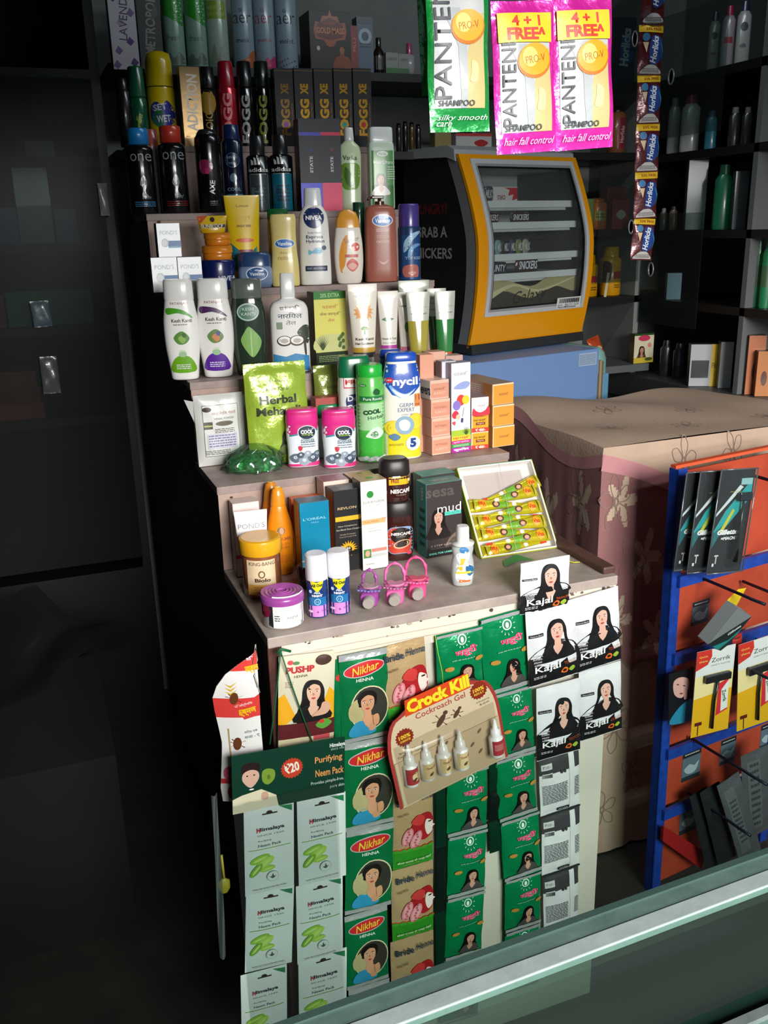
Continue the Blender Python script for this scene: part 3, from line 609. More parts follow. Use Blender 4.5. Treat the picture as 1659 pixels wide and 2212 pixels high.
bot('body_spray_can', 'navy body spray can with a round emblem and blue lettering', 'spray can', 491, 537, 268, 440, Z1, [(0, .97), (.015, 1), (.8, 1), (.84, .8)], [(.84, .78), (1, .72)], (M('#0c1730', .22, coat=.5), PLAS('#122a58')), nivm, Y=YA+.02, group=g1, k=1)
def adi(low, mid):
    def art(p):
        p.rect(-.49, .01, .49, .5, low); p.blob([(-.8, .6), (.1, .3), (.6, .7), (.3, -.4), (.7, -.8), (-.6, -.7)], 0, .25, .4, mid)
        for i, (x, hh) in enumerate(((-.16, .09), (-.02, .15), (.12, .2))): p.poly([(x-.12+.0, .62), (x-.02, .62), (x-.04-.02*i+.0, .62+hh*.55), (x-.13-.02*i, .62+hh*.55+.02)], '#c9cccc')
        p.txt('adidas', 0, .555, .8, .17, '#c9cccc', bold=.02); p.lines(0, .5, .7, .08, 1, '#8b9294'); p.lines(.05, .25, .5, .7, 5, '#2b3a40')
    return art
bot('body_spray_can', 'black can with three slanted bars and a grey lower half, left of its teal twin', 'spray can', 544, 594, 292, 452, Z1, [(0, .97), (.015, 1), (.72, 1), (.75, .75)], [(.75, .66), (1, .62)], (M('#0b0c0e', .22, coat=.4), PLAS('#1b1c1e')), adi('#39464a', '#5d6c70'), Y=YA, group=g1, k=1)
bot('body_spray_can', 'black can with three slanted bars and a teal lower half', 'spray can', 593, 644, 290, 452, Z1, [(0, .97), (.015, 1), (.72, 1), (.75, .75)], [(.75, .66), (1, .62)], (M('#0b0c0e', .22, coat=.4), PLAS('#1b1c1e')), adi('#0f6a80', '#1f4b6a'), Y=YA, group=g1, k=1)
for xl, xr, c, c2, t, lab in ((652, 699, '#4044b8', '#5a5ae0', 'c', 'tall dark perfume carton with a blue stripe and blue base band'), (698, 741, '#cf2f55', '#e8476d', 'p', 'tall dark perfume carton with a pink stripe and pink base band')):
    def art(p, c=c, c2=c2):
        p.rect(-.49, .0, .49, .31, c2); p.rect(-.49, .82, .49, .855, c); p.txt('STATE', .03, .51, .68, .14, '#c9c9cc', rot=90, bold=.035); p.txt('C', .05, .67, .14, .14, c, rot=90)
    carton('perfume_carton', lab, 'carton', xl, 450, xr, 447, 256, Z1, .05, '#2d2e33', art, sidec='#121216', topc='#0c0c0f', Y=YA-.005, group='perfume cartons on the top step')
def vat(p):
    p.blob([(-.95, .9), (0, 1.15), (.95, .9), (1, -.6), (.6, -1.5), (-.6, -1.5), (-1, -.6)], 0, .44, .4, '#6f9a35', 4); p.blob([(-.6, 1), (.1, .2), (.3, -1), (-.3, -1.2), (-.7, -.2)], 0, .42, .36, '#3c6a22'); p.txt('Vatika', 0, .64, .6, .2, '#1c5a2a', bold=.02); p.blob([(0, .8), (.3, 0), (.1, -.9), (-.2, -.3)], .05, .38, .26, '#a8bc62')
bot('hair_oil_bottle', 'green and white waisted oil bottle with a narrow white cap on the top step', 'bottle', 738, 788, 275, 446, Z1, [(0, .82, .5), (.04, .9, .6), (.2, .93, .6), (.45, .97, .6), (.68, 1, .6), (.78, .85, .5), (.84, .45, .4)], [(.84, .42, .42), (.86, .44, .44), (1, .38, .38)], (PLAS('#c9d8b2'), PLAS('#dcdedb')), vat, dr=.6, e=2.3, Y=YA-.01)
def hair(p):
    p.rect(-.49, .02, .49, .72, '#5f9f58'); p.rect(-.49, .02, .49, .3, '#44803f'); p.ell(0, .68, .22, .1, '#e8efe4'); p.txt('Nisha', 0, .68, .3, .1, '#3a6a38'); p.txt('Hair', -.18, .58, .34, .13, '#dfeadb', bold=.02); p.txt('Ohara', .2, .58, .4, .13, '#dfeadb', bold=.02); p.woman(-.08, .36, .26, '#3a261c', '#d0a184', '#e8e6e0'); p.lines(.32, .45, .3, .5, 6, '#d6e6d0')
bot('hair_oil_bottle', 'square-shouldered green bottle with a white cap and a long-haired woman on its label', 'bottle', 802, 858, 274, 448, Z1, [(0, .94), (.03, 1), (.74, 1), (.8, .97), (.82, .9)], [(.82, .9), (.84, .92), (.985, .9), (1, .85)], (PLAS('#cfe0cb'), PLAS('#dfe2e0')), hair, dr=.55, e=5, Y=YA-.01, k=1, rz=-.1)
# ================================================================== step behind (z = 1.8)
Z0, YB = T[5][0], 3.06
g2 = 'sprays on the uppermost step'
bot('body_spray_can', 'plain black can at the left end of the uppermost step', 'spray can', 262, 292, 168, 300, Z0, [(0, 1), (.8, 1), (.84, .8)], [(.84, .75), (1, .7)], (BLK, BLK), Y=YB, group=g2, k=1)
def grn(p): p.blob([(0, 1), (.3, .3), (0, -.3), (.3, -1), (-.2, -.9), (-.25, 0)], .05, .3, .42, '#8aa83a'); p.txt('Fa', .05, .36, .5, .3, '#b6b84a', rot=75, sh=.3)
bot('body_spray_can', 'slender dark green can with a green cap on the uppermost step', 'spray can', 290, 326, 142, 300, Z0, [(0, 1), (.6, 1), (.63, .85)], [(.63, .98), (.98, .9), (1, .85)], (M('#145c3d', .25, .2, coat=.4), PLAS('#0f5a3c')), grn, Y=YB, group=g2, k=1)
def setw(p):
    p.blob([(-.9, .6), (-.4, .9), (0, .6), (.4, 1.0), (.8, .5), (1, -.2), (.5, -.9), (-.3, -1), (-.9, -.5)], .06, .35, .46, '#2a2f8a'); p.blob([(-.9, .2), (-.2, .5), (0, -.4), (-.3, -1), (-.9, -.6)], .1, .33, .42, '#2a7a4a'); p.txt('SET', -.02, .42, .5, .22, '#cfd6dc', rot=8, bold=.03); p.txt('WET', .08, .3, .5, .24, '#cfd6dc', rot=4, bold=.03)
bot('body_spray_can', 'bright yellow spray can with a blue splash design', 'spray can', 331, 389, 108, 300, Z0, [(0, .97), (.02, 1), (.6, 1), (.63, .96)], [(.64, .99), (.9, .97), (.98, .85), (1, .6)], (PLAS('#d8bd10'), PLAS('#d8bd10')), setw, Y=YB, group=g2, k=1)
def adc(p): p.txt('ADICTION', .02, .55, 2.6, .55, '#fbf3e2', rot=87, bold=.03); p.lines(-.3, .13, .2, .1, 1, '#6a553a')
GOLD = M('#c9a878', .3, .75, bump=.08, bs=80)
carton('perfume_carton', 'shiny gold carton with big upright white lettering, on the uppermost step', 'carton', 398, 292, 441, 290, 143, Z0, .045, GOLD, adc, sidec='#1a1513', topc='#0d0b0a', Y=YB-.03)
def gd(p): p.ell(0, .56, .4, .62, '#a8842a'); p.txt('CHOICE', 0, .28, 1.7, .4, '#b08a30', rot=88, bold=.02)
bot('perfume_bottle', 'narrow black perfume bottle with a gold centre panel', 'bottle', 441, 481, 143, 310, Z0, [(0, .95), (.02, 1), (.7, 1), (.74, .75)], [(.74, .8), (1, .76)], (M('#0e0d0c', .2, coat=.5), BLK), gd, Y=YB, group=g2, k=1)
def fogg(c, t='FOGG', L=3.0):
    def art(p): p.txt(t, .0, .33, L*.85, .5, c, rot=88, bold=.04)
    return art
bot('body_spray_can', 'metallic red spray can with a red cap on the uppermost step', 'spray can', 481, 521, 130, 305, Z0, [(0, .97), (.02, 1), (.68, 1), (.71, .88)], [(.71, .9), (.98, .78), (1, .7)], (M('#b81f34', .25, .4, coat=.4), PLAS('#a5142a')), fogg('#e88a90'), Y=YB, group=g2, k=1)
bot('body_spray_can', 'black spray can with white upright letters, right of the red can', 'spray can', 521, 558, 131, 305, Z0, [(0, .97), (.02, 1), (.68, 1), (.71, .85)], [(.71, .9), (1, .82)], (M('#0c0c0d', .2, coat=.5), BLK), fogg('#a9abab'), Y=YB, group=g2, k=1)
bot('body_spray_can', 'black spray can with olive upright letters and a dark green cap', 'spray can', 558, 595, 131, 305, Z0, [(0, .97), (.02, 1), (.68, 1), (.71, .85)], [(.71, .9), (1, .82)], (M('#0d0f0c', .2, coat=.5), PLAS('#122018')), fogg('#8f9a3a'), Y=YB, group=g2, k=1)
FX = (599, 641, 683, 725, 766, 807)
for i, (dot, tail) in enumerate((('#8a4ab0', 'purple'), ('#caa52a', 'gold'), ('#caa52a', 'yellow'), ('#1f9a90', 'turquoise'), ('#b02a20', 'red'))):
    def art(p, dot=dot, i=i):
        Y1 = M('#d8a53a' if i else '#9a7a45', .25, .6)
        p.txt('FOGG', .02, .38, 1.75, .5, Y1, rot=90, bold=.045); p.ell(.02, .29, .2, .2, Y1); p.ell(.02, .29, .13, .13, dot); p.txt('XE', .02, .74, .5, .42, Y1, rot=90, bold=.05); p.rect(-.5, .965, .5, .972, '#8a6a30'); p.txt('FRESH '+('ORIENTAL', 'AROMATIC', 'SPICY', 'AQUA', 'WOODY')[i], .38, .42, 1.1, .08, '#9a7430', rot=90)
    carton('perfume_carton', ('black carton with gold letters and a purple dot, leftmost of the row of five', 'black carton with gold letters, second of the five, with only its upper half showing', 'black carton with gold letters in the middle of the row of five', 'black carton with gold letters and a turquoise dot, fourth of the five', 'black carton with gold letters and a red dot, rightmost of the five')[i], 'carton', FX[i], 300, FX[i+1]-2, 300, 147, Z0, .042, '#121011', art, Y=YB-.04, group='black and gold cartons in a row')
# ================================================================== wall shelf at the top left (z = S1)
YC = BY+.03
def lav(p):
    for i, (u, v) in enumerate(((-.25, .2), (.2, .3), (-.1, .5), (.3, .6), (-.3, .75), (.1, .85), (-.35, .05), (.3, .08))): p.blob([(0, 1), (1, 0), (.1, -.9), (-.8, -.2)], u, v, .17, ('#7d6a9a', '#5d4a80', '#a8a0b8')[i % 3], 1)
    p.txt('LAVENDER', .05, .6, 1.9, .3, '#5d4f7a', rot=85)
carton('air_freshener_carton', 'white carton with violet diamond shapes at the top left of the display', 'carton', 248, 170, 305, 165, -60, S1-.03, .05, '#c9c4cc', lav, sidec='#4a474e', Y=YC-.1)
def met(p): p.txt('METROPOLIS', .05, .5, 2.6, .42, '#8f948c', rot=85, bold=.02); p.blob([(.3, 1), (.6, -.2), (-.4, -1), (-.1, .2)], .2, .6, .3, '#5c5f58'); p.blob([(.3, 1), (.6, -.2), (-.4, -1), (-.1, .2)], -.1, .2, .3, '#8d8a7c')
carton('air_freshener_carton', 'dark grey carton with upright pale lettering beside the violet-patterned one', 'carton', 307, 160, 357, 158, -60, S1-.02, .05, '#3b3e3b', met, Y=YC-.06)
def fr(c1, c2, t):
    def art(p): p.poly([(-.49, .55), (.49, .42), (.49, .9), (-.49, .9)], c1); p.txt(t, 0, .3, .6, .25, '#4a6a62', sh=.3); p.blob([(-1, -.6), (-.5, .4), (0, -.1), (.6, .5), (1, -.6)], 0, .1, .45, '#6a7a6a')
    return art
for xl, xr, t, lab in ((362, 408, 'fresh', 'tall green and white air freshener can, left one of the pair'), (411, 456, 'fresh', 'tall green and white air freshener can, right one of the pair')):
    bot('air_freshener_can', lab, 'spray can', xl, xr, -70, 152, S1, [(0, .97), (.02, 1), (.85, 1), (.9, .85)], [(.9, .88), (1, .8)], (PLAS('#8fb0a2'), PLAS('#1f8a2a')), fr('#2f9a2c', '', t), Y=YC, group='air fresheners on the wall shelf', k=1)
def lime(p): p.rect(-.49, .5, .49, .68, '#8aa83c'); p.txt('REVITA', 0, .61, .7, .14, '#c4d48a'); p.txt('LOTION', 0, .55, .7, .14, '#c4d48a'); p.blob([(-.8, -1), (-.3, 1), (0, -.5), (.4, .8), (.6, -1)], 0, .15, .42, '#8f9a88')
bot('air_freshener_can', 'white can with a lime band, right of the green and white pair', 'spray can', 456, 503, -70, 152, S1, [(0, .97), (.02, 1), (.85, 1), (.9, .85)], [(.9, .88), (1, .8)], (PLAS('#a8bcae'), WHT_), lime, Y=YC+.004, k=1)
for xl, xr, t, tc, bl, bt, lab in ((512, 558, 'aer', '#2d3640', '#c06a3a', 'musk', 'pale blue aerosol with dark lettering and an orange corner'), (558, 603, 'aer', '#b0405a', '#c8407a', 'petal', 'pale blue aerosol with rose lettering and a pink flower'), (604, 652, 'aer', '#2d3640', '#5a5a8a', 'violet', 'pale blue aerosol with dark lettering and small violet sprigs')):
    def art(p, t=t, tc=tc, bl=bl, bt=bt):
        p.txt(t, 0, .5, .8, .36, tc, bold=-.01); p.ell(-.05, .585, .07, .07, tc); p.ell(-.05, .585, .045, .045, '#93a9b4'); p.txt(bt, 0, .29, .6, .2, tc)
        if bt == 'violet':
            for i in range(14): p.ell(-.4+.06*i, .02+.012*((i*5) % 9), .03, .03, bl, n=8)
        else: p.blob([(-.6, -.8), (-.9, .1), (-.2, .4), (.1, .9), (.6, 1.1), (.6, -.9)] if bt == 'musk' else [(-.7, 0), (-.4, .5), (0, .3), (.4, .7), (.8, .3), (.6, -.5), (.1, -.8), (-.4, -.6)], .25, .07, .42, bl)
    bot('air_freshener_can', lab, 'spray can', xl, xr, -70, 150, S1, [(0, .97), (.02, 1), (.85, 1), (.9, .85)], [(.9, .88), (1, .8)], (PLAS('#93a9b4'), WHT_), art, Y=YC-.01, group='air fresheners on the wall shelf', k=1)
def gm(p):
    p.blob([(-1, 0), (-.9, .45), (-.6, .4), (-.45, .75), (-.1, .75), (0, 1.1), (.1, .75), (.45, .75), (.6, .4), (.9, .45), (1, 0), (.9, -.45), (.4, -.5), (.2, -.8), (0, -.85), (-.2, -.8), (-.4, -.5), (-.9, -.45)], 0, .68, .4, '#a8522a', 1); p.blob([(-1, 0), (-.9, .4), (0, .8), (.9, .4), (1, 0), (.9, -.4), (0, -.6), (-.9, -.4)], 0, .68, .34, '#6a2216', 1)
    p.txt('GOLD MASS', 0, .68, .66, .13, '#d08a3a', bold=.02); p.txt('CLASSIC', 0, .8, .3, .06, '#c04a2a'); p.blob([(-.2, 1), (.2, 1), (.25, .6), (.8, .4), (1, -.3), (.9, -1.1), (-.9, -1.1), (-1, -.3), (-.7, .4), (-.25, .6)], .27, .16, .22, '#8f4a2a'); p.ell(.27, .36, .06, .07, '#a8623a'); p.ell(-.3, .38, .04, .05, '#cfc8c0')
carton('supplement_carton', 'large black carton with an orange cartouche and a muscular torso', 'carton', 672, 152, 760, 148, 22, S1, .12, '#241c1b', gm, sidec='#0f0e0f', topc='#0a0a0a', Y=YC-.02)
carton('medicine_carton', 'slim red carton next to the large black carton', 'carton', 759, 150, 775, 149, 55, S1, .05, '#8f3a34', lambda p: p.txt('PILLS', 0, .6, 1.6, .4, '#c98a80', rot=90), Y=YC-.01)
carton('medicine_carton', 'blue-grey carton with a round white emblem beside the slim red one', 'carton', 773, 150, 808, 149, 36, S1, .05, '#5c6e80', lambda p: (p.ell(0, .66, .4, .42, '#9fb0bc'), p.ell(0, .66, .22, .24, '#3d4f60'), p.lines(0, .5, .7, .3, 2, '#303c48'), p.rect(-.5, .88, .5, 1, '#26313d')), Y=YC)
bot('medicine_bottle', 'small brown bottle with a white label on the upper wall shelf', 'bottle', 811, 834, 80, 150, S1, [(0, 1), (.6, 1), (.75, .45)], [(.75, .5), (1, .5)], (M('#2b1a14', .2, coat=.4), BLK), lambda p: p.rect(-.45, .12, .45, .5, '#8d9090'), Y=YC, k=1)
for xl, xr, yt, lab in ((834, 861, 113, 'tiny white and green box, left of the two on the upper shelf'), (861, 884, 116, 'tiny white and green box, right of the two on the upper shelf')):
    carton('medicine_carton', lab, 'carton', xl, 150, xr, 150, yt, S1, .04, '#8f948e', lambda p: (p.rect(-.5, 0, .5, .3, '#4a7a4a'), p.txt('NEEM', 0, .7, .7, .2, '#2f4a34')), Y=YC, group='tiny boxes on the upper shelf')
bot('lotion_bottle', 'small white bottle with a pink cap on the upper shelf beside the shampoo sachets', 'bottle', 876, 902, 92, 152, S1, [(0, 1), (.6, .95), (.66, .6)], [(.66, .5), (1, .45)], (PLAS('#a8a4a6'), PLAS('#b0466a')), None, Y=YC+.02, k=1)
# ================================================================== third step from the floor up: jars, lotions (z = 1.4)
Z2, Y2 = T[2]
def ponds(p): p.txt("POND'S", 0, .72, .74, .17, '#6f7f80', bold=-.012); p.rect(-.05, .32, .5, .48, '#3a6ea8'); p.rect(-.05, .27, .5, .32, '#7fb4cc'); p.ell(-.18, .42, .15, .18, '#cfdadd'); p.ell(-.2, .42, .11, .14, '#f2f5f6')
cA = carton('cream_carton', 'silver-grey cream carton at the bottom left of the little pyramid', 'carton', 331, 624, 387, 619, 557, Z2, .04, M('#b9bcbd', .35, .3), ponds, sidec='#3a3a3c', Y=Y2+.012, group='small cream cartons stacked in a pyramid')
hC = topz(Vector((.36, Y2+.01, Z2)), 557)-Z2
wC = Wy(387, 619, Y2).x-Wy(331, 624, Y2).x
carton3('cream_carton', 'silver-grey cream carton at the bottom right of the little pyramid', 'carton', (cA.location.x+wC+.001, Y2+.013, Z2+.0006), .01, wC*.95, .04, hC, M('#b9bcbd', .35, .3), ponds, '#3a3a3c', group='small cream cartons stacked in a pyramid')
carton3('cream_carton', 'silver-grey cream carton on top of the little pyramid', 'carton', (cA.location.x+.022, Y2+.014, Z2+.0012+hC), 0, wC*.9, .04, hC*.97, M('#b9bcbd', .35, .3), ponds, '#3a3a3c', group='small cream cartons stacked in a pyramid')
def niv(p): p.txt('NIVEA', .28, .38, .5, .14, '#c2c8d8', bold=.03)
tin = bot('cream_tin', 'flat navy cream tin with white lettering under the orange jars', 'tin', 443, 516, 562, 606, Z2, [(0, .97), (.05, 1), (.55, 1)], [(.55, 1.02), (.9, 1.02), (1, .98)], (M('#101c58', .3, coat=.4), M('#101c58', .3, coat=.4)), niv, Y=Y2+.005, k=1, capname='lid')
zt_ = topz(Vector((tin.location.x, Y2+.03, Z2)), 563)
ORG = PLAS('#e08420')
j1 = bot('cream_jar', 'orange lidded jar standing on the navy tin', 'jar', 444, 510, 531, 563, zt_, [(0, .94), (.4, .96), (.5, .9)], [(.5, 1), (.98, 1), (1, .97)], (ORG, ORG), None, Y=Y2+.01, k=1, capname='lid')
z2_ = topz(Vector((tin.location.x, Y2+.03, zt_)), 531)+.0006
j2 = bot('cream_jar', 'second orange jar, stacked on the first and carrying a small yellow tube', 'jar', 447, 505, 503, 531, z2_, [(0, .94), (.4, .96), (.5, .9)], [(.5, 1), (.98, 1), (1, .97)], (ORG, ORG), None, Y=Y2+.012, k=1, capname='lid')
z3_ = topz(Vector((tin.location.x, Y2+.03, z2_)), 504)+.0006
def sunb(p): p.poly([(-.5, 1), (.5, 1), (.42, .2), (-.42, .2)], '#d9b41a'); p.poly([(-.5, 1), (-.15, 1), (-.42, .5)], '#c8502a'); p.rect(-.42, .3, .42, .5, '#4a4458'); p.txt('SUNBLOCK', 0, .4, .74, .14, '#e4d9c0', bold=.03); p.ell(0, .78, .08, .08, '#3a2a14')
bot('cream_tube', 'small yellow sunblock tube standing on the two orange jars', 'tube', 434, 499, 466, 504, z3_, [(0, .8, .5), (.5, .92, .2), (1, 1, .02)], None, (PLAS('#d9b41a'),), sunb, Y=Y2+.02, k=1, rz=-.1)
def sport(p):
    p.poly([(-.36, .1), (.36, .1), (.34, .4), (.1, .3), (-.2, .36), (-.4, .44)], '#1f7a8a'); p.txt('SPORT', 0, .72, .42, .2, '#e8c040', bold=.02); p.txt('SWEAT FREE', 0, .64, .4, .07, '#6a2a1a', bold=.02); p.ell(0, .47, .26, .06, '#e06a2a'); p.rect(-.18, .2, .2, .36, '#8a2a3a'); p.txt('50', -.02, .28, .2, .14, '#f2e6da', bold=.03); p.txt('Lotus', 0, .88, .34, .07, '#7a5a10')
bot('cream_tube', 'big upright yellow tube with SPORT lettering', 'tube', 501, 577, 421, 560, Z2+.02, [(.0, .72, .6), (.2, .78, .5), (.6, .9, .28), (.97, 1, .03), (1, 1, .02)], None, (PLAS('#e6c313'),), sport, Y=Y2+.06, k=1, rz=-.1)
vs_ = bot('vaseline_block', 'x', 'x', 0, 1, 0, 1, 1, [(0, 1), (1, 1)], None, (BLK,), k=1, Y=2) if False else None
carton3('soap_carton', 'blue flat carton hidden beneath the upright yellow tube', 'carton', (Wy(508, 600, Y2+.06).x, Y2+.06, Z2+.0006), 0, .05, .05, .0185, '#c9b21c')
def vasj(p): p.ell(.05, .4, .32, .2, '#dfe6ec'); p.ell(.05, .4, .29, .17, '#1d4f8c'); p.txt('Vaseline', .05, .4, .42, .1, '#dfe6ec', bold=.02)
bot('jelly_jar', 'oval blue petroleum jelly jar with a dark blue lid', 'jar', 522, 596, 545, 611, Z2, [(0, .9), (.15, 1), (.5, 1), (.6, .92)], [(.6, .96), (.9, .95), (1, .8)], (M('#7d93b8', .2, coat=.5), PLAS('#2a4670')), vasj, dr=.7, e=2.4, k=1, Y=Y2+.005, capname='lid')
def vasl(p): p.ell(.02, .6, .36, .17, '#f2f2ea'); p.ell(.02, .6, .33, .145, '#1f6fc0'); p.txt('Vaseline', .02, .6, .5, .13, '#ffffff', bold=.02); p.txt('deep', .02, .47, .4, .12, '#a8863a'); p.txt('restore', .02, .4, .5, .12, '#a8863a'); p.ell(.05, .17, .12, .08, '#f0e6b8')
bot('lotion_bottle', 'pale yellow lotion bottle with a blue oval emblem', 'bottle', 592, 652, 463, 611, Z2, [(0, .95), (.03, 1), (.3, .98), (.5, .9), (.75, .88), (.95, .92), (1, .85)], None, (PLAS('#e3cf82'),), vasl, dr=.5, e=2.6, Y=Y2+.004)
bot('lotion_bottle', 'lotion bottle with a dark green cap directly behind the pale yellow one', 'bottle', 586, 634, 451, 600, Z2, [(0, 1), (.8, .95), (.86, .9)], [(.86, .92), (1, .9)], (PLAS('#b5a66a'), PLAS('#145a2c')), None, dr=.5, e=2.6, k=1, Y=Y2+.075)
def nl(p):
    p.ell(.0, .7, .32, .32, '#1b2d5c'); p.txt('NIVEA', 0, .7, .5, .13, '#ffffff', bold=.035); p.txt('body lotion', 0, .545, .4, .08, '#33415f'); p.txt('Express', 0, .5, .52, .13, '#22304f', bold=.02); p.txt('Hydration', .02, .455, .56, .12, '#22304f', bold=.02); p.blob([(-1, .3), (-.5, .1), (0, .5), (.6, .5), (1, .1), (.5, -.3), (-.4, -.2), (-1, -.4)], .02, .35, .22, '#7fc0d4'); p.rect(-.32, .15, .36, .205, '#22304f'); p.txt('FAST ABSORBING', .02, .178, .56, .06, '#c8d0dc'); p.ell(.28, .39, .07, .07, '#5a6a80')
bot('lotion_bottle', 'tall white body lotion bottle with a round navy emblem', 'bottle', 655, 723, 406, 607, Z2, [(0, .96), (.02, 1), (.25, 1), (.5, .96), (.65, .93), (.74, .85), (.8, .66), (.825, .56)], [(.825, .57), (.98, .52), (1, .5)], (PLAS('#eceae4'), PLAS('#dcdfe2')), nl, dr=.62, e=2.4, Y=Y2+.004)
def saf(p):
    p.blob([(-.75, -1.5), (-.5, -1.6), (-.2, -.2), (-.1, 1.2), (-.5, .8), (-.8, -.3)], 0, .45, .42, '#e39a3c'); p.blob([(-.55, -1.5), (.8, -1.4), (.8, 1.1), (.2, 1.2), (-.1, .2), (-.3, -.8)], 0, .42, .42, '#ece3d6'); p.txt('Santoor', .1, .6, .5, .15, '#8a6a5a', rot=10); p.ell(.22, .5, .14, .14, '#d8483a'); p.blob([(-.8, 0), (0, .8), (.8, 0), (0, -.9)], .1, .26, .26, '#d9605a'); p.blob([(-.8, 0), (0, .6), (.8, 0), (0, -.6)], .1, .24, .2, '#ecb0a0'); p.rect(-.15, .36, .3, .4, '#c8564a')
bot('lotion_bottle', 'curvy white lotion bottle with a slanted orange cap', 'bottle', 729, 792, 453, 604, Z2, [(0, .78), (.05, .88), (.3, 1), (.55, .97), (.75, .85), (.78, .8)], [(.76, .83), (.86, .78), (.96, .6), (1, .3)], (PLAS('#eae2d6'), PLAS('#dd9a3a')), saf, dr=.55, e=2.3, Y=Y2+.004)
bot('shampoo_bottle', 'plain dark green bottle standing between the curvy white and the copper pump bottle', 'bottle', 770, 798, 437, 600, Z2, [(0, 1), (.85, .95), (.88, .9)], [(.88, .92), (1, .9)], (PLAS('#1d4a2a'), PLAS('#17402a')), None, Y=Y2+.07, k=1)
def vasp(p): p.ell(.05, .78, .32, .18, '#f0e8e4'); p.ell(.05, .78, .29, .155, '#1f6fc0'); p.txt('Vaseline', .05, .78, .46, .13, '#ffffff', bold=.02); p.lines(.05, .66, .4, .1, 2, '#e9c0b0'); p.txt('COCOA', .05, .58, .36, .08, '#e9c0b0'); p.txt('radiant', .05, .52, .4, .09, '#e9c0b0'); p.blob([(-1, 0), (0, -.4), (1, .1), (0, -.8)], .05, .28, .16, '#d9a898')
def pump(root, w, h, f):
    m = MB(); t = h*.99; m.tube([(0, 0, t-.004), (0, 0, t+.014)], .005, PLAS('#4a231c')); m.lathe([(t-.006, .0135, .0135), (t+.006, .013, .013)], PLAS('#4a231c')); m.box(-.022, .012, -.007, .007, t+.013, t+.021, PLAS('#4a231c'), .002); m.tube([(-.02, 0, t+.017), (-.03, -.002, t+.015), (-.033, -.003, t+.009)], .0035, PLAS('#4a231c')); m.build('pump', root)
bot('lotion_bottle', 'copper-brown lotion bottle with a pump top', 'bottle', 796, 866, 438, 601, Z2, [(0, .95), (.02, 1), (.6, .97), (.88, .93), (.95, .8), (.98, .4)], None, (PLAS('#a5604f'),), vasp, dr=.6, e=3, Y=Y2+.004, clear=pump)
def gil(p):
    p.rect(-.49, .02, .49, .6, '#1d4a80'); p.blob([(-1, -1), (-.9, .2), (0, 1), (1, 1.2), (0, .3), (-.5, -.6)], .1, .5, .4, '#9fc4dc'); p.blob([(-.8, -1), (-.6, 0), (.2, .6), (1, .5), (0, 0), (-.4, -.9)], .15, .42, .36, '#6aa0c8'); p.txt('TOP KISS', .1, .3, .7, .12, '#9ab4c8', bold=.02); p.blob([(-.8, .6), (.8, .7), (.9, -.7), (0, -1), (-.9, -.5)], 0, .13, .36, '#b86a60'); p.blob([(-.6, .1), (0, .3), (.6, .1), (0, -.3)], .05, .1, .3, '#d9a39a'); p.rect(-.49, .02, .49, .05, '#1d4a80')
bot('spray_can', 'blue swirl-patterned spray can with a purple cap at the right end of its step', 'spray can', 870, 918, 440, 598, Z2, [(0, .97), (.02, 1), (.68, 1), (.71, .95)], [(.71, .92), (.97, .92), (1, .85)], (M('#26406a', .25, .2, coat=.4), PLAS('#4a3a86')), gil, Y=Y2+.004, k=1)
# ================================================================== shampoo row (z = 1.2)
Z3, Y3 = T[3]
def wash(c1, c2, veg):
    def art(p):
        p.txt('PATANJALI', 0, .765, .48, .09, '#8a4a3a', bold=.01); p.blob([(-1.1, .35), (0, .25), (.7, -.1), (1.1, -.55), (.5, -.3), (-.2, -.1), (-1.1, -.2)], 0, .685, .32, c1); p.txt('Kesh Kanti', .04, .6, .56, .1, '#3a2a22', bold=.02); p.lines(0, .56, .4, .06, 1, '#7a6a60')
        p.blob([(-1, .1), (-.4, .8), (.3, .9), (1, .1), (.5, -.6), (-.4, -.7)], 0, .42, .22, veg[0]); p.blob([(-.6, .2), (0, .6), (.5, 0), (0, -.5)], .02, .41, .2, veg[1]); p.blob([(-.3, .4), (.3, .3), (.2, -.3), (-.3, -.2)], .08, .45, .16, veg[2]); p.ell(0, .28, .1, .1, '#cfe0c0'); p.blob([(-1, -.7), (-1.05, .1), (-.5, .8), (.5, .8), (1.05, .1), (1, -.7)], 0, .16, .3, c2, 3); p.ell(0, .265, .11, .08, '#9fc49a'); p.lines(0, .14, .4, .16, 3, '#e6e2f0')
    return art
WB = [(0, .72, .5), (.02, .78, .55), (.15, .86, .6), (.32, .97, .62), (.48, 1, .62), (.62, .97, .6), (.78, .84, .56), (.8, .82, .55)]
WC = [(.8, .83, .56), (.81, .84, .57), (.97, .82, .55), (1, .78, .5)]
bot('shampoo_bottle', 'white waisted shampoo bottle with a green swoosh, first on its step', 'bottle', 369, 444, 605, 808, Z3, WB, WC, (PLAS('#ecebe6'), PLAS('#e6e6e2')), wash('#4a9a20', '#6aa81c', ('#5a8a3a', '#8fb45a', '#3d6a2c')), e=2.5, rz=-.22, group='white waisted shampoo bottles')
bot('shampoo_bottle', 'white waisted shampoo bottle with a purple swoosh, right of the green one', 'bottle', 441, 519, 603, 806, Z3, WB, WC, (PLAS('#e9e7e2'), PLAS('#e6e6e2')), wash('#4a2358', '#5a2a98', ('#6a8a4a', '#d08a5a', '#5a5a9a')), e=2.5, rz=-.22, group='white waisted shampoo bottles')
bot('shampoo_bottle', 'grey-white bottle shoulder showing between the two white shampoo bottles', 'bottle', 420, 452, 606, 800, Z3, [(0, 1), (.9, 1)], [(.9, .95), (1, .9)], (PLAS('#8f928c'), PLAS('#9a9a96')), None, Y=Y3+.14, k=1)
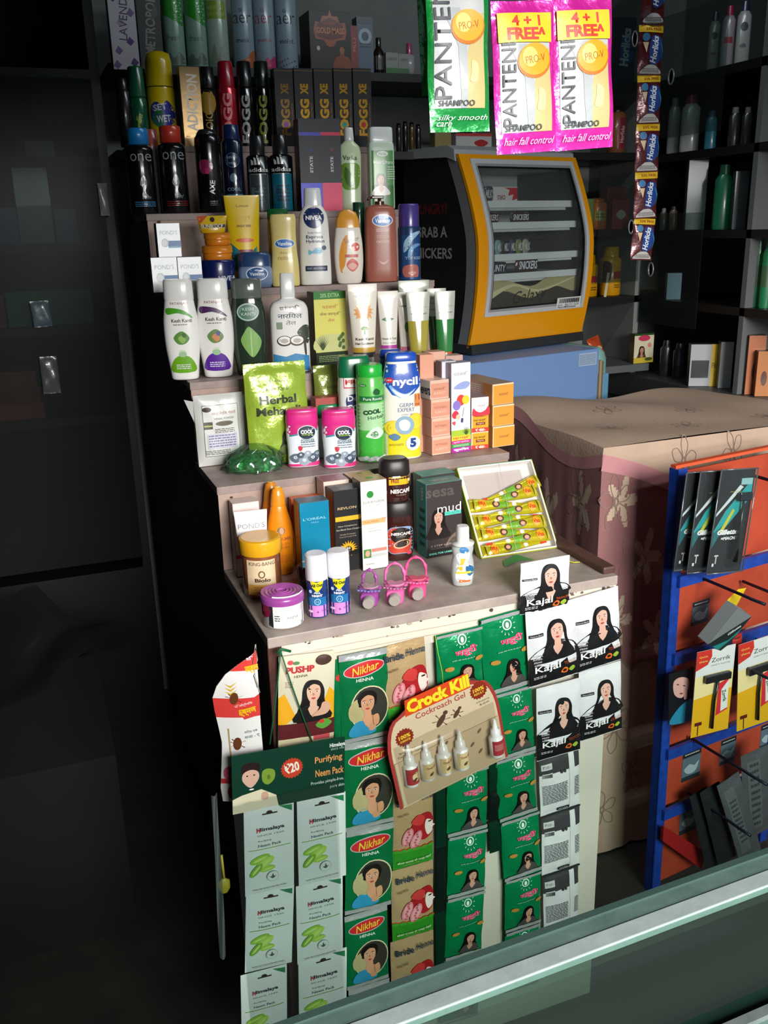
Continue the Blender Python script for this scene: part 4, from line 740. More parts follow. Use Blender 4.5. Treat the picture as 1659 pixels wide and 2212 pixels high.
def clr(p): p.ell(0, .66, .3, .24, '#a9c2b4'); p.ell(0, .66, .26, .2, '#44705a'); p.txt('KESH', 0, .69, .3, .08, '#c9dccf'); p.txt('KANTI', 0, .64, .36, .08, '#c9dccf'); p.blob([(-.1, 1.3), (.4, .9), (.9, .2), (.8, -.5), (.2, -1.3), (-.3, -.9), (-.8, .1), (-.5, .8)], .02, .35, .32, '#7fae5a'); p.blob([(0, 1), (.08, 1), (.1, -1.1), (-.03, -1.1)], .03, .35, .3, '#a9cc84')
bot('hair_wash_bottle', 'translucent dark green bottle with a leaf on its label', 'bottle', 513, 591, 603, 798, Z3, WB, WC, (M('#27352a', .12, 0, coat=.6), M('#5d655e', .12, coat=.6)), clr, e=2.5, rz=-.2)
def coco(p):
    p.txt('पतंजलि', 0, .66, .5, .14, '#5a4a3a', bold=.01); p.txt('नारियल', .0, .585, .62, .15, '#3a4a5a', bold=.01); p.txt('तेल', .02, .515, .26, .12, '#3a4a5a'); p.blob([(-.9, .1), (-.2, .9), (.4, .9), (.9, .3), (.7, -.4), (.3, -1.2), (-.2, -.6)], .36, .4, .22, '#3c4a3c'); p.blob([(-.1, 1), (.1, 1), (.2, -1), (0, -1)], .34, .3, .26, '#4a4a3c')
    for u in (-.17, .15): p.ell(u, .33, .19, .135, '#4a3428'); p.ell(u, .335, .16, .105, '#f2f0ea'); p.ell(u, .33, .1, .06, '#b9b2a6')
    p.poly([(-.45, .02), (.45, .02), (.45, .17), (.1, .2), (-.15, .17), (-.45, .2)], '#3d86b8'); p.txt('Coconut Oil', 0, .09, .62, .11, '#e8f0f6', bold=.01); p.rect(-.34, .45, -.2, .52, '#8a9a80')
bot('coconut_oil_bottle', 'white coconut oil bottle with two coconut halves and a slim neck cap', 'bottle', 594, 677, 591, 791, Z3, [(0, .95), (.02, 1), (.6, 1), (.66, .96), (.71, .8), (.745, .42), (.76, .37)], [(.76, .36), (.78, .38), (.99, .35), (1, .33)], (PLAS('#e9e7e2'), PLAS('#dedfdc')), coco, dr=.55, e=3.2, rz=-.15)
def oilb(p):
    p.rect(-.5, .9, .5, 1, '#2f7a34'); p.txt('20% EXTRA', 0, .95, .6, .12, '#9fc48a', bold=.02); p.rect(-.5, .2, .5, .9, '#dbd56a'); p.blob([(-1.2, .2), (0, .5), (1.2, .2), (1.2, -.7), (-1.2, -.7)], 0, .34, .4, '#c9cc8a'); p.txt('पतंजलि', 0, .8, .5, .12, '#c8763a', bold=.01); p.txt('केश कान्ति', 0, .7, .66, .12, '#8a5a2a', bold=.01); p.txt('तेल', .02, .62, .2, .1, '#b0432a')
    for k in range(9): a = radians(40+12*k); p.poly([(-.3, .22), (-.26, .22), (-.28+.3*cos(a), .22+.22*sin(a))], '#3c4f2a')
    for k in range(7): p.ell(.3+.07*cos(k*2.2), .24+.03*k, .05, .06, '#4f6a34')
    p.rect(-.5, 0, .5, .19, '#20301c'); p.lines(0, .1, .84, .2, 4, '#9ab07a')
carton('hair_oil_carton', 'yellow-green hair oil carton with aloe plants and a green top band', 'carton', 684, 793, 752, 787, 632, Z3, .05, '#d6cf62', oilb, sidec='#2c3a24', topc='#24602a')
def kk(p): p.txt('पतंजलि', 0, .86, .6, .1, '#6a5a3a'); p.ell(0, .67, .3, .3, '#d98f3a', amp=.18, k=14); p.ell(0, .67, .14, .14, '#4a2a1c'); p.poly([(-.02, .4), (.02, .4), (.02, .58), (-.02, .58)], '#5a8a3a'); p.blob([(0, 1), (.8, .2), (0, -.2), (-.8, .3)], 0, .45, .15, '#6a9a44'); p.txt('Kesh Kanti', 0, .345, .6, .09, '#3a2a20', bold=.02); p.txt('Hair Conditioner', 0, .29, .62, .08, '#3a2a20', bold=.02); p.rect(-.38, .18, .38, .24, '#caa13a'); p.rect(-.37, .12, .37, .18, '#3a3a3c')
TB = [(.0, .62, .62), (.02, .66, .64), (.12, .67, .62), (.125, .7, .6), (.5, .86, .42), (.9, .99, .06), (.93, 1, .035), (1, 1, .03)]
def tubeT(lab, xl, xr, yt, yb, col, capc, art, Y=None, cl=None, seal=None):
    bd = [(.125, .72, .6), (.5, .86, .42), (.9, .99, .06), (.93, 1, .035), (1, 1, .03)]; cp_ = [(0, .62, .6), (.02, .66, .64), (.12, .67, .62)]
    Pn = base_at(xl, xr, yb, Z3, Y or Y3+.02); dep = (Pn-CAM).dot(CF); w = (xr-xl)*dep/FOC; h = topz(Vector((Pn.x, Pn.y, Z3)), yt)-Z3; b = w/2*.64
    root = thing('cream_tube', lab, 'tube', (Pn.x, Pn.y+b, Z3+.0006), -.15, 'standing tubes on the shampoo step'); f = [(q[0]*h, q[1]*w/2, q[2]*w/2) for q in bd]; m = MB(); m.lathe(f, col); 
    if seal: m.lathe([(.6*h, .885*w/2+.0003, .33*w/2+.0003), (.9*h, .99*w/2+.0003, .06*w/2+.0003), (1*h, w/2+.0003, .03*w/2+.0003)], seal)
    if art: art(P(m, round_surf(f), w, h))
    m.build('body', root); m = MB(); m.lathe([(q[0]*h, q[1]*w/2, q[2]*w/2) for q in cp_]+[(.127*h, .64*w/2, .6*w/2)], capc); m.build('cap', root); return root
tubeT('white tube with a big sunflower', 762, 826, 615, 778, PLAS('#e6dfd0'), PLAS('#dcd6cc'), kk)
def nt_(p): p.txt('PATANJALI', 0, .86, .62, .06, '#5a5a4a'); p.blob([(0, 1), (.3, .3), (1, .1), (.4, -.3), (.1, -1), (-.3, -.3), (-1, 0), (-.3, .4)], -.05, .62, .3, '#3a7a4a', 2); p.txt('Neem & Tulsi', 0, .36, .66, .1, '#3f6a3a', bold=.02); p.txt('FACE WASH', 0, .3, .6, .07, '#2f7a4a'); p.rect(-.4, .14, .4, .27, '#b0409a')
tubeT('white tube with green leaves and a magenta base band', 823, 868, 630, 757, PLAS('#e2ddd2'), PLAS('#d8d4ca'), nt_, Y=Y3+.03)
def sn_(p): p.txt('सौन्दर्य', -.05, .8, .7, .16, '#2f6a3a', bold=.03); p.blob([(0, 1), (.5, .1), (0, -1), (-.5, .1)], 0, .5, .3, '#5a8a4a'); p.ell(.1, .4, .12, .14, '#d9c05a'); p.rect(-.4, .14, .4, .22, '#c86a8a')
tubeT('white tube with a leaf and yellow fruit, half hidden by the amber tube', 864, 900, 632, 756, PLAS('#dcd6c8'), PLAS('#d8d2c6'), sn_, Y=Y3+.06)
def al(p): p.txt('PATANJALI', 0, .86, .5, .05, '#5a6a58'); p.txt('saundarya', 0, .79, .7, .09, '#4a5a4a'); p.txt('aloe vera gel', 0, .7, .66, .08, '#3a4a3a', bold=.02)
GRL = M('#2f7a3c', .12, 0, coat=.8); AMB = M('#a59a3c', .12, 0, coat=.8); SL = M('#b7bcae', .2, .1, coat=.6)
tubeT('amber-yellow clear gel tube in front of a taller clear one', 885, 937, 632, 764, AMB, PLAS('#8a7a3a'), al, seal=SL, Y=Y3+.01)
tubeT('tall clear tube rising behind the amber gel tube', 870, 938, 607, 750, SL, PLAS('#a8a28a'), None, Y=Y3+.12)
tubeT('green gel tube with an orange-red cap, nearer the yellow cooler', 945, 990, 630, 766, GRL, PLAS('#d8481c'), al, seal=SL)
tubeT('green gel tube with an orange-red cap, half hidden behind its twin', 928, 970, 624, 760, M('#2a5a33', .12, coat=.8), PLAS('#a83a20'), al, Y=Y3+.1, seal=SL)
# ================================================================== powder row (z = 1.0)
Z4, Y4 = T[4]
def on(mb, name, label, cat, loc, rz=0, rx=0, ry=0, group=None): o = mb.build(name); tag(o, label, cat, group); return put(o, loc, rz, rx, ry)
A = Wz(425, 1001, Z4+.002); B = Wz(528, 992, Z4+.002); w = (B-A).length; h = topz(A, 852)-Z4
def wp(p):
    p.rect(-.36, .14, .36, .86, '#50524e'); p.rect(-.35, .147, .35, .853, '#d3d4ce'); p.ell(-.27, .8, .09, .05, '#3b2d2a'); p.txt('आयुर्वेदिक मेहंदी', .06, .74, .5, .08, '#8a3a34'); p.txt('HERBAL POWDER', .06, .67, .4, .04, '#5a4a48'); p.ell(.06, .6, .18, .05, '#6a6354'); p.rect(-.35, .53, -.18, .63, '#43453c'); p.rect(-.35, .565, -.18, .585, '#b5ae5a'); p.lines(.06, .5, .4, .1, 3, '#5a4a48'); p.rect(-.3, .25, .3, .46, '#c2c2d0'); p.lines(0, .36, .56, .26, 5, '#6a6a8a'); p.lines(-.1, .2, .5, .1, 3, '#5a5a58')
pm = pouch(w*1.02, h, .016, M('#cfd0cb', .25, .1, coat=.7, bump=.3, bs=30), wp, 3, seal=.03, puff=.35, wr=.002, back=M('#c9cac6', .3))
pm.add([(-w*.5, 0, h*.92), (-w*.68, .01, h*.95), (-w*.5, .006, h*.6), (w*.5, 0, h*.95), (w*.66, .01, h*.96), (w*.5, .006, h*.72)], [(0, 1, 2), (3, 5, 4)], M('#c9cac6', .3, coat=.5))
on(pm, 'powder_pouch', 'crumpled white plastic pouch with printed label at the left end of its step', 'pouch', ((A.x+B.x)/2-.0, 2.185, Z4+.002), .03, rx=-.02)
def hm(p):
    p.txt('PATANJALI', 0, .82, .34, .045, '#4a5a1a'); p.txt('Kesh Kanti', .0, .75, .36, .06, '#3a4a1a'); p.txt('Herbal', 0, .645, .6, .135, '#1f2a12', bold=.03); p.txt('Mehandi', 0, .535, .72, .135, '#1f2a12', bold=.03); p.woman(.12, .26, .13, '#171310', '#c49a7c', '#5a6a3a')
for x0, x1, yb, yt, YY, lab, dd in ((545, 668, 950, 793, None, 'bright green henna powder pouch leaning on the riser', 1), (690, 760, 900, 795, Y4+.2, 'second green henna pouch mostly hidden behind the powder bottles', 0)):
    A = Wz(x0, 948, Z4+.002) if YY is None else Vector((Wy(x0, yb, YY).x, YY, Z4+.002)); 
    if YY is None: A = Vector((Wy(x0, yb, Y4+.13).x, Y4+.13, Z4+.002)); YY = A.y
    B = Wy(x1, yb, YY); w = B.x-A.x; h = topz(A, yt)-Z4
    on(pouch(w*1.08, h, .018, foil('#9cb83c' if dd else '#7d8a3a', .2), hm, 5+dd, seal=.05, puff=.4, wr=.0022), 'henna_pouch', lab, 'pouch', ((A.x+B.x)/2, YY+.012, Z4+.003), .02, rx=-.06, group='green henna powder pouches')
# green cup wrapped in clear film
c0 = Wz(560, 1024, Z4); r = (622-500)/2*(c0-CAM).dot(CF)/FOC
bg = thing('herb_bag', 'knotted clear bag of dark green leaves slumped at the step edge', 'bag', (c0.x, c0.y+r*.75, Z4+.001), -.1)
m = MB(); rn = random.Random(4)
m.lathe([(0, r*.8, r*.6), (.004, r*1.0, r*.75), (.02, r*.98, r*.7), (.034, r*.8, r*.5), (.043, r*.45, r*.3)], M('#0f4a26', .35, bump=1, bs=120, mot=.3, ms=110, h2='#3faa58'), n=26)
m.build('leaves', bg); m = MB()
def fl(a, b):
    t = 2*pi*a; z = b*.062; k = (1-b**2.2)**.6 if b < 1 else 0; q = r*(1.0+.1*sin(7*t+4*b)+.08*sin(11*t-6*b)+.05*sin(19*t+9*b))*k+.003
    return q*cos(t)+.004*b, q*.8*sin(t), z+.001
m.grid(fl, 46, 14, G('#c8d8cc', .975, .1, .1)); m.tube([(-r*1.02, -.0, .003), (-r*.7, -r*.5, .006), (-r*.4, -r*.72, .01)], .0012, M('#9fae9f', .3)); m.build('film', bg)
def rose(p):
    p.poly([(-.49, .56), (-.1, .6), (.49, .66), (.49, .95), (-.49, .95)], '#cf2a78'); p.poly([(-.49, .53), (-.1, .57), (.49, .63), (.49, .66), (-.1, .6), (-.49, .56)], '#4a8a9a'); p.blob([(-1, .5), (0, .9), (1, .5), (1, -.4), (0, -.9), (-1, -.4)], .1, .6, .24, '#e8ecec'); p.blob([(-1, .5), (0, .9), (1, .5), (1, -.4), (0, -.9), (-1, -.4)], .1, .6, .22, '#1b2a3e'); p.txt('COOL', .1, .615, .36, .12, '#ffffff', bold=.05); p.rect(-.05, .555, .25, .575, '#7a9a3a'); p.txt('PRICKLY HEAT', .12, .5, .36, .045, '#5a6a78'); p.txt('POWDER', .12, .465, .4, .075, '#4a6a7a', bold=.02); p.poly([(-.49, .02), (.49, .02), (.49, .1), (0, .07), (-.49, .06)], '#d8347a')
    for i, (u, v, k) in enumerate(((-.25, .17, .16), (0, .12, .17), (.25, .16, .16), (.38, .22, .12), (.1, .24, .1), (-.1, .22, .1))): p.blob([(-1, .2), (-.3, .8), (.7, .7), (1, -.1), (.2, -.9), (-.7, -.6)], u, v, k, ('#5f6c7c', '#8d9aa8', '#3f4c5c')[i % 3]); p.blob([(-.6, .3), (.1, .6), (.4, 0), (-.2, -.3)], u, v, k*.7, '#c3ced8')
    p.blob([(-.7, .8), (0, 1), (.7, .7), (.5, -.4), (0, -.8), (-.5, -.4)], -.1, .33, .085, '#c82a3e'); p.poly([(-.1, .28), (-.08, .28), (-.03, .18), (-.05, .18)], '#3f6a3a'); p.lines(.12, .4, .4, .2, 3, '#6a7a8a')
PBD = [(0, .9), (.02, .93), (.3, .92), (.6, .97), (.72, .94), (.74, .93)]; PCP = [(.74, .95), (.76, .97), (.96, .93), (.99, .88), (1, .84)]
for xl, xr, yt, yb, lab in ((626, 699, 885, 1010, 'stubby pink-capped powder bottle with a rose, left one of two'), (704, 779, 886, 1012, 'stubby pink-capped powder bottle with a rose, right one of two')):
    bot('powder_bottle', lab, 'bottle', xl, xr, yt, yb, Z4, PBD, PCP, (PLAS('#e0e6ea'), PLAS('#d92c86')), rose, dr=.55, e=2.6, rz=-.16, group='stubby pink powder bottles')
bot('powder_bottle', 'lime green capped powder bottle tucked behind the left pink one', 'bottle', 606, 650, 878, 985, Z4, [(0, 1), (.6, 1)], [(.6, 1), (.97, .98), (1, .9)], (PLAS('#4a5a6a'), PLAS('#7fae1c')), None, dr=.6, e=2.6, Y=Y4+.15, k=1)
bot('powder_bottle', 'green-capped white powder bottle just behind the right pink one', 'bottle', 688, 740, 875, 990, Z4, [(0, 1), (.75, 1)], [(.75, 1.02), (.97, 1), (1, .95)], (PLAS('#cfd8d2'), PLAS('#17804e')), None, dr=.6, e=2.6, Y=Y4+.15, k=1)
carton('soap_carton', 'reddish carton lying behind the green-capped powder bottle', 'carton', 682, 880, 745, 876, 862, Z4, .04, '#a8463e', None, Y=Y4+.16)
def derm(p): p.rect(-.38, .7, .45, .82, '#c8283a'); p.rect(-.36, .71, .43, .81, '#f2eee8'); p.txt('FREE', 0, .76, .66, .14, '#c8202a', bold=.04); p.blob([(-.6, .6), (.9, .6), (1, -.2), (0, -.9), (-.7, -.3)], 0, .55, .42, '#24366a'); p.txt('Dermi', .05, .6, .66, .17, '#eef0f4', bold=.03); p.txt('COOL', .05, .51, .74, .19, '#eef0f4', bold=.04); p.txt('PRICKLY HEAT', .05, .37, .7, .07, '#3a4a7a')
bot('powder_bottle', 'white powder bottle with a deep green cap and a red FREE flash', 'bottle', 742, 812, 771, 985, Z4, [(0, .95), (.02, 1), (.7, 1), (.8, .96)], [(.8, .98), (.82, 1), (.97, .96), (1, .88)], (PLAS('#e0e2de'), PLAS('#0f6a44')), derm, dr=.6, e=2.8, Y=Y4+.11, k=1, rz=-.1)
def pure(p):
    p.poly([(-.49, .02), (.49, .02), (.49, .3), (0, .34), (-.49, .3)], '#3fae3c'); p.poly([(-.49, .34), (.49, .34), (.49, .62), (-.49, .62)], '#a9d3a0'); p.ell(-.28, .8, .13, .05, '#2f7a3a'); p.txt('New', -.28, .8, .16, .05, '#ffffff'); p.blob([(-.8, 0), (-.2, .8), (.7, .3), (.6, -.6), (-.4, -.6)], .2, .73, .16, '#1f5a2c'); p.rect(-.38, .635, .48, .69, '#17733a'); p.txt('Pure Roots', .06, .662, .66, .1, '#e6f2e2', bold=.01); p.txt('COOL', .02, .53, .62, .17, '#1a4a24', rot=6, bold=.07); p.txt('Herbal', .14, .475, .54, .13, '#2a5a34', rot=6, bold=.01); p.blob([(-1, -.2), (-.3, .6), (.4, .8), (1, .1), (.4, -.5), (-.5, -.4)], .1, .3, .32, '#cfe6d0'); p.blob([(-.6, .1), (.1, .6), (.5, 0), (-.1, -.3)], .1, .29, .26, '#5f8a5f')
    for i in range(9): p.ell(-.4+.1*i, .035+.008*(i % 3), .09, .08, ('#c9cfcb', '#a9b3ad')[i % 2], n=10)
bot('powder_bottle', 'tall slim green powder bottle with a bright green cap', 'bottle', 783, 843, 790, 1000, Z4, [(0, .94), (.015, 1), (.84, 1), (.88, .9)], [(.88, .93), (.89, .95), (.985, .93), (1, .88)], (PLAS('#5ab84e'), PLAS('#22b03a')), pure, k=1, rz=-.25)
def nyc(p):
    p.poly([(-.49, .02), (.49, .02), (.49, .36), (.1, .3), (-.49, .3)], '#e0cf22'); p.poly([(-.49, .72), (-.3, .62), (0, .585), (.25, .62), (.49, .7), (.49, .9), (-.49, .9)], '#1b4fb0'); p.blob([(-1, .55), (-.6, -.2), (0, -.5), (.9, .1), (.2, -.25), (-.4, 0)], -.02, .66, .4, '#7fb2e0'); p.blob([(-.9, .3), (-.4, -.3), (.2, -.4), (.9, .2), (.3, -.15), (-.3, -.05)], 0, .64, .34, '#eef4fa'); p.txt('nycil', .05, .73, .66, .27, '#ffffff', bold=.03); p.ell(-.36, .755, .1, .07, '#c8283a'); p.txt('NEW', -.36, .755, .12, .04, '#fff'+'fff'); p.txt('GERM', .06, .52, .36, .1, '#5a6a90'); p.txt('EXPERT', .06, .475, .44, .1, '#5a6a90'); p.txt('COOL LIME', .1, .43, .34, .045, '#7a8aa8'); p.rect(.28, .5, .44, .62, '#d98a4a'); p.rect(.3, .56, .42, .61, '#b03a2a'); p.txt('FREE', .36, .52, .13, .05, '#b03a2a', bold=.02)
    p.ell(.3, .36, .2, .22, '#d9b826'); p.ell(.3, .36, .18, .2, '#ead040'); p.ell(-.3, .31, .2, .2, '#d9b826'); p.ell(-.3, .31, .18, .18, '#ead040'); p.blob([(-1, .4), (-.3, 1), (.6, .8), (1, 0), (.5, -.9), (-.5, -.9), (-1, -.3)], .02, .33, .24, '#8fa9bd'); p.blob([(-.7, .4), (0, .7), (.6, .2), (.3, -.6), (-.5, -.5)], .02, .33, .22, '#dfe8ee'); p.blob([(-.4, .1), (.1, .4), (.4, -.1), (0, -.4)], .02, .33, .18, '#f4f7f9', 1); p.blob([(-1, .2), (0, .7), (1, 0), (0, -.6)], -.25, .22, .15, '#5d7f9c'); p.ell(.22, .155, .19, .19, '#f4f4ee'); p.txt('5', .22, .16, .17, .25, '#1d3f8a', bold=.06); p.lines(-.2, .15, .36, .06, 2, '#8a7a1a')
NB = [(0, .94), (.02, 1), (.72, 1), (.8, .94), (.9, .8), (.92, .78)]; NC = [(.92, .8), (.93, .82), (.985, .78), (1, .7)]
bot('powder_bottle', 'large yellow, white and blue prickly heat powder bottle', 'bottle', 837, 919, 763, 993, Z4, NB, NC, (PLAS('#e8e6d8'), PLAS('#1d4fb4')), nyc, dr=.55, e=2.8, rz=-.15, k=1)
bot('powder_bottle', 'blue-topped powder bottle directly behind the large yellow one', 'bottle', 824, 880, 756, 960, Z4, NB, NC, (PLAS('#2a4fa4'), PLAS('#1d3f9a')), None, dr=.55, e=2.8, Y=Y4+.13, k=1)
# soap cartons ---------------------------------------------------------------
A = Wz(934, 985, Z4); B = Wz(974, 979, Z4); rr = atan2(B.y-A.y, B.x-A.x); w = (B-A).xy.length; hs = (topz(A, 825)-Z4)/4
def soap(t, c='#d9967c'):
    def art(p): p.rect(-.46, .08, .48, .84, c); p.txt(t, 0, .55, .66, .13, '#a8664e', bold=.01); p.txt('KANTI', 0, .32, .6, .12, '#e8bda8', bold=.01)
    return art
for i in range(4):
    carton3('soap_carton', ('peach soap carton at the foot of the four-high stack', 'peach soap carton second from the bottom of the four-high stack', 'peach soap carton third up in the four-high stack', 'soap carton with a white side on top of the four-high stack')[i], 'carton', (A.x+(.0, -.001, -.002, -.004)[i], A.y, Z4+.0006+i*(hs+.0005)), rr+(.0, .02, -.01, .02)[i], w, .085, hs, '#e8b8a2', soap('पतंजलि' if i == 3 else 'PATANJALI'), sidec='#e0a48c' if i < 3 else '#d8ccc6', topc='#e6c4b4', group='peach soap cartons', sart=(lambda p: p.txt('aloevera', .1, .5, .8, .3, '#3a3436', bold=.03)) if i == 3 else None)
def jun(p):
    p.txt('पतंजलि', 0, .88, .74, .17, '#8a8a92'); p.blob([(-1, -.2), (-.4, .3), (.5, .5), (1, .2), (.4, -.3)], .05, .74, .42, '#9aa8d8'); p.ell(-.0, .585, .22, .25, '#e0483a'); p.ell(.25, .585, .19, .2, '#ead03a'); p.ell(-.22, .53, .2, .22, '#8f7ac8'); p.blob([(-1, .2), (-.2, 1), (.6, .4), (.3, -.5), (-.6, -.6)], -.25, .42, .22, '#d8384a'); p.ell(-.15, .4, .11, .12, '#f0c4a4'); p.blob([(-.3, .6), (.5, .6), (.4, -.8), (-.4, -.7)], .05, .36, .13, '#5a4a7a'); p.blob([(-.5, .3), (.5, .5), (.3, -.5)], -.38, .33, .18, '#d8505a'); p.poly([(.07, .4), (.09, .4), (.16, .5), (.14, .5)], '#7a5a3a')
    p.rect(-.5, .18, .5, .25, '#a9c43a')
    for k in range(8): a = radians(30+17*k); p.poly([(.24, .19), (.3, .19), (.27+.28*cos(a), .19+.1*sin(a))], '#3f5a2a')
    p.rect(-.5, .135, .5, .185, '#e8c83a'); p.txt('दन्त कान्ति', 0, .16, .86, .14, '#c8483a', bold=.03); p.rect(-.5, .095, .5, .135, '#d83a8a'); p.txt('जूनियर टूथपेस्ट', 0, .115, .8, .08, '#ffffff'); p.rect(-.5, .055, .5, .095, '#3a9a4a'); p.lines(0, .075, .8, .1, 2, '#cfe8c8'); p.rect(-.5, 0, .5, .055, '#b02a9a'); p.txt('जूनियर', 0, .028, .8, .15, '#ffffff', bold=.03)
carton('toothpaste_carton', 'tall white children\'s toothpaste carton with balloons', 'carton', 975, 979, 1016, 973, 786, Z4, .038, '#eceaf0', jun, sidec='#98949e', topc='#aaa6b0')
carton('toothpaste_carton', 'tall lilac-white carton just behind the balloon carton', 'carton', 955, 975, 985, 971, 782, Z4, .036, '#dcd8e0', None, sidec='#97949c', topc='#aaa6b0', Y=Y4+.085)
A = Wz(1018, 972, Z4); B = Wz(1055, 968, Z4); rr = atan2(B.y-A.y, B.x-A.x); w = (B-A).xy.length; hh = (topz(A, 861)-Z4)/3
def r40(p): p.rect(-.44, .0, .48, .95, '#e0a428'); p.txt('दन्त कान्ति', 0, .68, .74, .16, '#4a2a1a', bold=.02); p.rect(-.24, .4, .3, .56, '#8a2f24'); p.txt('नेचुरल', .03, .48, .4, .1, '#f0d9b0'); p.rect(-.48, .0, .5, .24, '#d8402e'); p.txt('₹ 40/-', .02, .12, .56, .15, '#fff0e0', bold=.04)
def whr(p): p.blob([(-1.05, .4), (-.6, 0), (0, -.15), (.6, .1), (1.05, .6), (1.05, -.6), (-1.05, -.6)], .05, .2, .42, '#d8384a'); p.txt('पतंजलि', .1, .52, .5, .14, '#9a6a6a')
for i in range(3):
    carton3('toothpaste_carton', ('yellow and red ₹40 carton at the bottom of the narrow stack', 'yellow and red ₹40 carton in the middle of the narrow stack', 'white carton with a red curve on top of the narrow stack')[i], 'carton', (A.x, A.y, Z4+.0006+i*(hh+.0004)), rr, w, .15, hh, '#efe2cc' if i < 2 else '#eee8e8', r40 if i < 2 else whr, sidec='#e0cdb8', topc='#8d8184', group='narrow stack of toothpaste cartons')
A = Wz(1064, 968, Z4); B = Wz(1110, 961, Z4); rr = atan2(B.y-A.y, B.x-A.x); w = (B-A).xy.length; hh = (topz(A, 832)-Z4)/3
def amb(p): p.rect(-.46, .03, .49, .93, '#e39a3a'); p.txt('पतंजलि', .04, .5, .48, .12, '#9a5a2a', bold=.01)
for i in range(3):
    carton3('toothpaste_carton', ('long amber carton at the bottom of the right-hand stack', 'long amber carton in the middle of the right-hand stack', 'long amber carton topping the right-hand stack, with its side showing')[i], 'carton', (A.x-.001*i, A.y, Z4+.0006+i*(hh+.0005)), rr+.03*(i-1), w, .17, hh, '#f0d8b8', amb, sidec='#d08a3a' if i < 2 else '#c9864a', topc='#a08a7c', group='long amber cartons', sart=(lambda p: (p.rect(-.5, .02, .25, .98, '#b8988a'), p.lines(-.05, .5, .5, .25, 8, '#e8ddd4'))) if i == 2 else None)
for (xl, xr, yb, yt, c, lab) in ((908, 938, 860, 768, '#d9987f', 'peach carton standing behind the soap stack'), (925, 962, 860, 762, '#dba890', 'peach carton beside it, just under the amber tube'), (963, 1000, 860, 770, '#c9a294', 'dusty pink carton in front of the blue chest')):
    carton('soap_carton', lab, 'carton', xl, yb, xr, yb-2, yt, Z4, .04, c, None, Y=Y4+(.1, .15, .17)[(925, 963).index(xl)+1 if xl in (925, 963) else 0])
# ================================================================== worktop goods (z = .8)
ZW = .8
def fair(p): p.txt('Fair &', .0, .86, .62, .14, '#d86a7a', sh=.2, bold=.01); p.txt('Lovely', .1, .79, .6, .13, '#d86a7a', sh=.2); p.rect(-.5, .25, .5, .3, '#d8486a'); p.lines(.1, .5, .7, .7, 7, '#c9a0a4')
carton('cream_carton', 'pale pink carton with pink script at the far left of the worktop', 'carton', 514, 1252, 570, 1244, 1090, ZW, .04, '#ecd6d2', fair, sidec='#c0a49c', topc='#d8c4bc', Y=1.93)
def bb(p): p.txt("POND'S", 0, .8, .8, .15, '#6a6a6e', bold=-.01); p.rect(-.42, .48, .42, .64, '#e04a8a'); p.txt('BB+', .18, .56, .3, .13, '#fff0f6', bold=.03); p.rect(-.38, .2, .38, .46, '#e88ab0'); p.lines(-.1, .54, .3, .08, 2, '#f6c8da')
r_ = bot('cream_tube', 'white tube with pink bands standing behind the yellow-lidded jar', 'tube', 522, 593, 1113, 1235, ZW, [(.12, .6, .6), (.5, .84, .4), (.93, .99, .05), (1, 1, .03)], [(0, .5, .5), (.12, .56, .56)], (PLAS('#e6e0e2'), PLAS('#e0a0bc')), bb, Y=1.845, rz=-.1, k=2)
def lak(p): p.ell(0, .52, .14, .14, '#8a6a5a'); p.ell(.02, .52, .08, .12, '#c9a07a'); p.txt('LAKME', .05, .43, .6, .12, '#a8602a', bold=.02); p.lines(.05, .37, .4, .1, 2, '#b86a20'); p.lines(.1, .2, .5, .3, 6, '#c8701c'); p.txt('SUN', .1, .33, .3, .09, '#a8602a')
LB = [(0, .78, .5), (.03, .86, .55), (.2, 1, .62), (.4, 1, .62), (.6, .82, .55), (.78, .55, .42), (.8, .53, .4)]; LC = [(.8, .54, .42), (.9, .46, .36), (.98, .36, .28), (1, .24, .2)]
bot('sunscreen_bottle', 'orange tapering sunscreen bottle, front one of two', 'bottle', 587, 649, 1060, 1248, ZW, LB, LC, (PLAS('#f08a12'), PLAS('#e88c1c')), lak, rz=-.1, k=3)
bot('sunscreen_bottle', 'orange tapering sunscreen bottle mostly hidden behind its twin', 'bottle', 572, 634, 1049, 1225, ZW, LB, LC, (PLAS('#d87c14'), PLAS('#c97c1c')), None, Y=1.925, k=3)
carton('cream_carton', 'orange carton lying behind the orange bottles', 'carton', 636, 1222, 700, 1216, 1078, ZW, .02, '#e0702c', None, sidec='#c85a20', topc='#d8602c', Y=1.955)
def lor(p): p.rect(-.5, 0, .5, .25, '#c9d3da'); p.rect(-.5, 0, .38, .29, '#e8e8e6'); p.txt("L'ORÉAL", 0, .8, .78, .1, '#9fd0e0', bold=.0); p.txt('PARIS', 0, .75, .26, .05, '#7fb8cc'); p.txt('PERFECT', -.08, .22, .62, .09, '#3a3a3c'); p.txt('CLEAN', -.2, .14, .4, .08, '#3a3a3c'); p.rect(.38, .1, .5, .25, '#d8a83a')
carton('cream_carton', 'metallic blue cream carton with a white lower corner', 'carton', 655, 1262, 718, 1252, 1089, ZW, .045, M('#0f8db4', .3, .3), lor, sidec='#171c26', topc='#0f4a60', rz=.0)
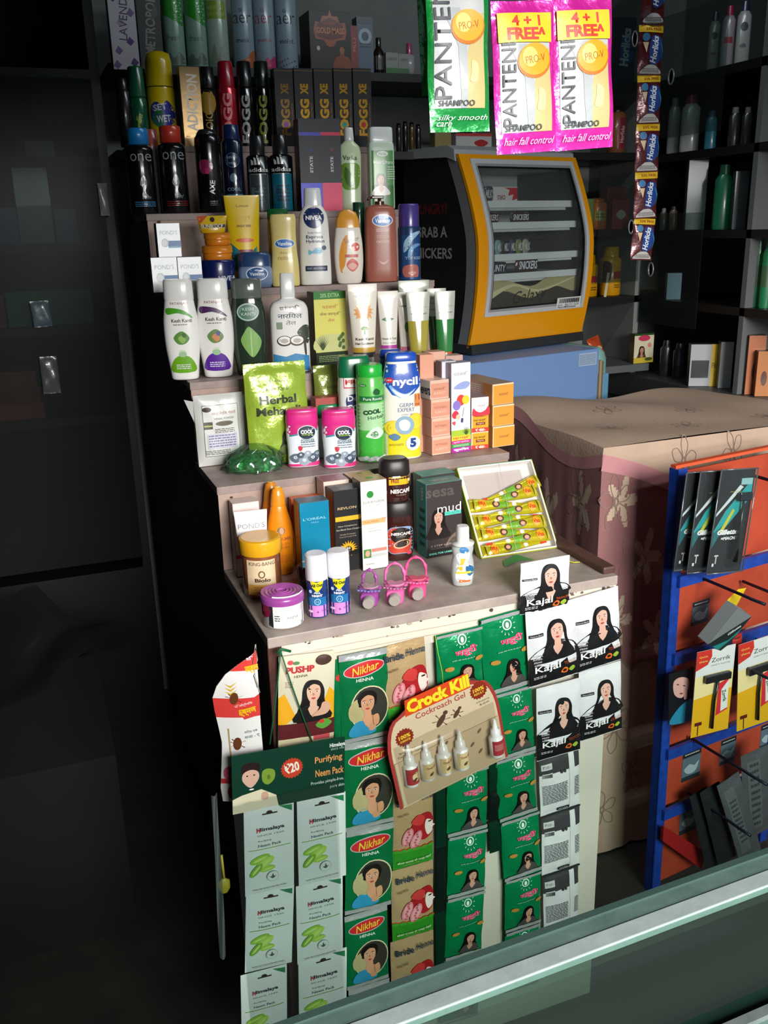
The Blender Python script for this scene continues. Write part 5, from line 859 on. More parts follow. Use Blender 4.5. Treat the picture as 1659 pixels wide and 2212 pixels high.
def rev(p): p.txt('REVLON', 0, .78, .72, .095, '#c9a878', bold=.02); p.rect(-.46, .625, .5, .68, '#e8b02a'); p.txt('New Complexion', 0, .56, .72, .065, '#d8ccb8'); p.txt('Sun Block Face Cream', 0, .52, .88, .06, '#d8ccb8'); p.txt('Double Protection', 0, .46, .6, .05, '#b8a890'); p.txt('From UV-A and UV-B', 0, .43, .64, .045, '#b8a890'); p.ell(0, .28, .28, .25, '#e8a81c', amp=.28, k=18); p.ell(0, .27, .14, .13, '#17140f'); p.txt('50', 0, .285, .15, .1, '#e6dcc8', bold=.02); p.txt('SPF', 0, .245, .14, .06, '#e6dcc8'); p.rect(-.5, .2, .5, .25, '#0f0f10')
carton('cream_carton', 'tall black sun cream carton with a yellow bar and a yellow sun', 'carton', 727, 1238, 783, 1230, 1062, ZW, .05, '#131314', rev, sidec='#0d0d0e', topc='#232324', rz=.02)
def gar(p): p.ell(-.05, .81, .36, .36, '#8a9a8a'); p.ell(-.05, .81, .35, .35, '#f4f2ee'); p.ell(-.14, .85, .13, .13, '#2f8a3a'); p.txt('GARNIER', 0, .765, .84, .09, '#8a968a', bold=.01); p.txt('SKIN NATURALS', 0, .725, .4, .035, '#8a968a'); p.rect(-.48, .52, .42, .575, '#f0b07a'); p.txt('True White', -.12, .548, .56, .06, '#a8541c'); p.txt('UV', .38, .57, .16, .07, '#c86a2a'); p.txt('INTENSIVE ANTI-SUN', 0, .47, .6, .035, '#9a9a96'); p.lines(0, .44, .5, .05, 1, '#9a9a96'); p.rect(-.45, .14, -.16, .24, '#4f8a3c'); p.ell(-.3, .19, .09, .12, '#d9a88c'); p.rect(-.14, .2, .44, .24, '#e08a7a'); p.lines(.14, .16, .56, .1, 3, '#8a8a86'); p.txt('Dermo', -.2, .07, .3, .06, '#9a8a86')
carton('cream_carton', 'tall white cream carton with a green dot and an orange bar', 'carton', 784, 1234, 840, 1225, 1042, ZW, .05, '#f4f1ec', gar, sidec='#2a2a2a', topc='#c8a47c', tart=lambda p: p.ell(0, 0, .16, .12, '#5f8a3c'), rz=.02)
carton('cream_carton', 'cream carton with a dusty pink top behind the black one', 'carton', 706, 1210, 760, 1204, 1042, ZW, .055, '#e0c8ba', None, sidec='#cbb0a4', topc='#a06268', Y=1.92)
carton('cream_carton', 'carton with a golden top and green leaf mark behind the tall white one', 'carton', 764, 1205, 818, 1198, 1034, ZW, .05, '#cdb490', None, sidec='#b89a78', topc='#d0a878', tart=lambda p: p.ell(0, .2, .16, .1, '#8a9a4c'), Y=1.925)
def kb(p):
    p.rect(-.34, .08, .3, .68, '#e6cda8'); p.rect(-.34, .08, .3, .26, '#e0a04a'); p.txt('KING-BANG', 0, .62, .58, .085, '#4a3020', bold=.0); p.txt('B', -.02, .46, .08, .12, '#5a3c26', bold=.04); p.ell(-.02, .44, .08, .09, '#7a5c40'); p.ell(-.02, .44, .05, .06, '#e6cda8'); p.txt('Biolo', 0, .34, .36, .09, '#4a3020', bold=.03); p.lines(0, .2, .4, .1, 2, '#a8702c')
bot('cream_jar', 'round jar of amber wax with a broad yellow lid', 'jar', 534, 627, 1172, 1297, ZW, [(0, .84), (.02, .9), (.68, .9), (.74, .86)], [(.74, .97), (.76, 1), (.97, 1), (.99, .98), (1, .93)], (M('#9a5f3c', .12, coat=.8, mot=.5, ms=25, h2='#7a3f28'), PLAS('#e8a81c')), kb, k=1, capname='lid', rz=-.2)
def ap(p): p.rect(-.2, .05, .46, .85, '#f0efea'); p.poly([(-.3, .1), (-.2, .05), (-.2, .8), (-.28, .8)], '#2a2630'); p.ell(-.38, .45, .13, .16, '#8a2440'); p.ell(-.4, .5, .06, .08, '#a83a54'); p.lines(.13, .66, .56, .14, 6, '#4a4a4c'); p.rect(.02, .14, .42, .42, '#d8d8d4'); p.rect(.025, .15, .415, .41, '#f0efea'); p.txt('RAJNI', .22, .29, .22, .07, '#3a3a3c', bold=-.01); p.lines(-.1, .3, .12, .16, 3, '#4a4a4c')
def tinlid(root, w, h, f): pass
r_ = bot('gel_tin', 'round white tin with a concentric-ringed purple lid at the worktop\'s front left', 'tin', 577, 674, 1277, 1362, ZW, [(0, .88), (.03, .93), (.62, .94)], [(.6, .99), (.7, 1), (.78, .99), (.8, .95)], (M('#dcdad6', .25, .2, coat=.5), PLAS('#a04a9a')), ap, k=1, capname='lid', rz=-.3)
lid = [q for q in r_.children if q.name.startswith('lid')][0]; zz = max(v.co.z for v in lid.data.vertices); rr_ = max(v.co.x for v in lid.data.vertices); m = MB(); PUR = PLAS('#a850a2')
for i in range(5): a = rr_*(.98-.17*i); m.lathe([(zz-.001, a, a), (zz+.0012+.0005*i, a-.0012, a-.0012), (zz+.0012+.0005*i, a-.003, a-.003), (zz-.0002, a-.0045, a-.0045)], PUR, closed=False)
m.build('lid_rings', lid)
def ao(p): p.rect(-.49, .03, .49, .21, '#d78ad0'); p.rect(-.49, .21, .49, .34, '#1f6fa8'); p.blob([(-1, .9), (0, .6), (1, .9), (.75, -.2), (0, -1), (-.7, -.2)], 0, .52, .3, '#e8d820', 1); p.txt('All Out', 0, .535, .52, .15, '#2a3a20', rot=4, bold=.05); p.txt('ALL', 0, .42, .3, .1, '#eef4fa', bold=.05); p.txt('NIGHT', 0, .37, .46, .11, '#eef4fa', bold=.05); p.ell(0, .275, .14, .15, '#bcd8ea'); p.ell(0, .275, .11, .12, '#1f6fa8'); p.txt('12', 0, .275, .12, .1, '#bcd8ea'); p.txt('+', 0, .11, .1, .12, '#4a2a5a'); p.ell(-.3, .12, .1, .06, '#f0c8ea'); p.lines(.3, .13, .3, .08, 2, '#8a4a8a'); p.ell(-.28, .44, .06, .08, '#c8dcea')
for xl, xr, yt, yb, lab in ((671, 719, 1202, 1337, 'small blue repellent spray with a white cap, left of the pair'), (718, 767, 1196, 1330, 'small blue repellent spray with a white cap, right of the pair')):
    bot('repellent_spray', lab, 'spray can', xl, xr, yt, yb, ZW, [(0, .92), (.02, .95), (.58, .95), (.62, .9)], [(.6, .99), (.62, 1), (.96, .98), (.99, .94), (1, .88)], (M('#243f80', .22, .2, coat=.5), PLAS('#ecebf0')), ao, k=1, rz=-.3, group='small blue repellent sprays')
bot('wax_pot', 'dark low pot in the shadow behind the left blue spray', 'pot', 652, 700, 1227, 1275, ZW, [(0, .95), (.5, 1), (.9, 1)], [(.85, 1.02), (1, 1)], (M('#1c1a2a', .2, coat=.5), M('#1c1a2a', .2, coat=.5)), None, k=1, capname='lid')
# pink sanitiser bottles in rubber holders lying on their backs
def holder(x, y, yaw, c1, c2, c3, lab, loop):
    c = Wz(x, y, ZW); t = thing('sanitizer_bottle', lab, 'bottle', (c.x, c.y, ZW), yaw, 'rubber-holder sanitizer bottles')
    m = MB(); RB = M(c1, .45, coat=.2); m.lathe([(-.0, .0150, .0135), (.004, .019, .0165), (.035, .019, .0165), (.041, .0155, .014)], RB, e=4, n=32); m.v = [(p[0], -p[2]+.012, p[1]+.0172) for p in m.v]; m.mi = m.mi; m.build('holder', t)
    m = MB(); m.lathe([(0, .0125, .0125), (.002, .0128, .0128), (.016, .012, .012), (.018, .0105, .0105)], M('#a9a09a', .25, coat=.5), n=24); m.v = [(p[0]+.002, -.0285-p[2], p[1]+.0165) for p in m.v]; m.build('cap', t)
    m = MB()
    def up(k, z, pts, col): 
        q = smoothc(pts, 3); n = len(q); vs = [(a*k, b*k-.008, z) for a, b in q]+[(a*k*.96, b*k-.008, z+.004) for a, b in q]; m.add(vs, [list(range(n, 2*n))]+[(i, (i+1) % n, (i+1) % n+n, i+n) for i in range(n)], M(col, .45, coat=.2))
    up(.026, .034, [(-1, .4), (-.6, .9), (-.1, .6), (.4, .9), (1, .4), (.8, -.1), (.9, -.5), (.3, -.4), (0, -.7), (-.4, -.4), (-.9, -.5), (-.75, 0)], c1)
    up(.019, .037, [(-1, .4), (-.5, 1), (0, .5), (.6, 1), (1, .3), (.5, -.4), (-.5, -.4)], c3)
    for i in range(7): a = -.021+.007*i; m.lathe([(0, .0042, .0042), (.003, .0036, .0036)], M(c2, .45, coat=.2), n=10, cx=a, cy=-.025+.0015*abs(3-i), z0=.035)
    m.build('rubber_figure', t)
    m = MB(); q = [Vector((-.017+.0*k, .02, .03)) for k in (0,)]; N = 16; pts = []
    for i in range(N+1):
        a = pi*i/N; pts.append((-.02*cos(a)*loop[0]*(1+.25*sin(a))-.004, .022+.006*sin(a), .026+.046*sin(a)**.8*loop[1]))
    m.tube(pts, .0026, RB, rr=[.0026+(.0022 if i in (3, 8, 13) else 0) for i in range(N+1)]); m.build('loop', t)
holder(800, 1302, -.5, '#a04a9a', '#7a6ab0', '#b08a98', 'purple sanitizer bottle in a rubber holder, leftmost of three', (.7, .8))
holder(855, 1296, -.5, '#e06aa8', '#b06a90', '#d888a8', 'pink sanitizer bottle in a butterfly-shaped rubber holder, middle of three', (1, 1))
holder(902, 1284, -.45, '#e8508e', '#e86a9c', '#e0607a', 'hot pink sanitizer bottle in a rubber holder, rightmost of three', (1.05, 1.05))
def nes(p):
    p.blob([(-1, .9), (0, 1.15), (1, .9), (1, -.9), (0, -1.1), (-1, -.9)], .02, .36, .42, '#8fa9cc'); p.blob([(-.95, .9), (0, 1.1), (.9, .7), (.85, -.9), (0, -1.1), (-.95, -.9)], .0, .36, .4, '#d0452e'); p.blob([(-.8, .6), (0, .95), (.85, .6), (.85, -.1), (0, -.6), (-.8, -.2)], .02, .41, .38, '#1a1512'); p.txt('NESCAFÉ', .02, .48, .66, .12, '#ece4dc', bold=.04); p.txt('CLASSIC', .02, .43, .34, .05, '#a89a90'); p.ell(.05, .3, .3, .15, '#d9b08a', rot=12); p.ell(.06, .305, .25, .11, '#2a140c', rot=12); p.ell(.3, .14, .09, .06, '#e8506a')
def nes2(p): p.rect(-.26, .42, .49, .6, '#e8b418'); p.txt('FREE', -.06, .51, .26, .12, '#8a1a1a', bold=.03); p.txt('NESCAFÉ', .12, .28, .66, .17, '#f0e8e4', bold=.04); p.txt('CLASSIC', .14, .18, .34, .05, '#a89a90'); p.rect(-.42, .22, -.32, .3, '#c9b8a8'); p.ell(.4, .51, .05, .05, '#f0d8a0')
r_ = bot('coffee_jar', 'brown glass coffee jar with a red cup label, standing on the worktop', 'jar', 838, 902, 1086, 1213, ZW, [(0, .9), (.02, .96), (.3, 1), (.68, 1), (.76, .94)], [(.76, .98), (.8, 1), (.97, .98), (1, .9)], (M('#3a1a16', .1, coat=.9), M('#231c1c', .4)), nes, e=2.8, dr=.8, capname='lid', rz=-.15, k=2)
zj = max((q.matrix_basis @ v.co).z for q in r_.children for v in q.data.vertices)+ZW
bot('coffee_jar', 'smaller coffee jar with a yellow FREE band, stacked on the other coffee jar', 'jar', 829, 896, 994, 1088, zj, [(0, .86), (.03, .92), (.25, .96), (.56, .98), (.62, .92)], [(.62, .97), (.66, 1), (.93, .97), (1, .8)], (M('#3a1a18', .1, coat=.9), M('#231c1c', .4)), nes2, Y=r_.location.y-.028, e=2.6, dr=.8, capname='lid', rz=-.15, k=2)
def mud(p):
    p.txt('sesa', -.12, .865, .8, .2, '#5a5350', bold=.02); p.woman(-.17, .52, .25, '#17100f', '#cfa08c', '#241c1c'); p.blob([(-1, -.9), (-.6, .1), (.1, .7), (1, .9), (1, -.9)], .26, .2, .26, '#7a6a5c'); p.blob([(-.7, -.6), (-.3, .2), (.4, .4), (.8, .5), (.8, -.6)], .26, .2, .22, '#5a4a3e'); p.txt('mud', .13, .655, .66, .22, '#f4f0ee', bold=-.005); p.rect(.0, .55, .46, .6, '#57c4b4'); p.txt('hair spa kit', .23, .575, .36, .035, '#2a6a60'); p.rect(-.5, 0, .5, .13, '#1d1818'); p.txt('3 STEP HERBAL', .0, .155, .78, .045, '#b8a8a0'); p.txt('FOR STRONG HEALTHY HAIR', -.0, .118, .8, .03, '#8a7a76'); p.txt('IDEAL FOR UNISEX USE', .0, .05, .88, .05, '#6fd0c0', bold=.03)
def muds(p): p.txt('sesa', .1, .85, .6, .2, '#dce8e4', rot=-90); p.lines(.1, .4, .5, 2, 5, '#2a5a54'); p.txt('KERATIN PROTEIN', -.2, .35, 1.6, .1, '#2a5a54', rot=90)
carton('hair_kit_carton', 'teal-edged hair spa carton with a dark-haired woman, front one', 'carton', 922, 1207, 998, 1193, 1048, ZW, .052, '#3a3130', mud, sidec='#4a9a92', topc='#2f7f78', sart=muds, tart=lambda p: p.txt('hair spa', 0, 0, .5, .12, '#8fd0c8'))
carton('hair_kit_carton', 'teal-topped hair spa carton directly behind its twin', 'carton', 913, 1190, 985, 1180, 1030, ZW, .05, '#3a3130', None, sidec='#2f6f6a', topc='#2f8a80', Y=1.918, rz=.04)
def dino(p):
    p.blob([(-.7, 1.5), (.6, 1.6), (.55, .8), (.35, .4), (.95, 0), (.95, -1), (.7, -1.6), (-.7, -1.6), (-.9, -.7), (-.5, .2), (-.75, .9)], .0, .34, .4, '#e6eef0'); p.blob([(-.6, .8), (0, 1.1), (.7, .7), (.6, .2), (-.3, .2)], -.02, .55, .3, '#3f7fb8'); p.blob([(-.3, .5), (.4, .4), (0, -.4), (-.2, -1.3), (-.7, -.9), (-.4, -.2)], -.05, .42, .3, '#e8b82a'); p.blob([(-.2, .9), (.8, .5), (1, -.4), (.3, -1), (-.3, -.2)], .16, .28, .28, '#2f6a9a'); p.txt('Jungle', -.08, .36, .56, .13, '#ffffff', bold=.04); p.rect(-.34, .225, .3, .262, '#e8c83a'); p.txt('Dino', .04, .1, .5, .14, '#e06a1c', bold=.08); p.ell(.05, .58, .03, .05, '#ffffff')
bot('sanitizer_bottle', 'clear waisted little bottle with a white cap and a blue and yellow dinosaur label', 'bottle', 985, 1035, 1143, 1271, ZW, [(0, .78, .5), (.02, .88, .55), (.2, 1, .6), (.38, .98, .6), (.5, .85, .52), (.6, .95, .55), (.68, .9, .5), (.7, .6, .5)], [(.7, .96, .96), (.73, .99, .99), (.745, .58, .58), (.76, .57, .57), (.97, .55, .55), (1, .5, .5)], (M('#c3c9c6', .08, 0, coat=.9, tr=.15), PLAS('#e2e0de')), dino, k=3, rz=-.2, e=2.3)
# open box of henna cones, tilted back against the riser
PA, PB, PC_, PD = (1040, 1207), (1206, 1182), (1142, 969), (978, 990)
a = Wz(*PA, ZW+.003); b = Wz(*PB, ZW+.003); ux = (b-a); bw = ux.length; ux.normalize(); top_ = Wp(*PD, a+Vector((0, .0, 0)), Vector((0, 1, 0)))
best = None
for i in range(200):                       # find the tilt for which the upper corner falls where it is seen
    th = radians(20+.35*i); n_ = Vector((-ux.y, ux.x, 0)); q = n_*cos(th)+Vector((0, 0, 1))*sin(th); nn = ux.cross(q)
    pd_ = Wp(*PD, a, nn); pc_ = Wp(*PC_, a, nn); s = abs((pd_-a).dot(ux))+abs((pc_-b).dot(ux))+abs((pd_-a).length-.19)*.3
    if best is None or s < best[0]: best = (s, th, (pd_-a).dot(q))
_, th, bh = best; n_ = Vector((-ux.y, ux.x, 0)); vv = n_*cos(th)+Vector((0, 0, 1))*sin(th); nn = ux.cross(vv)   # nn points to the viewer
bh = min(bh, .235)
rt = thing('henna_cone_box', 'shallow open yellow-green box leaning on the riser, filled with foil henna cones', 'box', a); hd = .022
rt.matrix_world = Matrix(((ux.x, vv.x, nn.x, a.x), (ux.y, vv.y, nn.y, a.y), (ux.z, vv.z, nn.z, a.z), (0, 0, 0, 1)))
YG = M('#b9c22a', .4, coat=.2); INW = M('#cfccc8', .6); m = MB()
m.box(0, bw, 0, bh, -hd, -hd+.0015, INW)
t_ = .0015
for x0, x1, y0, y1, mt in ((0, t_, 0, bh, YG), (bw-t_, bw, 0, bh, YG), (0, bw, 0, t_, YG), (0, bw, bh-t_, bh, M('#2f8a4a', .4))): m.box(x0, x1, y0, y1, -hd-.001, 0, mt)
i_ = .0018
for x0, x1, y0, y1 in ((t_, t_+.003, t_, bh-t_), (bw-t_-.003, bw-t_, t_, bh-t_), (t_, bw-t_, t_, t_+.003), (t_, bw-t_, bh-t_-.003, bh-t_)): m.box(x0, x1, y0, y1, -hd+i_, .0006, M('#ece9e4', .5))
m.build('tray', rt)
m = MB().box(.02, bw-.03, bh*.66, bh*.93, -hd+.002, -hd+.0025, M('#b8aca6', .6)); m.build('card_insert', rt)
m = MB().tube([(bw*.55, bh+.001, .001), (bw*.5, bh*.5, .002), (bw*.45, -.001, .001)], .0004, M('#cfd0b8', .4)); m.build('thread', rt)
def cone(x, y, ang, lab, flip, zz=0):
    m = MB(); L = bw*.84; FG = M('#d3c423', .22, .45, coat=.5, bump=.3, bs=60); m.lathe([(0, .002, .0015), (.02, .003, .003), (L*.55, .0095, .008), (L*.85, .0165, .011), (L*.92, .0172, .009), (L, .017, .002)], FG, n=18)
    S = lambda u, v, o: (u, -(.0022+.0085*min(v/(L*.85), 1)*(1-min(abs(u)/(.0005+.0145*v/(L*.85)), .97)**2)**.5)-o, v)
    p = P(m, S, .033, L, base=.0008, step=.00015, cell=.004)
    p.poly([(-.1, .0), (.1, .0), (.14, .1), (-.14, .1)], '#c83a22'); p.rect(-.12, .3, .12, .36, '#d8e0a0'); p.ell(0, .34, .16, .16, '#f2e6ea', amp=.3, k=7); p.poly([(-.2, .42), (.2, .42), (.3, .6), (-.3, .6)], '#6aa02a'); p.ell(0, .62, .26, .3, '#5a3426'); p.ell(0, .62, .14, .18, '#d6a284'); p.ell(0, .83, .38, .3, '#e8a018'); p.txt('Vaa', 0, .83, .56, .36, '#b8301c', rot=90, bold=.03); p.rect(-.45, .93, .45, .96, '#a8a028')
    o = m.build('henna_cone'); tag(o, lab, 'henna cone', 'foil henna cones in the open box')
    d = (ux*cos(ang)+vv*sin(ang))*(1 if not flip else -1); zc = -d; yv = nn*-1; xv = yv.cross(d)
    loc = a+ux*x+vv*y+nn*(-hd+.0125+zz)-d*L*.5
    o.matrix_world = Matrix(((xv.x, yv.x, d.x, loc.x), (xv.y, yv.y, d.y, loc.y), (xv.z, yv.z, d.z, loc.z), (0, 0, 0, 1))); return o
names = ('topmost cone in the box, wide end on the right', 'second cone from the top, wide end on the right', 'third cone down, wide end on the left', 'fourth cone down, wide end on the right', 'fifth cone down, wide end on the left', 'sixth cone down, wide end on the right', 'seventh cone down, wide end on the left', 'eighth cone down, wide end on the right', 'lowest cone in the box, wide end on the left')
for i in range(9):
    fl_ = i in (2, 4, 6, 8); cone(bw*(.5+(.03 if not fl_ else -.03)+(.09 if i == 0 else 0)), bh*(.69-.077*i)+(.002 if fl_ else 0), (.22, .14, -.1, .06, -.04, .02, -.08, .04, .02)[i]*(1 if not fl_ else 1), 'gold and green foil '+names[i], fl_, .0035*(i % 2))
m = MB().add([(0, 0, 0), (.05, .008, .001), (.085, -.006, .0), (.07, .04, .003), (.02, .03, .001)], [(0, 1, 3, 4), (1, 2, 3)], M('#2c8a4c', .4)); g_ = Wz(1090, 1224, ZW+.002); on(m, 'paper_scrap', 'green scrap of wrapper on the worktop below the cone box', 'paper', g_, .2)
m = MB(); q = [Wz(x, y, ZW+.0035) for x, y in ((1208, 1212), (1225, 1211), (1240, 1215), (1252, 1214))]; m.tube([v-q[0] for v in q], .0016, M('#b9b83a', .4)); on(m, 'paper_strip', 'thin yellow strip on the worktop beside the brown lath', 'strip', q[0])
# ================================================================== sachets on the stand's front
YF = 1.585
def hang_sachet(name, label, cat, x0, y0, x1, y1, wpx, Y, mat, art, seed=1, th=.006, parent=None, group=None, **kw):
    b, ti, w, h = frame_at(x0, y0, x1, y1, wpx, Y); m = pouch(w, h, th, mat, art, seed, **kw)
    o = m.build(name); put(o, b, 0, 0, ti)
    if parent: o.parent = parent; o.location = b-parent.location
    else: tag(o, label, cat, group)
    return o
SIL = M('#d0d3d3', .25, .5, bump=.6, bs=70)
def nik(p):
    p.rect(-.5, .0, .5, .05, SIL); p.rect(-.5, .93, .5, 1, SIL); p.ell(.0, .82, .43, .16, '#b9bcbc', rot=6); p.ell(.0, .82, .41, .14, '#c8242a', rot=6); p.txt('Nikhar', .02, .82, .58, .17, '#e8c83a', rot=8, sh=.3, bold=.01); p.txt('HENNA', .0, .705, .36, .07, '#dce8dc', bold=.02)
    p.ell(.08, .37, .41, .5, '#d8cfa8'); p.ell(.08, .37, .385, .475, '#33332a'); p.blob([(-1, .3), (-.5, .9), (.1, .6), (.3, -.4), (0, -1), (-.9, -.6)], -.05, .36, .3, '#b8ad7c')
    p.blob([(-1, -.5), (-.2, .2), (.8, -.2), (1, -1), (-.8, -1.1)], -.08, .22, .27, '#2f8fb8'); p.blob([(-.4, .9), (.4, .9), (.5, -.9), (-.4, -.9)], .12, .2, .16, '#c9946f'); p.woman(.03, .43, .3, '#16100d', '#d29a76', None, 'short'); p.blob([(-.5, .8), (.3, 1), (.6, 0), (.4, -1), (-.3, -1), (-.5, 0)], .2, .24, .12, '#cf9870')
NG = foil('#117e48', .3, .25)
s_ = thing('sachet_strip', 'strip of green henna sachets with oval portraits of a smiling woman', 'sachet strip', Wy(780, 1408, YF), group=None)
for i, (x0, y0, x1, y1, wp_) in enumerate(((784, 1407, 790, 1597, 104), (796, 1597, 798, 1785, 106), (800, 1785, 795, 1965, 102), (790, 1967, 795, 2125, 92), (797, 2125, 798, 2290, 88))):
    hang_sachet('sachet', '', '', x0, y0, x1, y1, wp_, YF-.004, NG, nik, 20+i, .007, s_, seal=.04)
hang_sachet('henna_sachet', 'edge of a green sachet just left of the portrait strip', 'sachet', 727, 1425, 735, 1610, 24, YF+.0, NG, lambda p: p.ell(.1, .8, .3, .3, '#c8242a'), 31, .004)
def brd(p):
    p.poly([(-.5, 0), (.5, 0), (.5, .22), (.25, .25), (0, .21), (-.25, .25), (-.5, .22)], '#2c8a22'); 
    for i in range(6): p.ell(-.42+.17*i, .245, .09, .045, '#b8301c', n=12); p.ell(-.42+.17*i, .235, .085, .045, '#3a9a28', n=12)
    p.blob([(-1, -.9), (-.7, .2), (-.1, .9), (.7, 1), (1, .2), (.9, -.6), (.3, -1), (-.3, -.8)], .16, .5, .34, '#a81c22'); p.blob([(-.6, .2), (0, .8), (.6, .5), (.3, -.2)], .1, .56, .28, '#c83a34')
    p.blob([(-.2, 1), (.5, .6), (.55, .2), (.8, 0), (.5, -.2), (.45, -.6), (-.1, -.9), (-.4, .1)], .36, .48, .22, '#ead9d0'); p.ell(.4, .55, .05, .02, '#2a1a14')
    for u, v, r_ in ((-.16, .42, 20), (.04, .37, 25)): p.ell(u, v, .12, .24, '#d8848c', rot=-r_); p.ell(u, v, .09, .2, '#e3a0a4', rot=-r_); [p.ell(u+.02*math.sin(k*2)+.03*(k-3)*.5, v+.035*(k-3), .03, .03, '#c05a68', n=8) for k in range(7)]
    p.txt('Bride', -.2, .87, .42, .15, '#23384a', rot=2, bold=.02); p.txt('Henna', .26, .89, .42, .15, '#23384a', rot=2, sh=.4, bold=.01); p.txt('Herbal', -.26, .72, .24, .06, '#4a3420', rot=14); p.txt('सोजत मारवाड़ की मशहूर मेहंदी', 0, .1, .84, .08, '#d9e8b8', bold=.01)
BG = foil('#d2b282', .35, .28)
s_ = thing('sachet_strip', 'strip of gold and green bridal henna sachets with patterned hands and a red-veiled face', 'sachet strip', Wy(870, 1385, YF))
for i, (x0, y0, x1, y1, wp_) in enumerate(((866, 1388, 880, 1560, 100), (882, 1560, 886, 1700, 90), (890, 1702, 892, 1868, 88), (890, 1870, 892, 2020, 90), (890, 2022, 892, 2190, 92))):
    hang_sachet('sachet', '', '', x0, y0, x1, y1, wp_, YF-.001, BG, brd, 40+i, .007, s_, seal=.03)
def mah(p):
    p.ell(.05, .86, .1, .11, '#cfe8d8'); p.ell(.05, .86, .075, .085, '#12794c'); p.ell(.05, .855, .035, .06, '#e6f2ea'); p.ell(.05, .86, .17, .18, '#cfe8d8', amp=.0) if False else None
    for k in range(12):
        a = 2*pi*k/12; p.poly([(.05+.12*cos(a), .86+.09*sin(a)), (.05+.17*cos(a), .86+.13*sin(a)), (.055+.17*cos(a+.1), .86+.13*sin(a+.1))], '#cfe8d8')
    p.txt('महूरी', .12, .66, .5, .2, '#e8e0e4', rot=4, bold=.05); p.txt('महूरी', .12, .66, .5, .2, '#d82a5a', rot=4, bold=.025); p.lines(.05, .54, .5, .04, 1, '#8ab8a0'); p.ell(-.26, .42, .1, .05, '#b8863a'); p.ell(.4, .5, .1, .05, '#b8863a'); p.woman(.12, .3, .2, '#120d0c', '#cf9c84', '#4c4a48'); p.rect(-.5, .0, .5, .055, SIL); p.rect(-.5, .955, .5, 1, SIL)
MG = foil('#0a9458', .35, .22)
for key, lab, segs in (('a', 'strip of shiny green sachets with pink lettering, running behind the cockroach gel card', ((990, 1362, 995, 1488, 98), (1000, 1488, 1006, 1660, 84), (1010, 1662, 1008, 1795, 86), (1010, 1797, 1006, 1928, 82), (1006, 1930, 1000, 2062, 80), (1000, 2064, 992, 2200, 80))),
                       ('b', 'strip of shiny green sachets with pink lettering, right of the cockroach gel card', ((1086, 1325, 1096, 1488, 98), (1108, 1488, 1116, 1628, 78), (1112, 1630, 1118, 1760, 82), (1122, 1762, 1128, 1888, 80), (1130, 1890, 1128, 2000, 76), (1128, 2002, 1124, 2130, 72)))):
    s_ = thing('sachet_strip', lab, 'sachet strip', Wy(segs[0][0], segs[0][1], YF))
    for i, (x0, y0, x1, y1, wp_) in enumerate(segs): hang_sachet('sachet', '', '', x0, y0, x1, y1, wp_, YF-.003, MG, mah, 60+i+(10 if key == 'b' else 0), .008, s_, seal=.055, wr=.0018)
DK = foil('#14231c', .3, .3)
for (x, y0, y1, wp_, lab) in ((950, 1690, 2110, 22, 'dark edge of a strip turned away, left of the first green strip'), (1068, 1640, 1840, 26, 'dark rear side of a strip between the two green strips')):
    s_ = thing('sachet_strip', lab, 'sachet strip', Wy(x, y0, YF)); n_ = 3
    for i in range(n_): hang_sachet('sachet', '', '', x+(i % 2)*3, y0+(y1-y0)*i/n_, x+((i+1) % 2)*3, y0+(y1-y0)*(i+1)/n_, wp_, YF-.001, DK if i % 2 else foil('#0f3a28', .3), None, 80+i, .004, s_)
def kaj(p):
    p.poly([(-.5, .02), (.5, .02), (.5, .36), (.3, .44), (-.3, .4), (-.5, .34)], '#131315'); p.poly([(-.46, .3), (-.42, .42), (-.15, .52), (.1, .56), (.3, .52), (.47, .44), (.48, .3)], '#131315', 3); p.woman(.08, .66, .26, '#0f0e10', '#dcae9a', '#131315'); p.poly([(-.5, .02), (.5, .02), (.5, .2), (-.5, .2)], '#131315'); p.rect(-.47, .66, -.2, .7, '#1a1a1c'); p.txt('Natural Black', -.335, .68, .24, .03, '#d8d8d8')
    for k, t in enumerate(('BEAUTIFUL', 'OUTSIDE.', 'STRONG', 'INSIDE')): p.txt(t, -.34, .41-.04*k, (.2, .18, .15, .13)[k], .033, '#c9c9cc', bold=.03)
    p.txt('Kajal', -.14, .215, .52, .17, '#f2f2f2', bold=.015); p.lines(-.3, .12, .26, .06, 2, '#c9c9c9'); p.txt('Made from 100%', .33, .24, .27, .028, '#d8602a'); p.txt('Organic Henna', .33, .215, .25, .026, '#d8602a'); p.blob([(-1, -.2), (-.2, .6), (.5, .2), (.2, -.6)], .22, .13, .1, '#e8702a'); p.blob([(-.5, 0), (.4, .6), (1, 0), (.2, -.6)], .33, .13, .09, '#9ab83a'); p.ell(.2, .13, .04, .03, '#2a1a10')
KW_ = foil('#e9ebec', .08, .2)
def kback(p):
    p.rect(-.5, .72, .5, 1, '#3c3d3f'); p.rect(-.46, .8, -.2, .9, '#c9cac9'); p.txt('₹10/-', -.33, .85, .2, .07, '#3a3a3a'); p.rect(.22, .03, .36, .97, '#dcdcdb'); p.rect(-.44, .66, -.2, .74, '#e0e0e0'); [p.rect(-.43+.025*i, .67, -.415+.025*i, .73, '#2a2a2a') for i in range(9)]; p.lines(-.14, .38, .62, .5, 14, '#6a6a6c'); p.lines(.42, .4, .14, .5, 12, '#6a6a6c'); p.rect(-.1, .05, .2, .1, '#1c1c1e'); p.txt('NATURAL', .05, .075, .24, .035, '#d8d8d8'); p.ell(.02, .72, .03, .04, '#3a3a3a'); p.ell(.1, .72, .03, .04, '#3a3a3a'); p.rect(-.5, 0, .5, .03, '#2a2a2c')
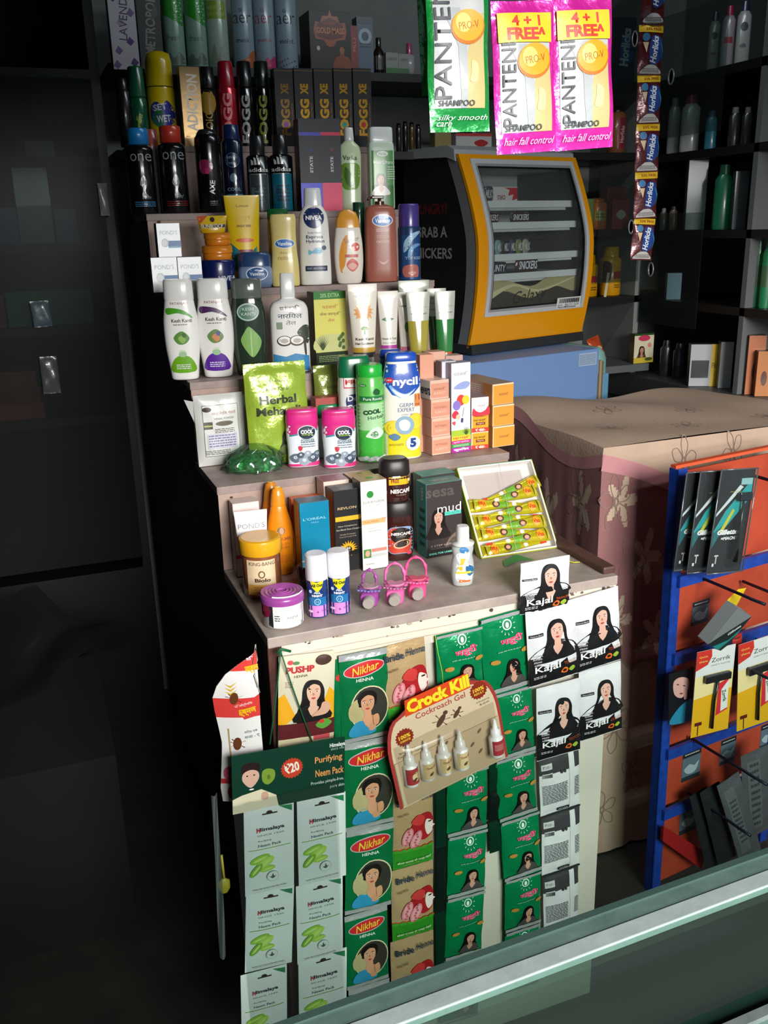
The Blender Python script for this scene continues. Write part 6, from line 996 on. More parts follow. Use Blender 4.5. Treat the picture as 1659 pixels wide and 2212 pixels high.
s_ = thing('sachet_strip', 'long strip of black and white hair dye sachets, printed backs showing at its lower end', 'sachet strip', Wy(1180, 1215, YF-.012))
for i, (x0, y0, x1, y1, wp_, Yq, bk) in enumerate(((1178, 1208, 1176, 1318, 104, YF-.014, 0), (1188, 1308, 1196, 1470, 104, YF-.018, 0), (1206, 1476, 1206, 1632, 92, YF-.014, 0), (1207, 1628, 1210, 1752, 84, YF-.004, 1), (1211, 1752, 1211, 1880, 80, YF-.004, 1), (1211, 1880, 1212, 2010, 74, YF-.004, 1))):
    hang_sachet('sachet', '', '', x0, y0, x1, y1, wp_, Yq, KW_, kback if bk else kaj, 90+i, .007, s_, seal=.04, wr=.0012)
s_ = thing('sachet_strip', 'pair of joined black and white hair dye sachets at the right corner of the stand', 'sachet strip', Wy(1285, 1280, YF-.008))
for i, (x0, y0, x1, y1, wp_, Yq) in enumerate(((1285, 1280, 1292, 1440, 98, YF-.01), (1296, 1440, 1298, 1588, 88, YF-.012))): hang_sachet('sachet', '', '', x0, y0, x1, y1, wp_, Yq, KW_, kaj, 100+i, .008, s_, seal=.05, wr=.0012)
# pushp henna card with string
def psh(p):
    p.poly([(-.5, .2), (-.2, .34), (-.4, .6), (-.5, .55)], '#e8a81c'); p.poly([(.5, .2), (.2, .34), (.4, .62), (.5, .55)], '#e8a81c'); p.txt('PUSHP', -.13, .85, .5, .12, '#b82a30', bold=.05); p.txt('HENNA', -.12, .78, .24, .045, '#5a4a3a'); p.ell(-.3, .93, .05, .04, '#c8303a'); p.ell(-.2, .92, .06, .03, '#4a7a3a'); p.lines(-.32, .7, .14, .12, 4, '#9a8a78'); p.woman(.1, .58, .26, '#140f0e', '#dcb096', '#171415'); p.blob([(-.3, .9), (.5, .9), (.9, 0), (.2, -.9), (-1.6, -.9), (-.6, 0)], .3, .4, .13, '#d6a88c'); p.rect(-.5, .08, .5, .27, '#5a1c20'); p.blob([(-1, 0), (0, .7), (1, .1), (0, -.6)], .3, .22, .15, '#5a9a3a'); p.ell(.26, .255, .05, .04, '#c83a2a'); p.rect(-.5, 0, .5, .1, '#cfc2a0'); p.rect(.12, .03, .42, .1, '#c8505a'); p.ell(.28, .93, .14, .09, '#43241c')
hang_sachet('henna_packet', 'cream henna packet with a dark-haired woman resting her chin on her hand', 'packet', 664, 1412, 660, 1606, 122, YF-.008, M('#ded7bc', .3, .1, coat=.5, bump=.2, bs=30), psh, 110, .007, seal=.03)
a_ = Wy(606, 1406, YF-.02); m = MB(); GS = M('#0f5a34', .5)
m.tube([Wy(x, y, YF-.022)-a_ for x, y in ((606, 1406), (600, 1470), (592, 1540), (583, 1608))], .0016, GS); m.tube([Wy(x, y, YF-.022)-a_ for x, y in ((606, 1406), (630, 1480), (655, 1550), (674, 1602))], .0014, GS); m.tube([Wy(x, y, YF-.022)-a_ for x, y in ((598, 1412), (606, 1402), (628, 1407))], .0028, GS)
on(m, 'string', 'dark green string looped over a nail, holding the clear pack sheet', 'string', a_)
# hanging sheet with six packs ---------------------------------------------------
YH = YF-.05
b, ti, w, h = frame_at(625, 1612, 626, 1735, 246, YH)
sh_ = thing('face_pack_sheet', 'clear plastic hanging sheet with a green header and six white face pack pouches', 'display sheet', b)
def hd_(p):
    p.rect(-.5, 0, .5, 1, '#123a2c'); p.poly([(-.5, 0), (-.5, .25), (-.42, .3), (-.25, .35), (-.12, .2), (-.1, 0)], '#e6d8bc'); p.blob([(-1, .9), (0, 1.2), (1, .9), (1.05, .2), (.9, -.1), (-.9, -.1), (-1.05, .2)], -.34, .68, .075, '#2a1e1c'); p.blob([(-.8, .6), (0, .95), (.8, .6), (.85, -.3), (0, -1.2), (-.85, -.3)], -.34, .58, .08, '#dcae9c'); p.ell(-.37, .62, .009, .006, '#1c1414'); p.ell(-.31, .62, .009, .006, '#1c1414'); p.ell(-.335, .38, .022, .007, '#f4ecec')
    p.blob([(-.7, .8), (0, 1.1), (.8, .7), (.8, -.4), (0, -1.1), (-.7, -.5)], -.19, .55, .07, '#7f9a3a'); p.blob([(-.3, .4), (0, .6), (.2, 0), (-.2, -.2)], -.18, .52, .06, '#5f7a2a'); p.blob([(-.5, .8), (.5, .8), (.6, -.6), (-.6, -.6)], -.22, .22, .045, '#d6a692'); p.ell(.02, .62, .095, .095, '#c8402a', amp=.07, k=22); p.txt('₹20', .02, .63, .13, .1, '#f0e0d0', rot=10, bold=.04); p.txt('Himalaya', .43, .88, .14, .05, '#dfe6e0', bold=.03); p.txt('SINCE 1930', .43, .82, .12, .018, '#b8c4bc'); p.txt('Purifying', .35, .66, .25, .08, '#e0985a', bold=.02); p.txt('Neem Pack', .36, .44, .26, .07, '#e0985a', bold=.02); p.txt('Provides pimple-free,', .34, .27, .3, .04, '#cfd8d2'); p.txt('pure skin', .43, .16, .13, .04, '#cfd8d2')
m = MB(); m.box(-w/2, w/2, .0, .0012, 0, h, M('#123a2c', .35)); hd_(P(m, lambda u, v, o: (u, -o-.0002, v), w, h)); o = m.build('header_card', sh_); o.rotation_euler[1] = ti
def him(p):
    p.poly([(.18, .985), (.46, .97), (.46, .9)], '#1f7a4c'); p.rect(-.14, .915, .16, .93, '#2a1416'); p.ell(0, .935, .06, .04, '#2a1416'); p.txt('Himalaya', .02, .75, .56, .105, '#3a3a3c', bold=.03); p.txt('H', -.225, .75, .07, .1, '#c8404a', bold=.04); p.txt('SINCE 1930', .02, .69, .54, .035, '#8a9a90'); p.txt('Purifying', -.1, .625, .26, .045, '#5f8a78'); p.txt('Neem Pack', .0, .575, .46, .06, '#2f5a4c'); p.rect(-.42, .53, .42, .536, '#8fb84a')
    for k, (u, v, s, r) in enumerate(((-.2, .42, .3, 20), (-.12, .36, .34, 35), (-.28, .3, .26, 50), (-.05, .3, .22, 10))): p.ell(u, v, s*.7, s*.28, ('#8fc43a', '#b4d85a', '#7ab02c', '#a8d048')[k], rot=r); p.ell(u, v, s*.5, s*.1, '#c9e27a', rot=r)
    p.ell(.05, .2, .12, .12, '#a9b0aa'); p.ell(.05, .2, .11, .11, '#e0e4e2'); p.blob([(0, 1), (.4, 0), (1, .2), (.3, -.6), (-.3, -.6), (-1, .2), (-.4, 0)], .05, .2, .07, '#4a5a52'); p.lines(0, .07, .7, .03, 1, '#9aa29c')
for i, (x0, y0, x1, y1, wp_) in enumerate(((583, 1737, 583, 1925, 112), (694, 1718, 697, 1903, 108), (582, 1920, 580, 2090, 108), (692, 1900, 692, 2070, 104), (570, 2092, 572, 2262, 104), (695, 2058, 698, 2232, 108))):
    bb_, t2, w2, h2 = frame_at(x0, y0, x1, y1, wp_, YH); m = pouch(w2*.97, h2*.985, .0035, M('#dfe4e3', .35, coat=.3, bump=.05, bs=20), him, 120+i, seal=.02, puff=.3, wr=.0004); o = m.build('face_pack', sh_); put(o, bb_-b, 0, 0, t2+.01*(i % 3-1))
m = MB(); tl = Wy(500, 1735, YH)-b; br = Wy(752, 2300, YH)-b
def film(a, c): return (tl.x+(br.x-tl.x)*a, -.012-.004*sin(a*9+c*3)*sin(c*7)-.002*sin(a*31+c*17), tl.z+(br.z-tl.z)*c)
m.grid(film, 40, 60, G('#e4e8e7', .985, .035, .12)); m.build('plastic_sleeve', sh_)
m = MB(); tl2 = Wy(455, 1715, YH)-b; br2 = Wy(500, 2060, YH)-b
m.grid(lambda a, c: (tl2.x+(br2.x-tl2.x)*a-.012*c, -.004-.006*sin(a*4+c*6), tl2.z+(br2.z-tl2.z)*c), 14, 40, G('#c0c6c3', .8, .08, .2)); m.build('loose_film', sh_)
m = MB(); y0_ = Wy(478, 1880, YH+.01)-b; m.tube([(.0, 0, 0), (.001, 0, -.06)], .0026, M('#a8962c', .5)); m.lathe([(0, .006, .003), (.01, .012, .006), (.028, .012, .006), (.034, .004, .003)], M('#8a8024', .5, coat=.3), n=18, z0=-.09); o = m.build('yellow_tag', sh_, 'yellow plastic spoon seen through the film'); o.location = (y0_.x+.006, y0_.y+.02, y0_.z+.02)
# cockroach gel card -----------------------------------------------------------------
b, ti, w, h = frame_at(966, 1470, 984, 1690, 252, YF-.03); ck = thing('gel_bottle_card', 'arched beige and red card carrying five little white dropper bottles of cockroach gel', 'display card', b, .08); cr_ = radians(10.5)
def arch(s=1, dy=0):
    pts = [(-.5*s, 0+dy), (.5*s, 0+dy), (.5*s, .5)]; pts += [(.5*s-.0-(1-cos(t))*.13*s, .5+sin(t)*.36*s) for t in [radians(15*i) for i in range(7)]]; 
    L = [(x, y) for x, y in pts]; R_ = [(-x, y) for x, y in L[2:]][::-1]; return L+[(.2*s, .93*s+.02), (0, .98*s+.01), (-.2*s, .93*s+.02)]+R_
m = MB(); m.prism([(x*w, y*h) for x, y in arch()], M('#a83a34', .4), 'y', 0, .0012)
p = P(m, lambda u, v, o: (u, -o-.0002, v), w, h, mk=CARD)
p.poly(arch(.945, .0), '#d8c2a2'); p.poly([(-.3, .84), (.28, .84), (.26, .99), (-.28, .99)], '#d8481c'); p.txt('Crock Kill', .0, .915, .55, .115, '#f6dc2a', bold=.05); p.txt('Cockroach Gel', .0, .8, .44, .05, '#a83a34', bold=.01)
for u, v, t in ((-.34, .66, '100%'), (.34, .78, '100%')): p.ell(u, v, .075, .075, '#8a2a18', amp=.08, k=18); p.txt(t, u, v+.01, .1, .035, '#f0c83a', bold=.03); p.txt('GUARANTEE' if u < 0 else 'RESULT', u, v-.03, .09, .02, '#f0c83a', bold=.02)
for u, v, s in ((-.02, .66, .06), (.12, .66, .042)):
    p.ell(u, v, s*1.0, s*.42, '#5a3c30', rot=45); p.ell(u+s*.8, v+s*.95, s*.34, s*.3, '#5a3c30')
    for k in range(6): a = radians(-60+50*(k % 3)+(180 if k > 2 else 0)); p.poly([(u, v), (u+s*1.3*cos(a), v+s*1.3*sin(a)), (u+s*1.3*cos(a)+.006, v+s*1.3*sin(a)+.006)], '#5a3c30')
p.txt('Specially For', -.34, .53, .15, .022, '#6a5a4c'); p.txt('Cockroach - Lizard', -.32, .5, .22, .022, '#6a5a4c'); p.txt('A Product by', .36, .67, .12, .018, '#6a5a4c'); p.txt('R-G-H', .37, .64, .08, .018, '#6a5a4c'); p.poly([(-.47, .02), (.47, .02), (.47, .46), (-.47, .46)], '#c9b292')
for u, v in ((-.1, .4), (.28, .4), (.26, .2), (-.02, .43), (.2, .3)): p.ell(u, v, .025, .012, '#7a5a44', rot=40)
o = m.build('card', ck); o.rotation_euler[1] = -cr_+.0
for i, (x, yt, yb) in enumerate(((890, 1598, 1693), (926, 1590, 1680), (962, 1577, 1668), (999, 1565, 1657), (1074, 1541, 1630))):
    q = Wy(x, yb, YF-.045)-b; k = (yb-yt)*((b-CAM).dot(CF))/FOC; r = k*.175; m = MB()
    q = Matrix.Rotation(-.08, 3, 'Z') @ q
    m.lathe([(0, r*.9, r*.9), (.002, r, r), (k*.5, r, r), (k*.56, r*.6, r*.6)], WHT_, n=24); m.lathe([(k*.55, r*.72, r*.72), (k*.72, r*.62, r*.62), (k*.74, r*.4, r*.4), (k*.95, r*.22, r*.22), (k, r*.16, r*.16)], WHT_, n=20)
    S = lambda u, v, o, r=r: (u, -sqrt(max(r*r-u*u, 1e-9))-o, v); pp = P(m, S, 2*r, k, cell=.003)
    pp.rect(-.44, .08, .44, .48, '#a8383c' if i in (0, 4) else '#dcc492'); 
    if i in (0, 3): pp.ell(.18, .27, .3, .33, '#dcc492')
    if i < 4: pp.txt('Crock Kill', .08, .37, .7, .16, '#8a3a20', bold=.04); pp.ell(.05, .2, .18, .1, '#5a3a28', rot=30)
    else: pp.lines(0, .3, .7, .5, 5, '#d8a0a0')
    o = m.build('dropper_bottle', ck); put(o, q, 0, 0, -.1)
m = MB(); m.grid(lambda a, c: ((a-.5)*w*.9, -.028*sin(pi*min(max(a, .0), 1))**.3*sin(pi*min(max(c, .0), 1))**.35-.001, c*h*.6+.002), 24, 16, G('#f0eeea', .98, .02, .15)); o = m.build('blister', ck); o.rotation_euler[1] = -cr_
m = MB(); q = [Wy(x, y, YF-.036)-Wy(945, 1380, YF-.02) for x, y in ((940, 1372), (946, 1410), (955, 1450), (957, 1478))]; m.tube(q, .0009, M('#9ac83a', .5)); on(m, 'string', 'thin light green thread holding up the cockroach gel card', 'string', Wy(945, 1380, YF-.02))
# curved chalk banner on the left post -----------------------------------------------
ref = Wy(520, 1730, YF-.012); K = (ref-CAM).dot(CF)/FOC; Lw = .085; Hh = 360*K
edge = [(0, .03), (.1, .0), (.25, .06), (.4, .12), (.5, .08), (.62, .02), (.7, .0), (.78, .1), (.86, .3), (.93, .62), (.97, .9), (1, 1.0)]
def el(v):
    for (a0, b0), (a1, b1) in zip(edge, edge[1:]):
        if a0 <= v <= a1: return b0+(b1-b0)*(v-a0)/(a1-a0)
    return 1
def bsurf(u, v, o=0):
    x = (el(v)+(1-el(v))*u)*Lw; return (x-.002, -.03*sin(x/Lw*pi*.5)-.003*sin(v*9)-o, v*Hh)
RD = INK('#d8403c'); WC_ = INK('#e9e6e4'); m = MB()
for v0, v1, c in ((0, .13, WC_), (.13, .165, RD), (.165, .57, WC_), (.57, .7, RD), (.7, .88, WC_), (.88, 1, RD)):
    m.grid(lambda a, b, v0=v0, v1=v1: bsurf(a, v0+(v1-v0)*b), 12, 10, c)
m.grid(lambda a, b: bsurf(a, b, -.0008), 12, 50, WC_, flip=True)
S = lambda u, v, o: (u, -.03*sin(min(max(u, 0), Lw)/Lw*pi*.5)-.003*sin(v/Hh*9)-o-.0004, v); p = P(m, S, Lw, Hh, cell=.004)
p.poly([(.1, .86), (1, .93), (1, .8), (.05, .8)], RD) if False else None
p.poly([(.08, .56), (.98, .72), (.98, .58), (.08, .52)], '#d8403c'); p.txt('लक्ष्मण', .62, .6, .56, .2, '#e8b81c', rot=12, bold=.05); p.txt('लक्ष्मण', .85, .885, .3, .2, '#e8b81c', rot=8, bold=.05); p.txt('दि', .82, .955, .16, .1, '#f2e6e6', rot=8, bold=.03); p.txt('दि ऑर्गैनिक', .62, .655, .4, .09, '#f2e6e6', rot=14); p.txt('सिर्फ एक', .74, .475, .3, .09, '#2a3050', rot=8); p.txt('सजा - ए', .76, .44, .34, .08, '#2a3050', rot=8)
for k in range(3): p.poly([(.22, .8-.025*k), (.36, .77-.025*k), (.5, .81-.025*k), (.36, .785-.025*k)], '#d8b03a')
for u, v in ((.42, .7), (.42, .4)): p.ell(u, v, .09, .16, '#6a3a22', rot=-10); [p.poly([(u, v), (u+.2*cos(a), v+.035*sin(a)), (u+.2*cos(a)+.02, v+.035*sin(a)+.004)], '#6a3a22') for a in (.5, 1.2, 2.2, 2.8, 3.8, 5.5)]
p.poly([(.24, .12), (.27, .12), (.27, .5), (.24, .5)], '#b89a6a'); p.ell(.2, .2, .14, .2, '#d8607a'); p.ell(.24, .07, .12, .2, '#c83a2a')
c0 = Wy(481, 1730, YF+.02)
on(m, 'chalk_banner', 'curling red and white paper banner printed with cockroaches, left of the stand front', 'banner', c0)
# ================================================================== shampoo sachets hanging near the camera
def pan(frame, sub, top=True):
    def art(p):
        p.rect(-.42, .14, .4, .97 if not top else .73, '#b0b2b2'); p.poly([(.08, .14), (.4, .14), (.4, .7), (.25, .66), (.1, .45)], '#b9a870'); p.poly([(-.3, .72), (.0, .72), (.1, .5), (.1, .14), (.0, .14), (-.05, .5)], '#9ea3a4'); p.blob([(-.3, 1), (.5, .6), (.3, -1), (-.6, -1), (-.4, 0)], .22, .36, .14, '#c9bb88')
        p.ell(.12, .61, .29, .23, '#b86a10', rot=8); p.ell(.12, .622, .27, .21, '#e59a1c', rot=8); p.ell(.04, .635, .13, .13, '#f2c86a', rot=8); p.txt('PRO-V', .13, .622, .34, .1, '#a85a14', rot=8, bold=-.01)
        p.txt('PANTENE', -.29, .475 if top else .57, 1.17 if top else 1.75, .2 if top else .25, '#1d2430', rot=90, bold=.005); p.txt('SHAMPOO', -.08, .17, .58, .085, '#2a3036', bold=.01); p.txt(sub, .02, .08, .84, .1, '#f0b8d8' if top else '#d8e8d8', sh=.35)
        if not top: p.txt('care', -.28, .045, .26, .06, '#d8e8d8', sh=.35)
        if top: p.rect(-.44, .73, .42, .92, '#e8be1c'); p.txt('4 + 1', .0, .87, .46, .14, '#d8382a', bold=.03); p.txt('FREE^', .0, .785, .62, .16, '#d8382a', bold=.04)
    return art
PK_, GN = foil('#d0289c', .3, .25), foil('#138a3c', .3, .25)
YP = .85
s_ = thing('sachet_strip', 'pair of joined bright pink shampoo sachets hanging nearest the camera', 'sachet strip', Wy(1200, 20, YP))
for i, (x0, y0, x1, y1, wp_) in enumerate(((1128, 2, 1138, 330, 132), (1256, -4, 1262, 322, 128))): hang_sachet('sachet', '', '', x0, y0, x1, y1, wp_, YP, PK_, pan('p', 'hair fall control'), 140+i, .006, s_, seal=.05, wr=.0016)
for i, (x0, y0, x1, y1, wp_) in enumerate(((1128, -330, 1128, 0, 132), (1256, -336, 1256, -6, 128))): hang_sachet('sachet', '', '', x0, y0, x1, y1, wp_, YP, PK_, None, 144+i, .006, s_, seal=.05)
hang_sachet('shampoo_sachet', 'bright green and white shampoo sachet hanging left of the pink pair', 'sachet', 985, -90, 994, 285, 132, YP+.0, GN, pan('g', 'silky smooth', False), 150, .006, wr=.0016)
hang_sachet('shampoo_sachet', 'green sachet edge hanging just behind the green and white one', 'sachet', 962, -110, 975, 205, 128, YP+.03, GN, None, 151, .006)
m = MB(); m.tube([(.2, YP+.012, 2.0), (1.0, YP+.012, 2.0)], .004, M('#6a6a66', .5)); 
for x in (.47, .6): m.tube([(x, YP+.01, 2.0), (x, YP+.008, 1.9), (x, YP+.003, 1.84)], .0012, M('#a8a89c', .5))
m.tube([(.25, YP+.012, 2.0), (.25, YP+.012, 2.74)], .0012, M('#a8a89c', .5)); m.tube([(.95, YP+.012, 2.0), (.95, YP+.012, 2.74)], .0012, M('#a8a89c', .5))
tag(m.build('hanging_rod'), 'thin rod and strings above, from which the shampoo sachets hang', 'rod')
# horlicks strip ---------------------------------------------------------------------
def hor(p):
    p.rect(-.5, .86, .5, 1, '#e0b41c'); p.txt('33% FREE', .08, .93, .66, .09, '#8a3a14', bold=.03); p.blob([(-.6, -1.1), (-.5, 1.1), (.6, 1.2), (.9, .2), (.5, -1)], .14, .5, .36, '#1c3f8c'); p.blob([(.3, 1), (.9, .2), (.5, -1), (.7, 0)], .25, .48, .3, '#2f8ab0'); p.txt('Horlicks', .1, .52, .86, .26, '#e4ecf4', rot=82, bold=.03, sh=.15); p.ell(-.24, .76, .14, .13, '#3f7fb0'); p.poly([(-.36, .66), (-.14, .66), (-.22, .45)], '#e0c8a0'); p.blob([(-1, -.4), (-.5, .2), (0, .3), (.5, .2), (1, -.4)], 0, .13, .42, '#c4c4c0'); p.lines(0, .1, .7, .14, 3, '#4a1c1c'); p.rect(-.5, 0, .5, .03, '#5a1a1c')
HB = foil('#5a1c22', .3, .28)
s_ = thing('sachet_strip', 'long strip of maroon and blue malt drink sachets hanging right of the yellow cooler', 'sachet strip', Wy(1408, 0, 2.2))
for i, (x0, y0, x1, y1, wp_) in enumerate(((1412, -80, 1409, 55, 50), (1407, 55, 1402, 163, 52), (1402, 163, 1400, 268, 50), (1400, 268, 1396, 372, 50), (1396, 372, 1393, 472, 48), (1393, 472, 1384, 562, 46))): hang_sachet('sachet', '', '', x0, y0, x1, y1, wp_, 2.2, HB, hor, 160+i, .008, s_, seal=.02, wr=.002)
m = MB(); m.tube([(0, 0, 0), (0, 0, 2.74-Wy(1412, -80, 2.2).z)], .001, M('#a8a89c', .5)); on(m, 'string', 'string above the long malt drink sachet strip', 'string', Wy(1412, -82, 2.2))
m = MB(); q0 = Wy(552, 1392, YF-.01)
for pts in (((552, 1392), (556, 1425), (548, 1460), (556, 1485)), ((552, 1392), (546, 1430), (552, 1462), (561, 1496))): m.tube([Wy(x, y, YF-.012)-q0 for x, y in pts], .0012, M('#b8b2a6', .7))
on(m, 'string', 'loose pale twine dangling beside the curling paper banner', 'string', q0)
# ================================================================== blue and orange accessory rack
A = Wz(1457, 1016, .94); B = Wz(1659, 978, .94); rx_ = Vector(((B-A).x, (B-A).y, 0)).normalized(); out = Vector((rx_.y, -rx_.x, 0)); rrk = atan2(rx_.y, rx_.x)
rack = thing('wire_rack', 'blue metal rack with orange back panels and dark pegs at the right edge', 'rack', (A.x, A.y, FZ), rrk)
RM = (Matrix.Translation(rack.location) @ Matrix.Rotation(rrk, 4, 'Z')).inverted()
def rl(x, y, off=0): return RM @ Wp(x, y, A+out*off, out)
BLU = M('#1d46a8', .38, coat=.3, bump=.05, bs=60, mot=.2, ms=30, h2='#173a8c'); ORP = M('#bb4a2e', .45, coat=.1, mot=.3, ms=7, h2='#a83e28'); PEG = M('#1c2234', .4, .3)
th_ = rl(1457, 1016).z
for x0, x1 in ((.0, .034), (.46, .494)): MB().box(x0, x1, 0, .004, 0, th_, BLU).box(x0, x0+.004, .0, .03, 0, th_, BLU).build('post', rack)
bl_ = MB()
for y in (1233, 1262, 1310, 1350): q = rl(1444-(y-1233)*.03, y); bl_.lathe([(0, .0035, .0035), (.002, .003, .003)], M('#7d8aa8', .4, .5), n=12, cx=.012, cy=0, z0=0); n_ = 14*2; bl_.v = bl_.v
for z in [rl(1480, yy).z for yy in (1248, 1412, 1610, 1735)]:
    MB().box(.02, .47, -.012, 0, z-.018, z+.014, BLU).build('cross_bar', rack)
m = MB().box(.004, .49, .012, .03, th_-.0, th_+.008, M('#d85a34', .5)); m.build('top_edge', rack)
zz_ = [rl(1480, yy).z for yy in (1248, 1412, 1610, 1735, 1900)]; hi = th_-.01
for i, zc in enumerate(zz_):
    MB().box(.034, .46, .012, .016, max(zc+.012 if i < 4 else .02, .02), hi, ORP).build('back_panel', rack); hi = zc-.014
def peg(x0, y0, x1, drop=.02):
    s = rl(x0, y0, .01); e = None; L = .02
    while L < .3:
        p_ = rack.matrix_basis @ Vector((s.x, s.y-L, s.z-drop*(L/.14)**2*.4)); 
        if px(p_)[0] >= x1: break
        L += .004
    MB().tube([(s.x, s.y+.01, s.z), (s.x, s.y-L*.7, s.z-.001), (s.x, s.y-L*.8, s.z-.002), (s.x, s.y-L, s.z-.001)], .0042, PEG, n=10).build('peg', rack)
rack.rotation_euler = (0, 0, rrk)
bpy.context.view_layer.update()
for a_ in ((1508, 1252, 1640), (1541, 1416, 1650), (1482, 1600, 1640), (1478, 1722, 1602), (1590, 1022, 1690), (1600, 1262, 1700), (1620, 1385, 1700)): peg(*a_)
def stick(x0, y0, x1, y1):
    a, b = rl(x0, y0, -.011), rl(x1, y1, -.011); m = MB().box(a.x, b.x, .0105, .012, min(a.z, b.z), max(a.z, b.z), CARD('#5d6e7c')); p = P(m, lambda u, v, o: ((a.x+b.x)/2+u, .0103-o, min(a.z, b.z)+v), abs(b.x-a.x), abs(b.z-a.z)); p.rect(-.5, .8, .5, 1, '#202428'); p.lines(0, .9, .8, .12, 1, '#c8c8c8'); p.blob([(-1, 0), (-.3, .5), (.4, .2), (1, .6), (.6, -.5), (-.4, -.6)], 0, .4, .4, '#a9b8c0'); p.rect(-.5, 0, .5, .15, '#2a3238'); m.build('sticker', rack)
for q in ((1486, 1305, 1518, 1345), (1462, 1632, 1496, 1680), (1545, 1606, 1572, 1648), (1456, 1748, 1488, 1795), (1632, 1575, 1656, 1615)): stick(*q)
m = MB(); a, b, c, d = rl(1418, 1790, .03), rl(1510, 1848, .03), rl(1500, 1884, .03), rl(1416, 1822, .03); m.add([tuple(q) for q in (a, b, c, d)]+[(q.x, q.y+.01, q.z) for q in (a, b, c, d)], [(3, 2, 1, 0), (4, 5, 6, 7), (0, 1, 5, 4), (1, 2, 6, 5), (2, 3, 7, 6), (3, 0, 4, 7)], M('#a31f22', .4)); m.build('red_bracket', rack, 'slanting red plate near the foot')
YR = A.y
def gilp(p):
    p.rect(-.44, .02, .44, .97, '#101417'); p.poly([(-.44, .3), (.44, .72), (.44, .9), (-.2, .6), (-.44, .42)], '#1fa0a0'); p.poly([(-.44, .25), (-.1, .5), (-.44, .4)], '#0f6a70'); p.poly([(-.3, .4), (.0, .62), (.05, .6), (-.2, .4)], '#c9c42a'); p.poly([(-.44, .58), (.1, .84), (.2, .82), (-.44, .55)], '#d0dcdc'); p.rect(.12, .84, .42, .9, '#8fc0c0'); p.txt('Gillette', -.06, .4, .56, .12, '#f0f4f4', bold=.05, sh=.2); p.txt('=MACH3', .0, .34, .44, .075, '#f0f4f4', bold=.04, sh=.2); p.txt('1', -.34, .09, .05, .07, '#e8e8e8', bold=.03); p.rect(-.29, .1, -.26, .17, '#c9c9c9'); p.rect(-.33, .17, -.22, .185, '#c9c9c9'); p.txt('SENSITIVE', .0, .78, .3, .02, '#c8c02a')
GP = G('#eef2f1', .98, .06, .06)
for i, (xt, yt, xb, yb, off) in enumerate(((1597, 1010, 1562, 1238, .09), (1552, 1014, 1520, 1236, .065), (1522, 1016, 1492, 1230, .04))):
    b, ti, w, h = frame_at(xt, yt, xb, yb, 78, YR-off); t = thing('razor_pack', ('teal and black razor blister pack, foremost of the three on the top peg', 'teal and black razor blister pack in the middle of the three on the top peg', 'teal and black razor blister pack at the back, against the blue post')[i], 'blister pack', b, rrk*.5, 'razor blister packs'); t.rotation_euler = (0, ti, .0)
    m = MB().box(-w*.47, w*.47, 0, .0008, .003, h-.003, CARD('#101417')); gilp(P(m, lambda u, v, o: (u, -o-.0001, v), w, h)); m.build('card', t)
    m = MB(); GPc = M('#5c6266', .15, .1, coat=.8)
    for x in (-w/2, w/2): m.tube([(x, -.004, .004), (x, -.004, h-.004)], .0018, GPc)
    m.tube([(-w/2, -.004, h-.003), (w/2, -.004, h-.003)], .0018, GPc); m.tube([(-w/2, -.004, .003), (w/2, -.004, .003)], .0018, GPc); m.grid(lambda a, c: ((a-.5)*w, -.005-(.014*sin(pi*min(1, max(0, (a-.45)/.5)))*sin(pi*min(1, max(0, (c-.1)/.8)))**.4 if .45 < a < .95 and .1 < c < .9 else 0), c*h), 20, 26, GP); m.build('blister', t)
    if i < 2: m = MB(); m.tube([(w*.2, -.011, h*.12), (w*.19, -.011, h*.45), (w*.17, -.012, h*.7)], .004, M('#15181a', .3, coat=.4), rr=[.006, .004, .003]); m.box(w*.02, w*.36, -.018, -.008, h*.7, h*.78, M('#23282b', .3, coat=.5), .003); m.build('razor', t)
def zor(p):
    p.rect(-.5, .0, .5, .55, '#e8b01c'); p.poly([(-.5, .45), (.5, .5), (.5, .75), (-.5, .7)], '#f0dfa0'); p.rect(-.5, .72, .5, 1, '#dfe2e0'); p.poly([(-.5, .97), (-.5, .78), (-.2, .83), (-.1, .92), (-.12, 1), (-.5, 1)], '#d0352a'); p.txt('Quick', -.32, .93, .22, .05, '#f2e06a'); p.txt('shave', -.32, .88, .22, .05, '#f2e06a'); p.txt('Zorrik', .14, .87, .5, .1, '#3a3a3a'); p.txt('SAFETY RAZOR', .14, .81, .5, .03, '#6a6a6a'); p.poly([(.12, .2), (.42, .25), (.4, .62), (.14, .58)], '#d8303a'); p.poly([(.24, .24), (.42, .27), (.4, .6), (.22, .5)], '#e6e8e2'); p.txt('Zorrik', .31, .42, .3, .1, '#2a5a3a', rot=-80, bold=.03); p.rect(-.42, .13, -.24, .17, '#5a2018'); p.rect(-.34, .01, -.32, .13, '#2a1a14')
for i, (xt, yt, xb, yb, off) in enumerate(((1548, 1400, 1532, 1584, .09), (1638, 1380, 1632, 1566, .09))):
    b, ti, w, h = frame_at(xt, yt, xb, yb, 80, YR-off); t = thing('razor_card', ('yellow and white card with a black safety razor, left one, with a red corner flash', 'yellow and white card with a black safety razor, right one at the photo edge')[i], 'razor card', b, 0, 'safety razor cards'); t.rotation_euler = (0, ti, .0)
    m = MB().box(-w/2, w/2, 0, .001, 0, h, CARD('#e0e0da')); zor(P(m, lambda u, v, o: (u, -o-.0001, v), w, h)); m.build('card', t)
    m = MB(); m.tube([(-.0*w, -.008, h*.08), (.0, -.008, h*.4), (.05*w, -.01, h*.66)], .004, M('#1a1b1c', .35, coat=.3), rr=[.0045, .004, .004]); m.box(-w*.3, w*.36, -.016, -.004, h*.64, h*.72, M('#1a1b1c', .35, coat=.3), .002); m.build('razor', t)
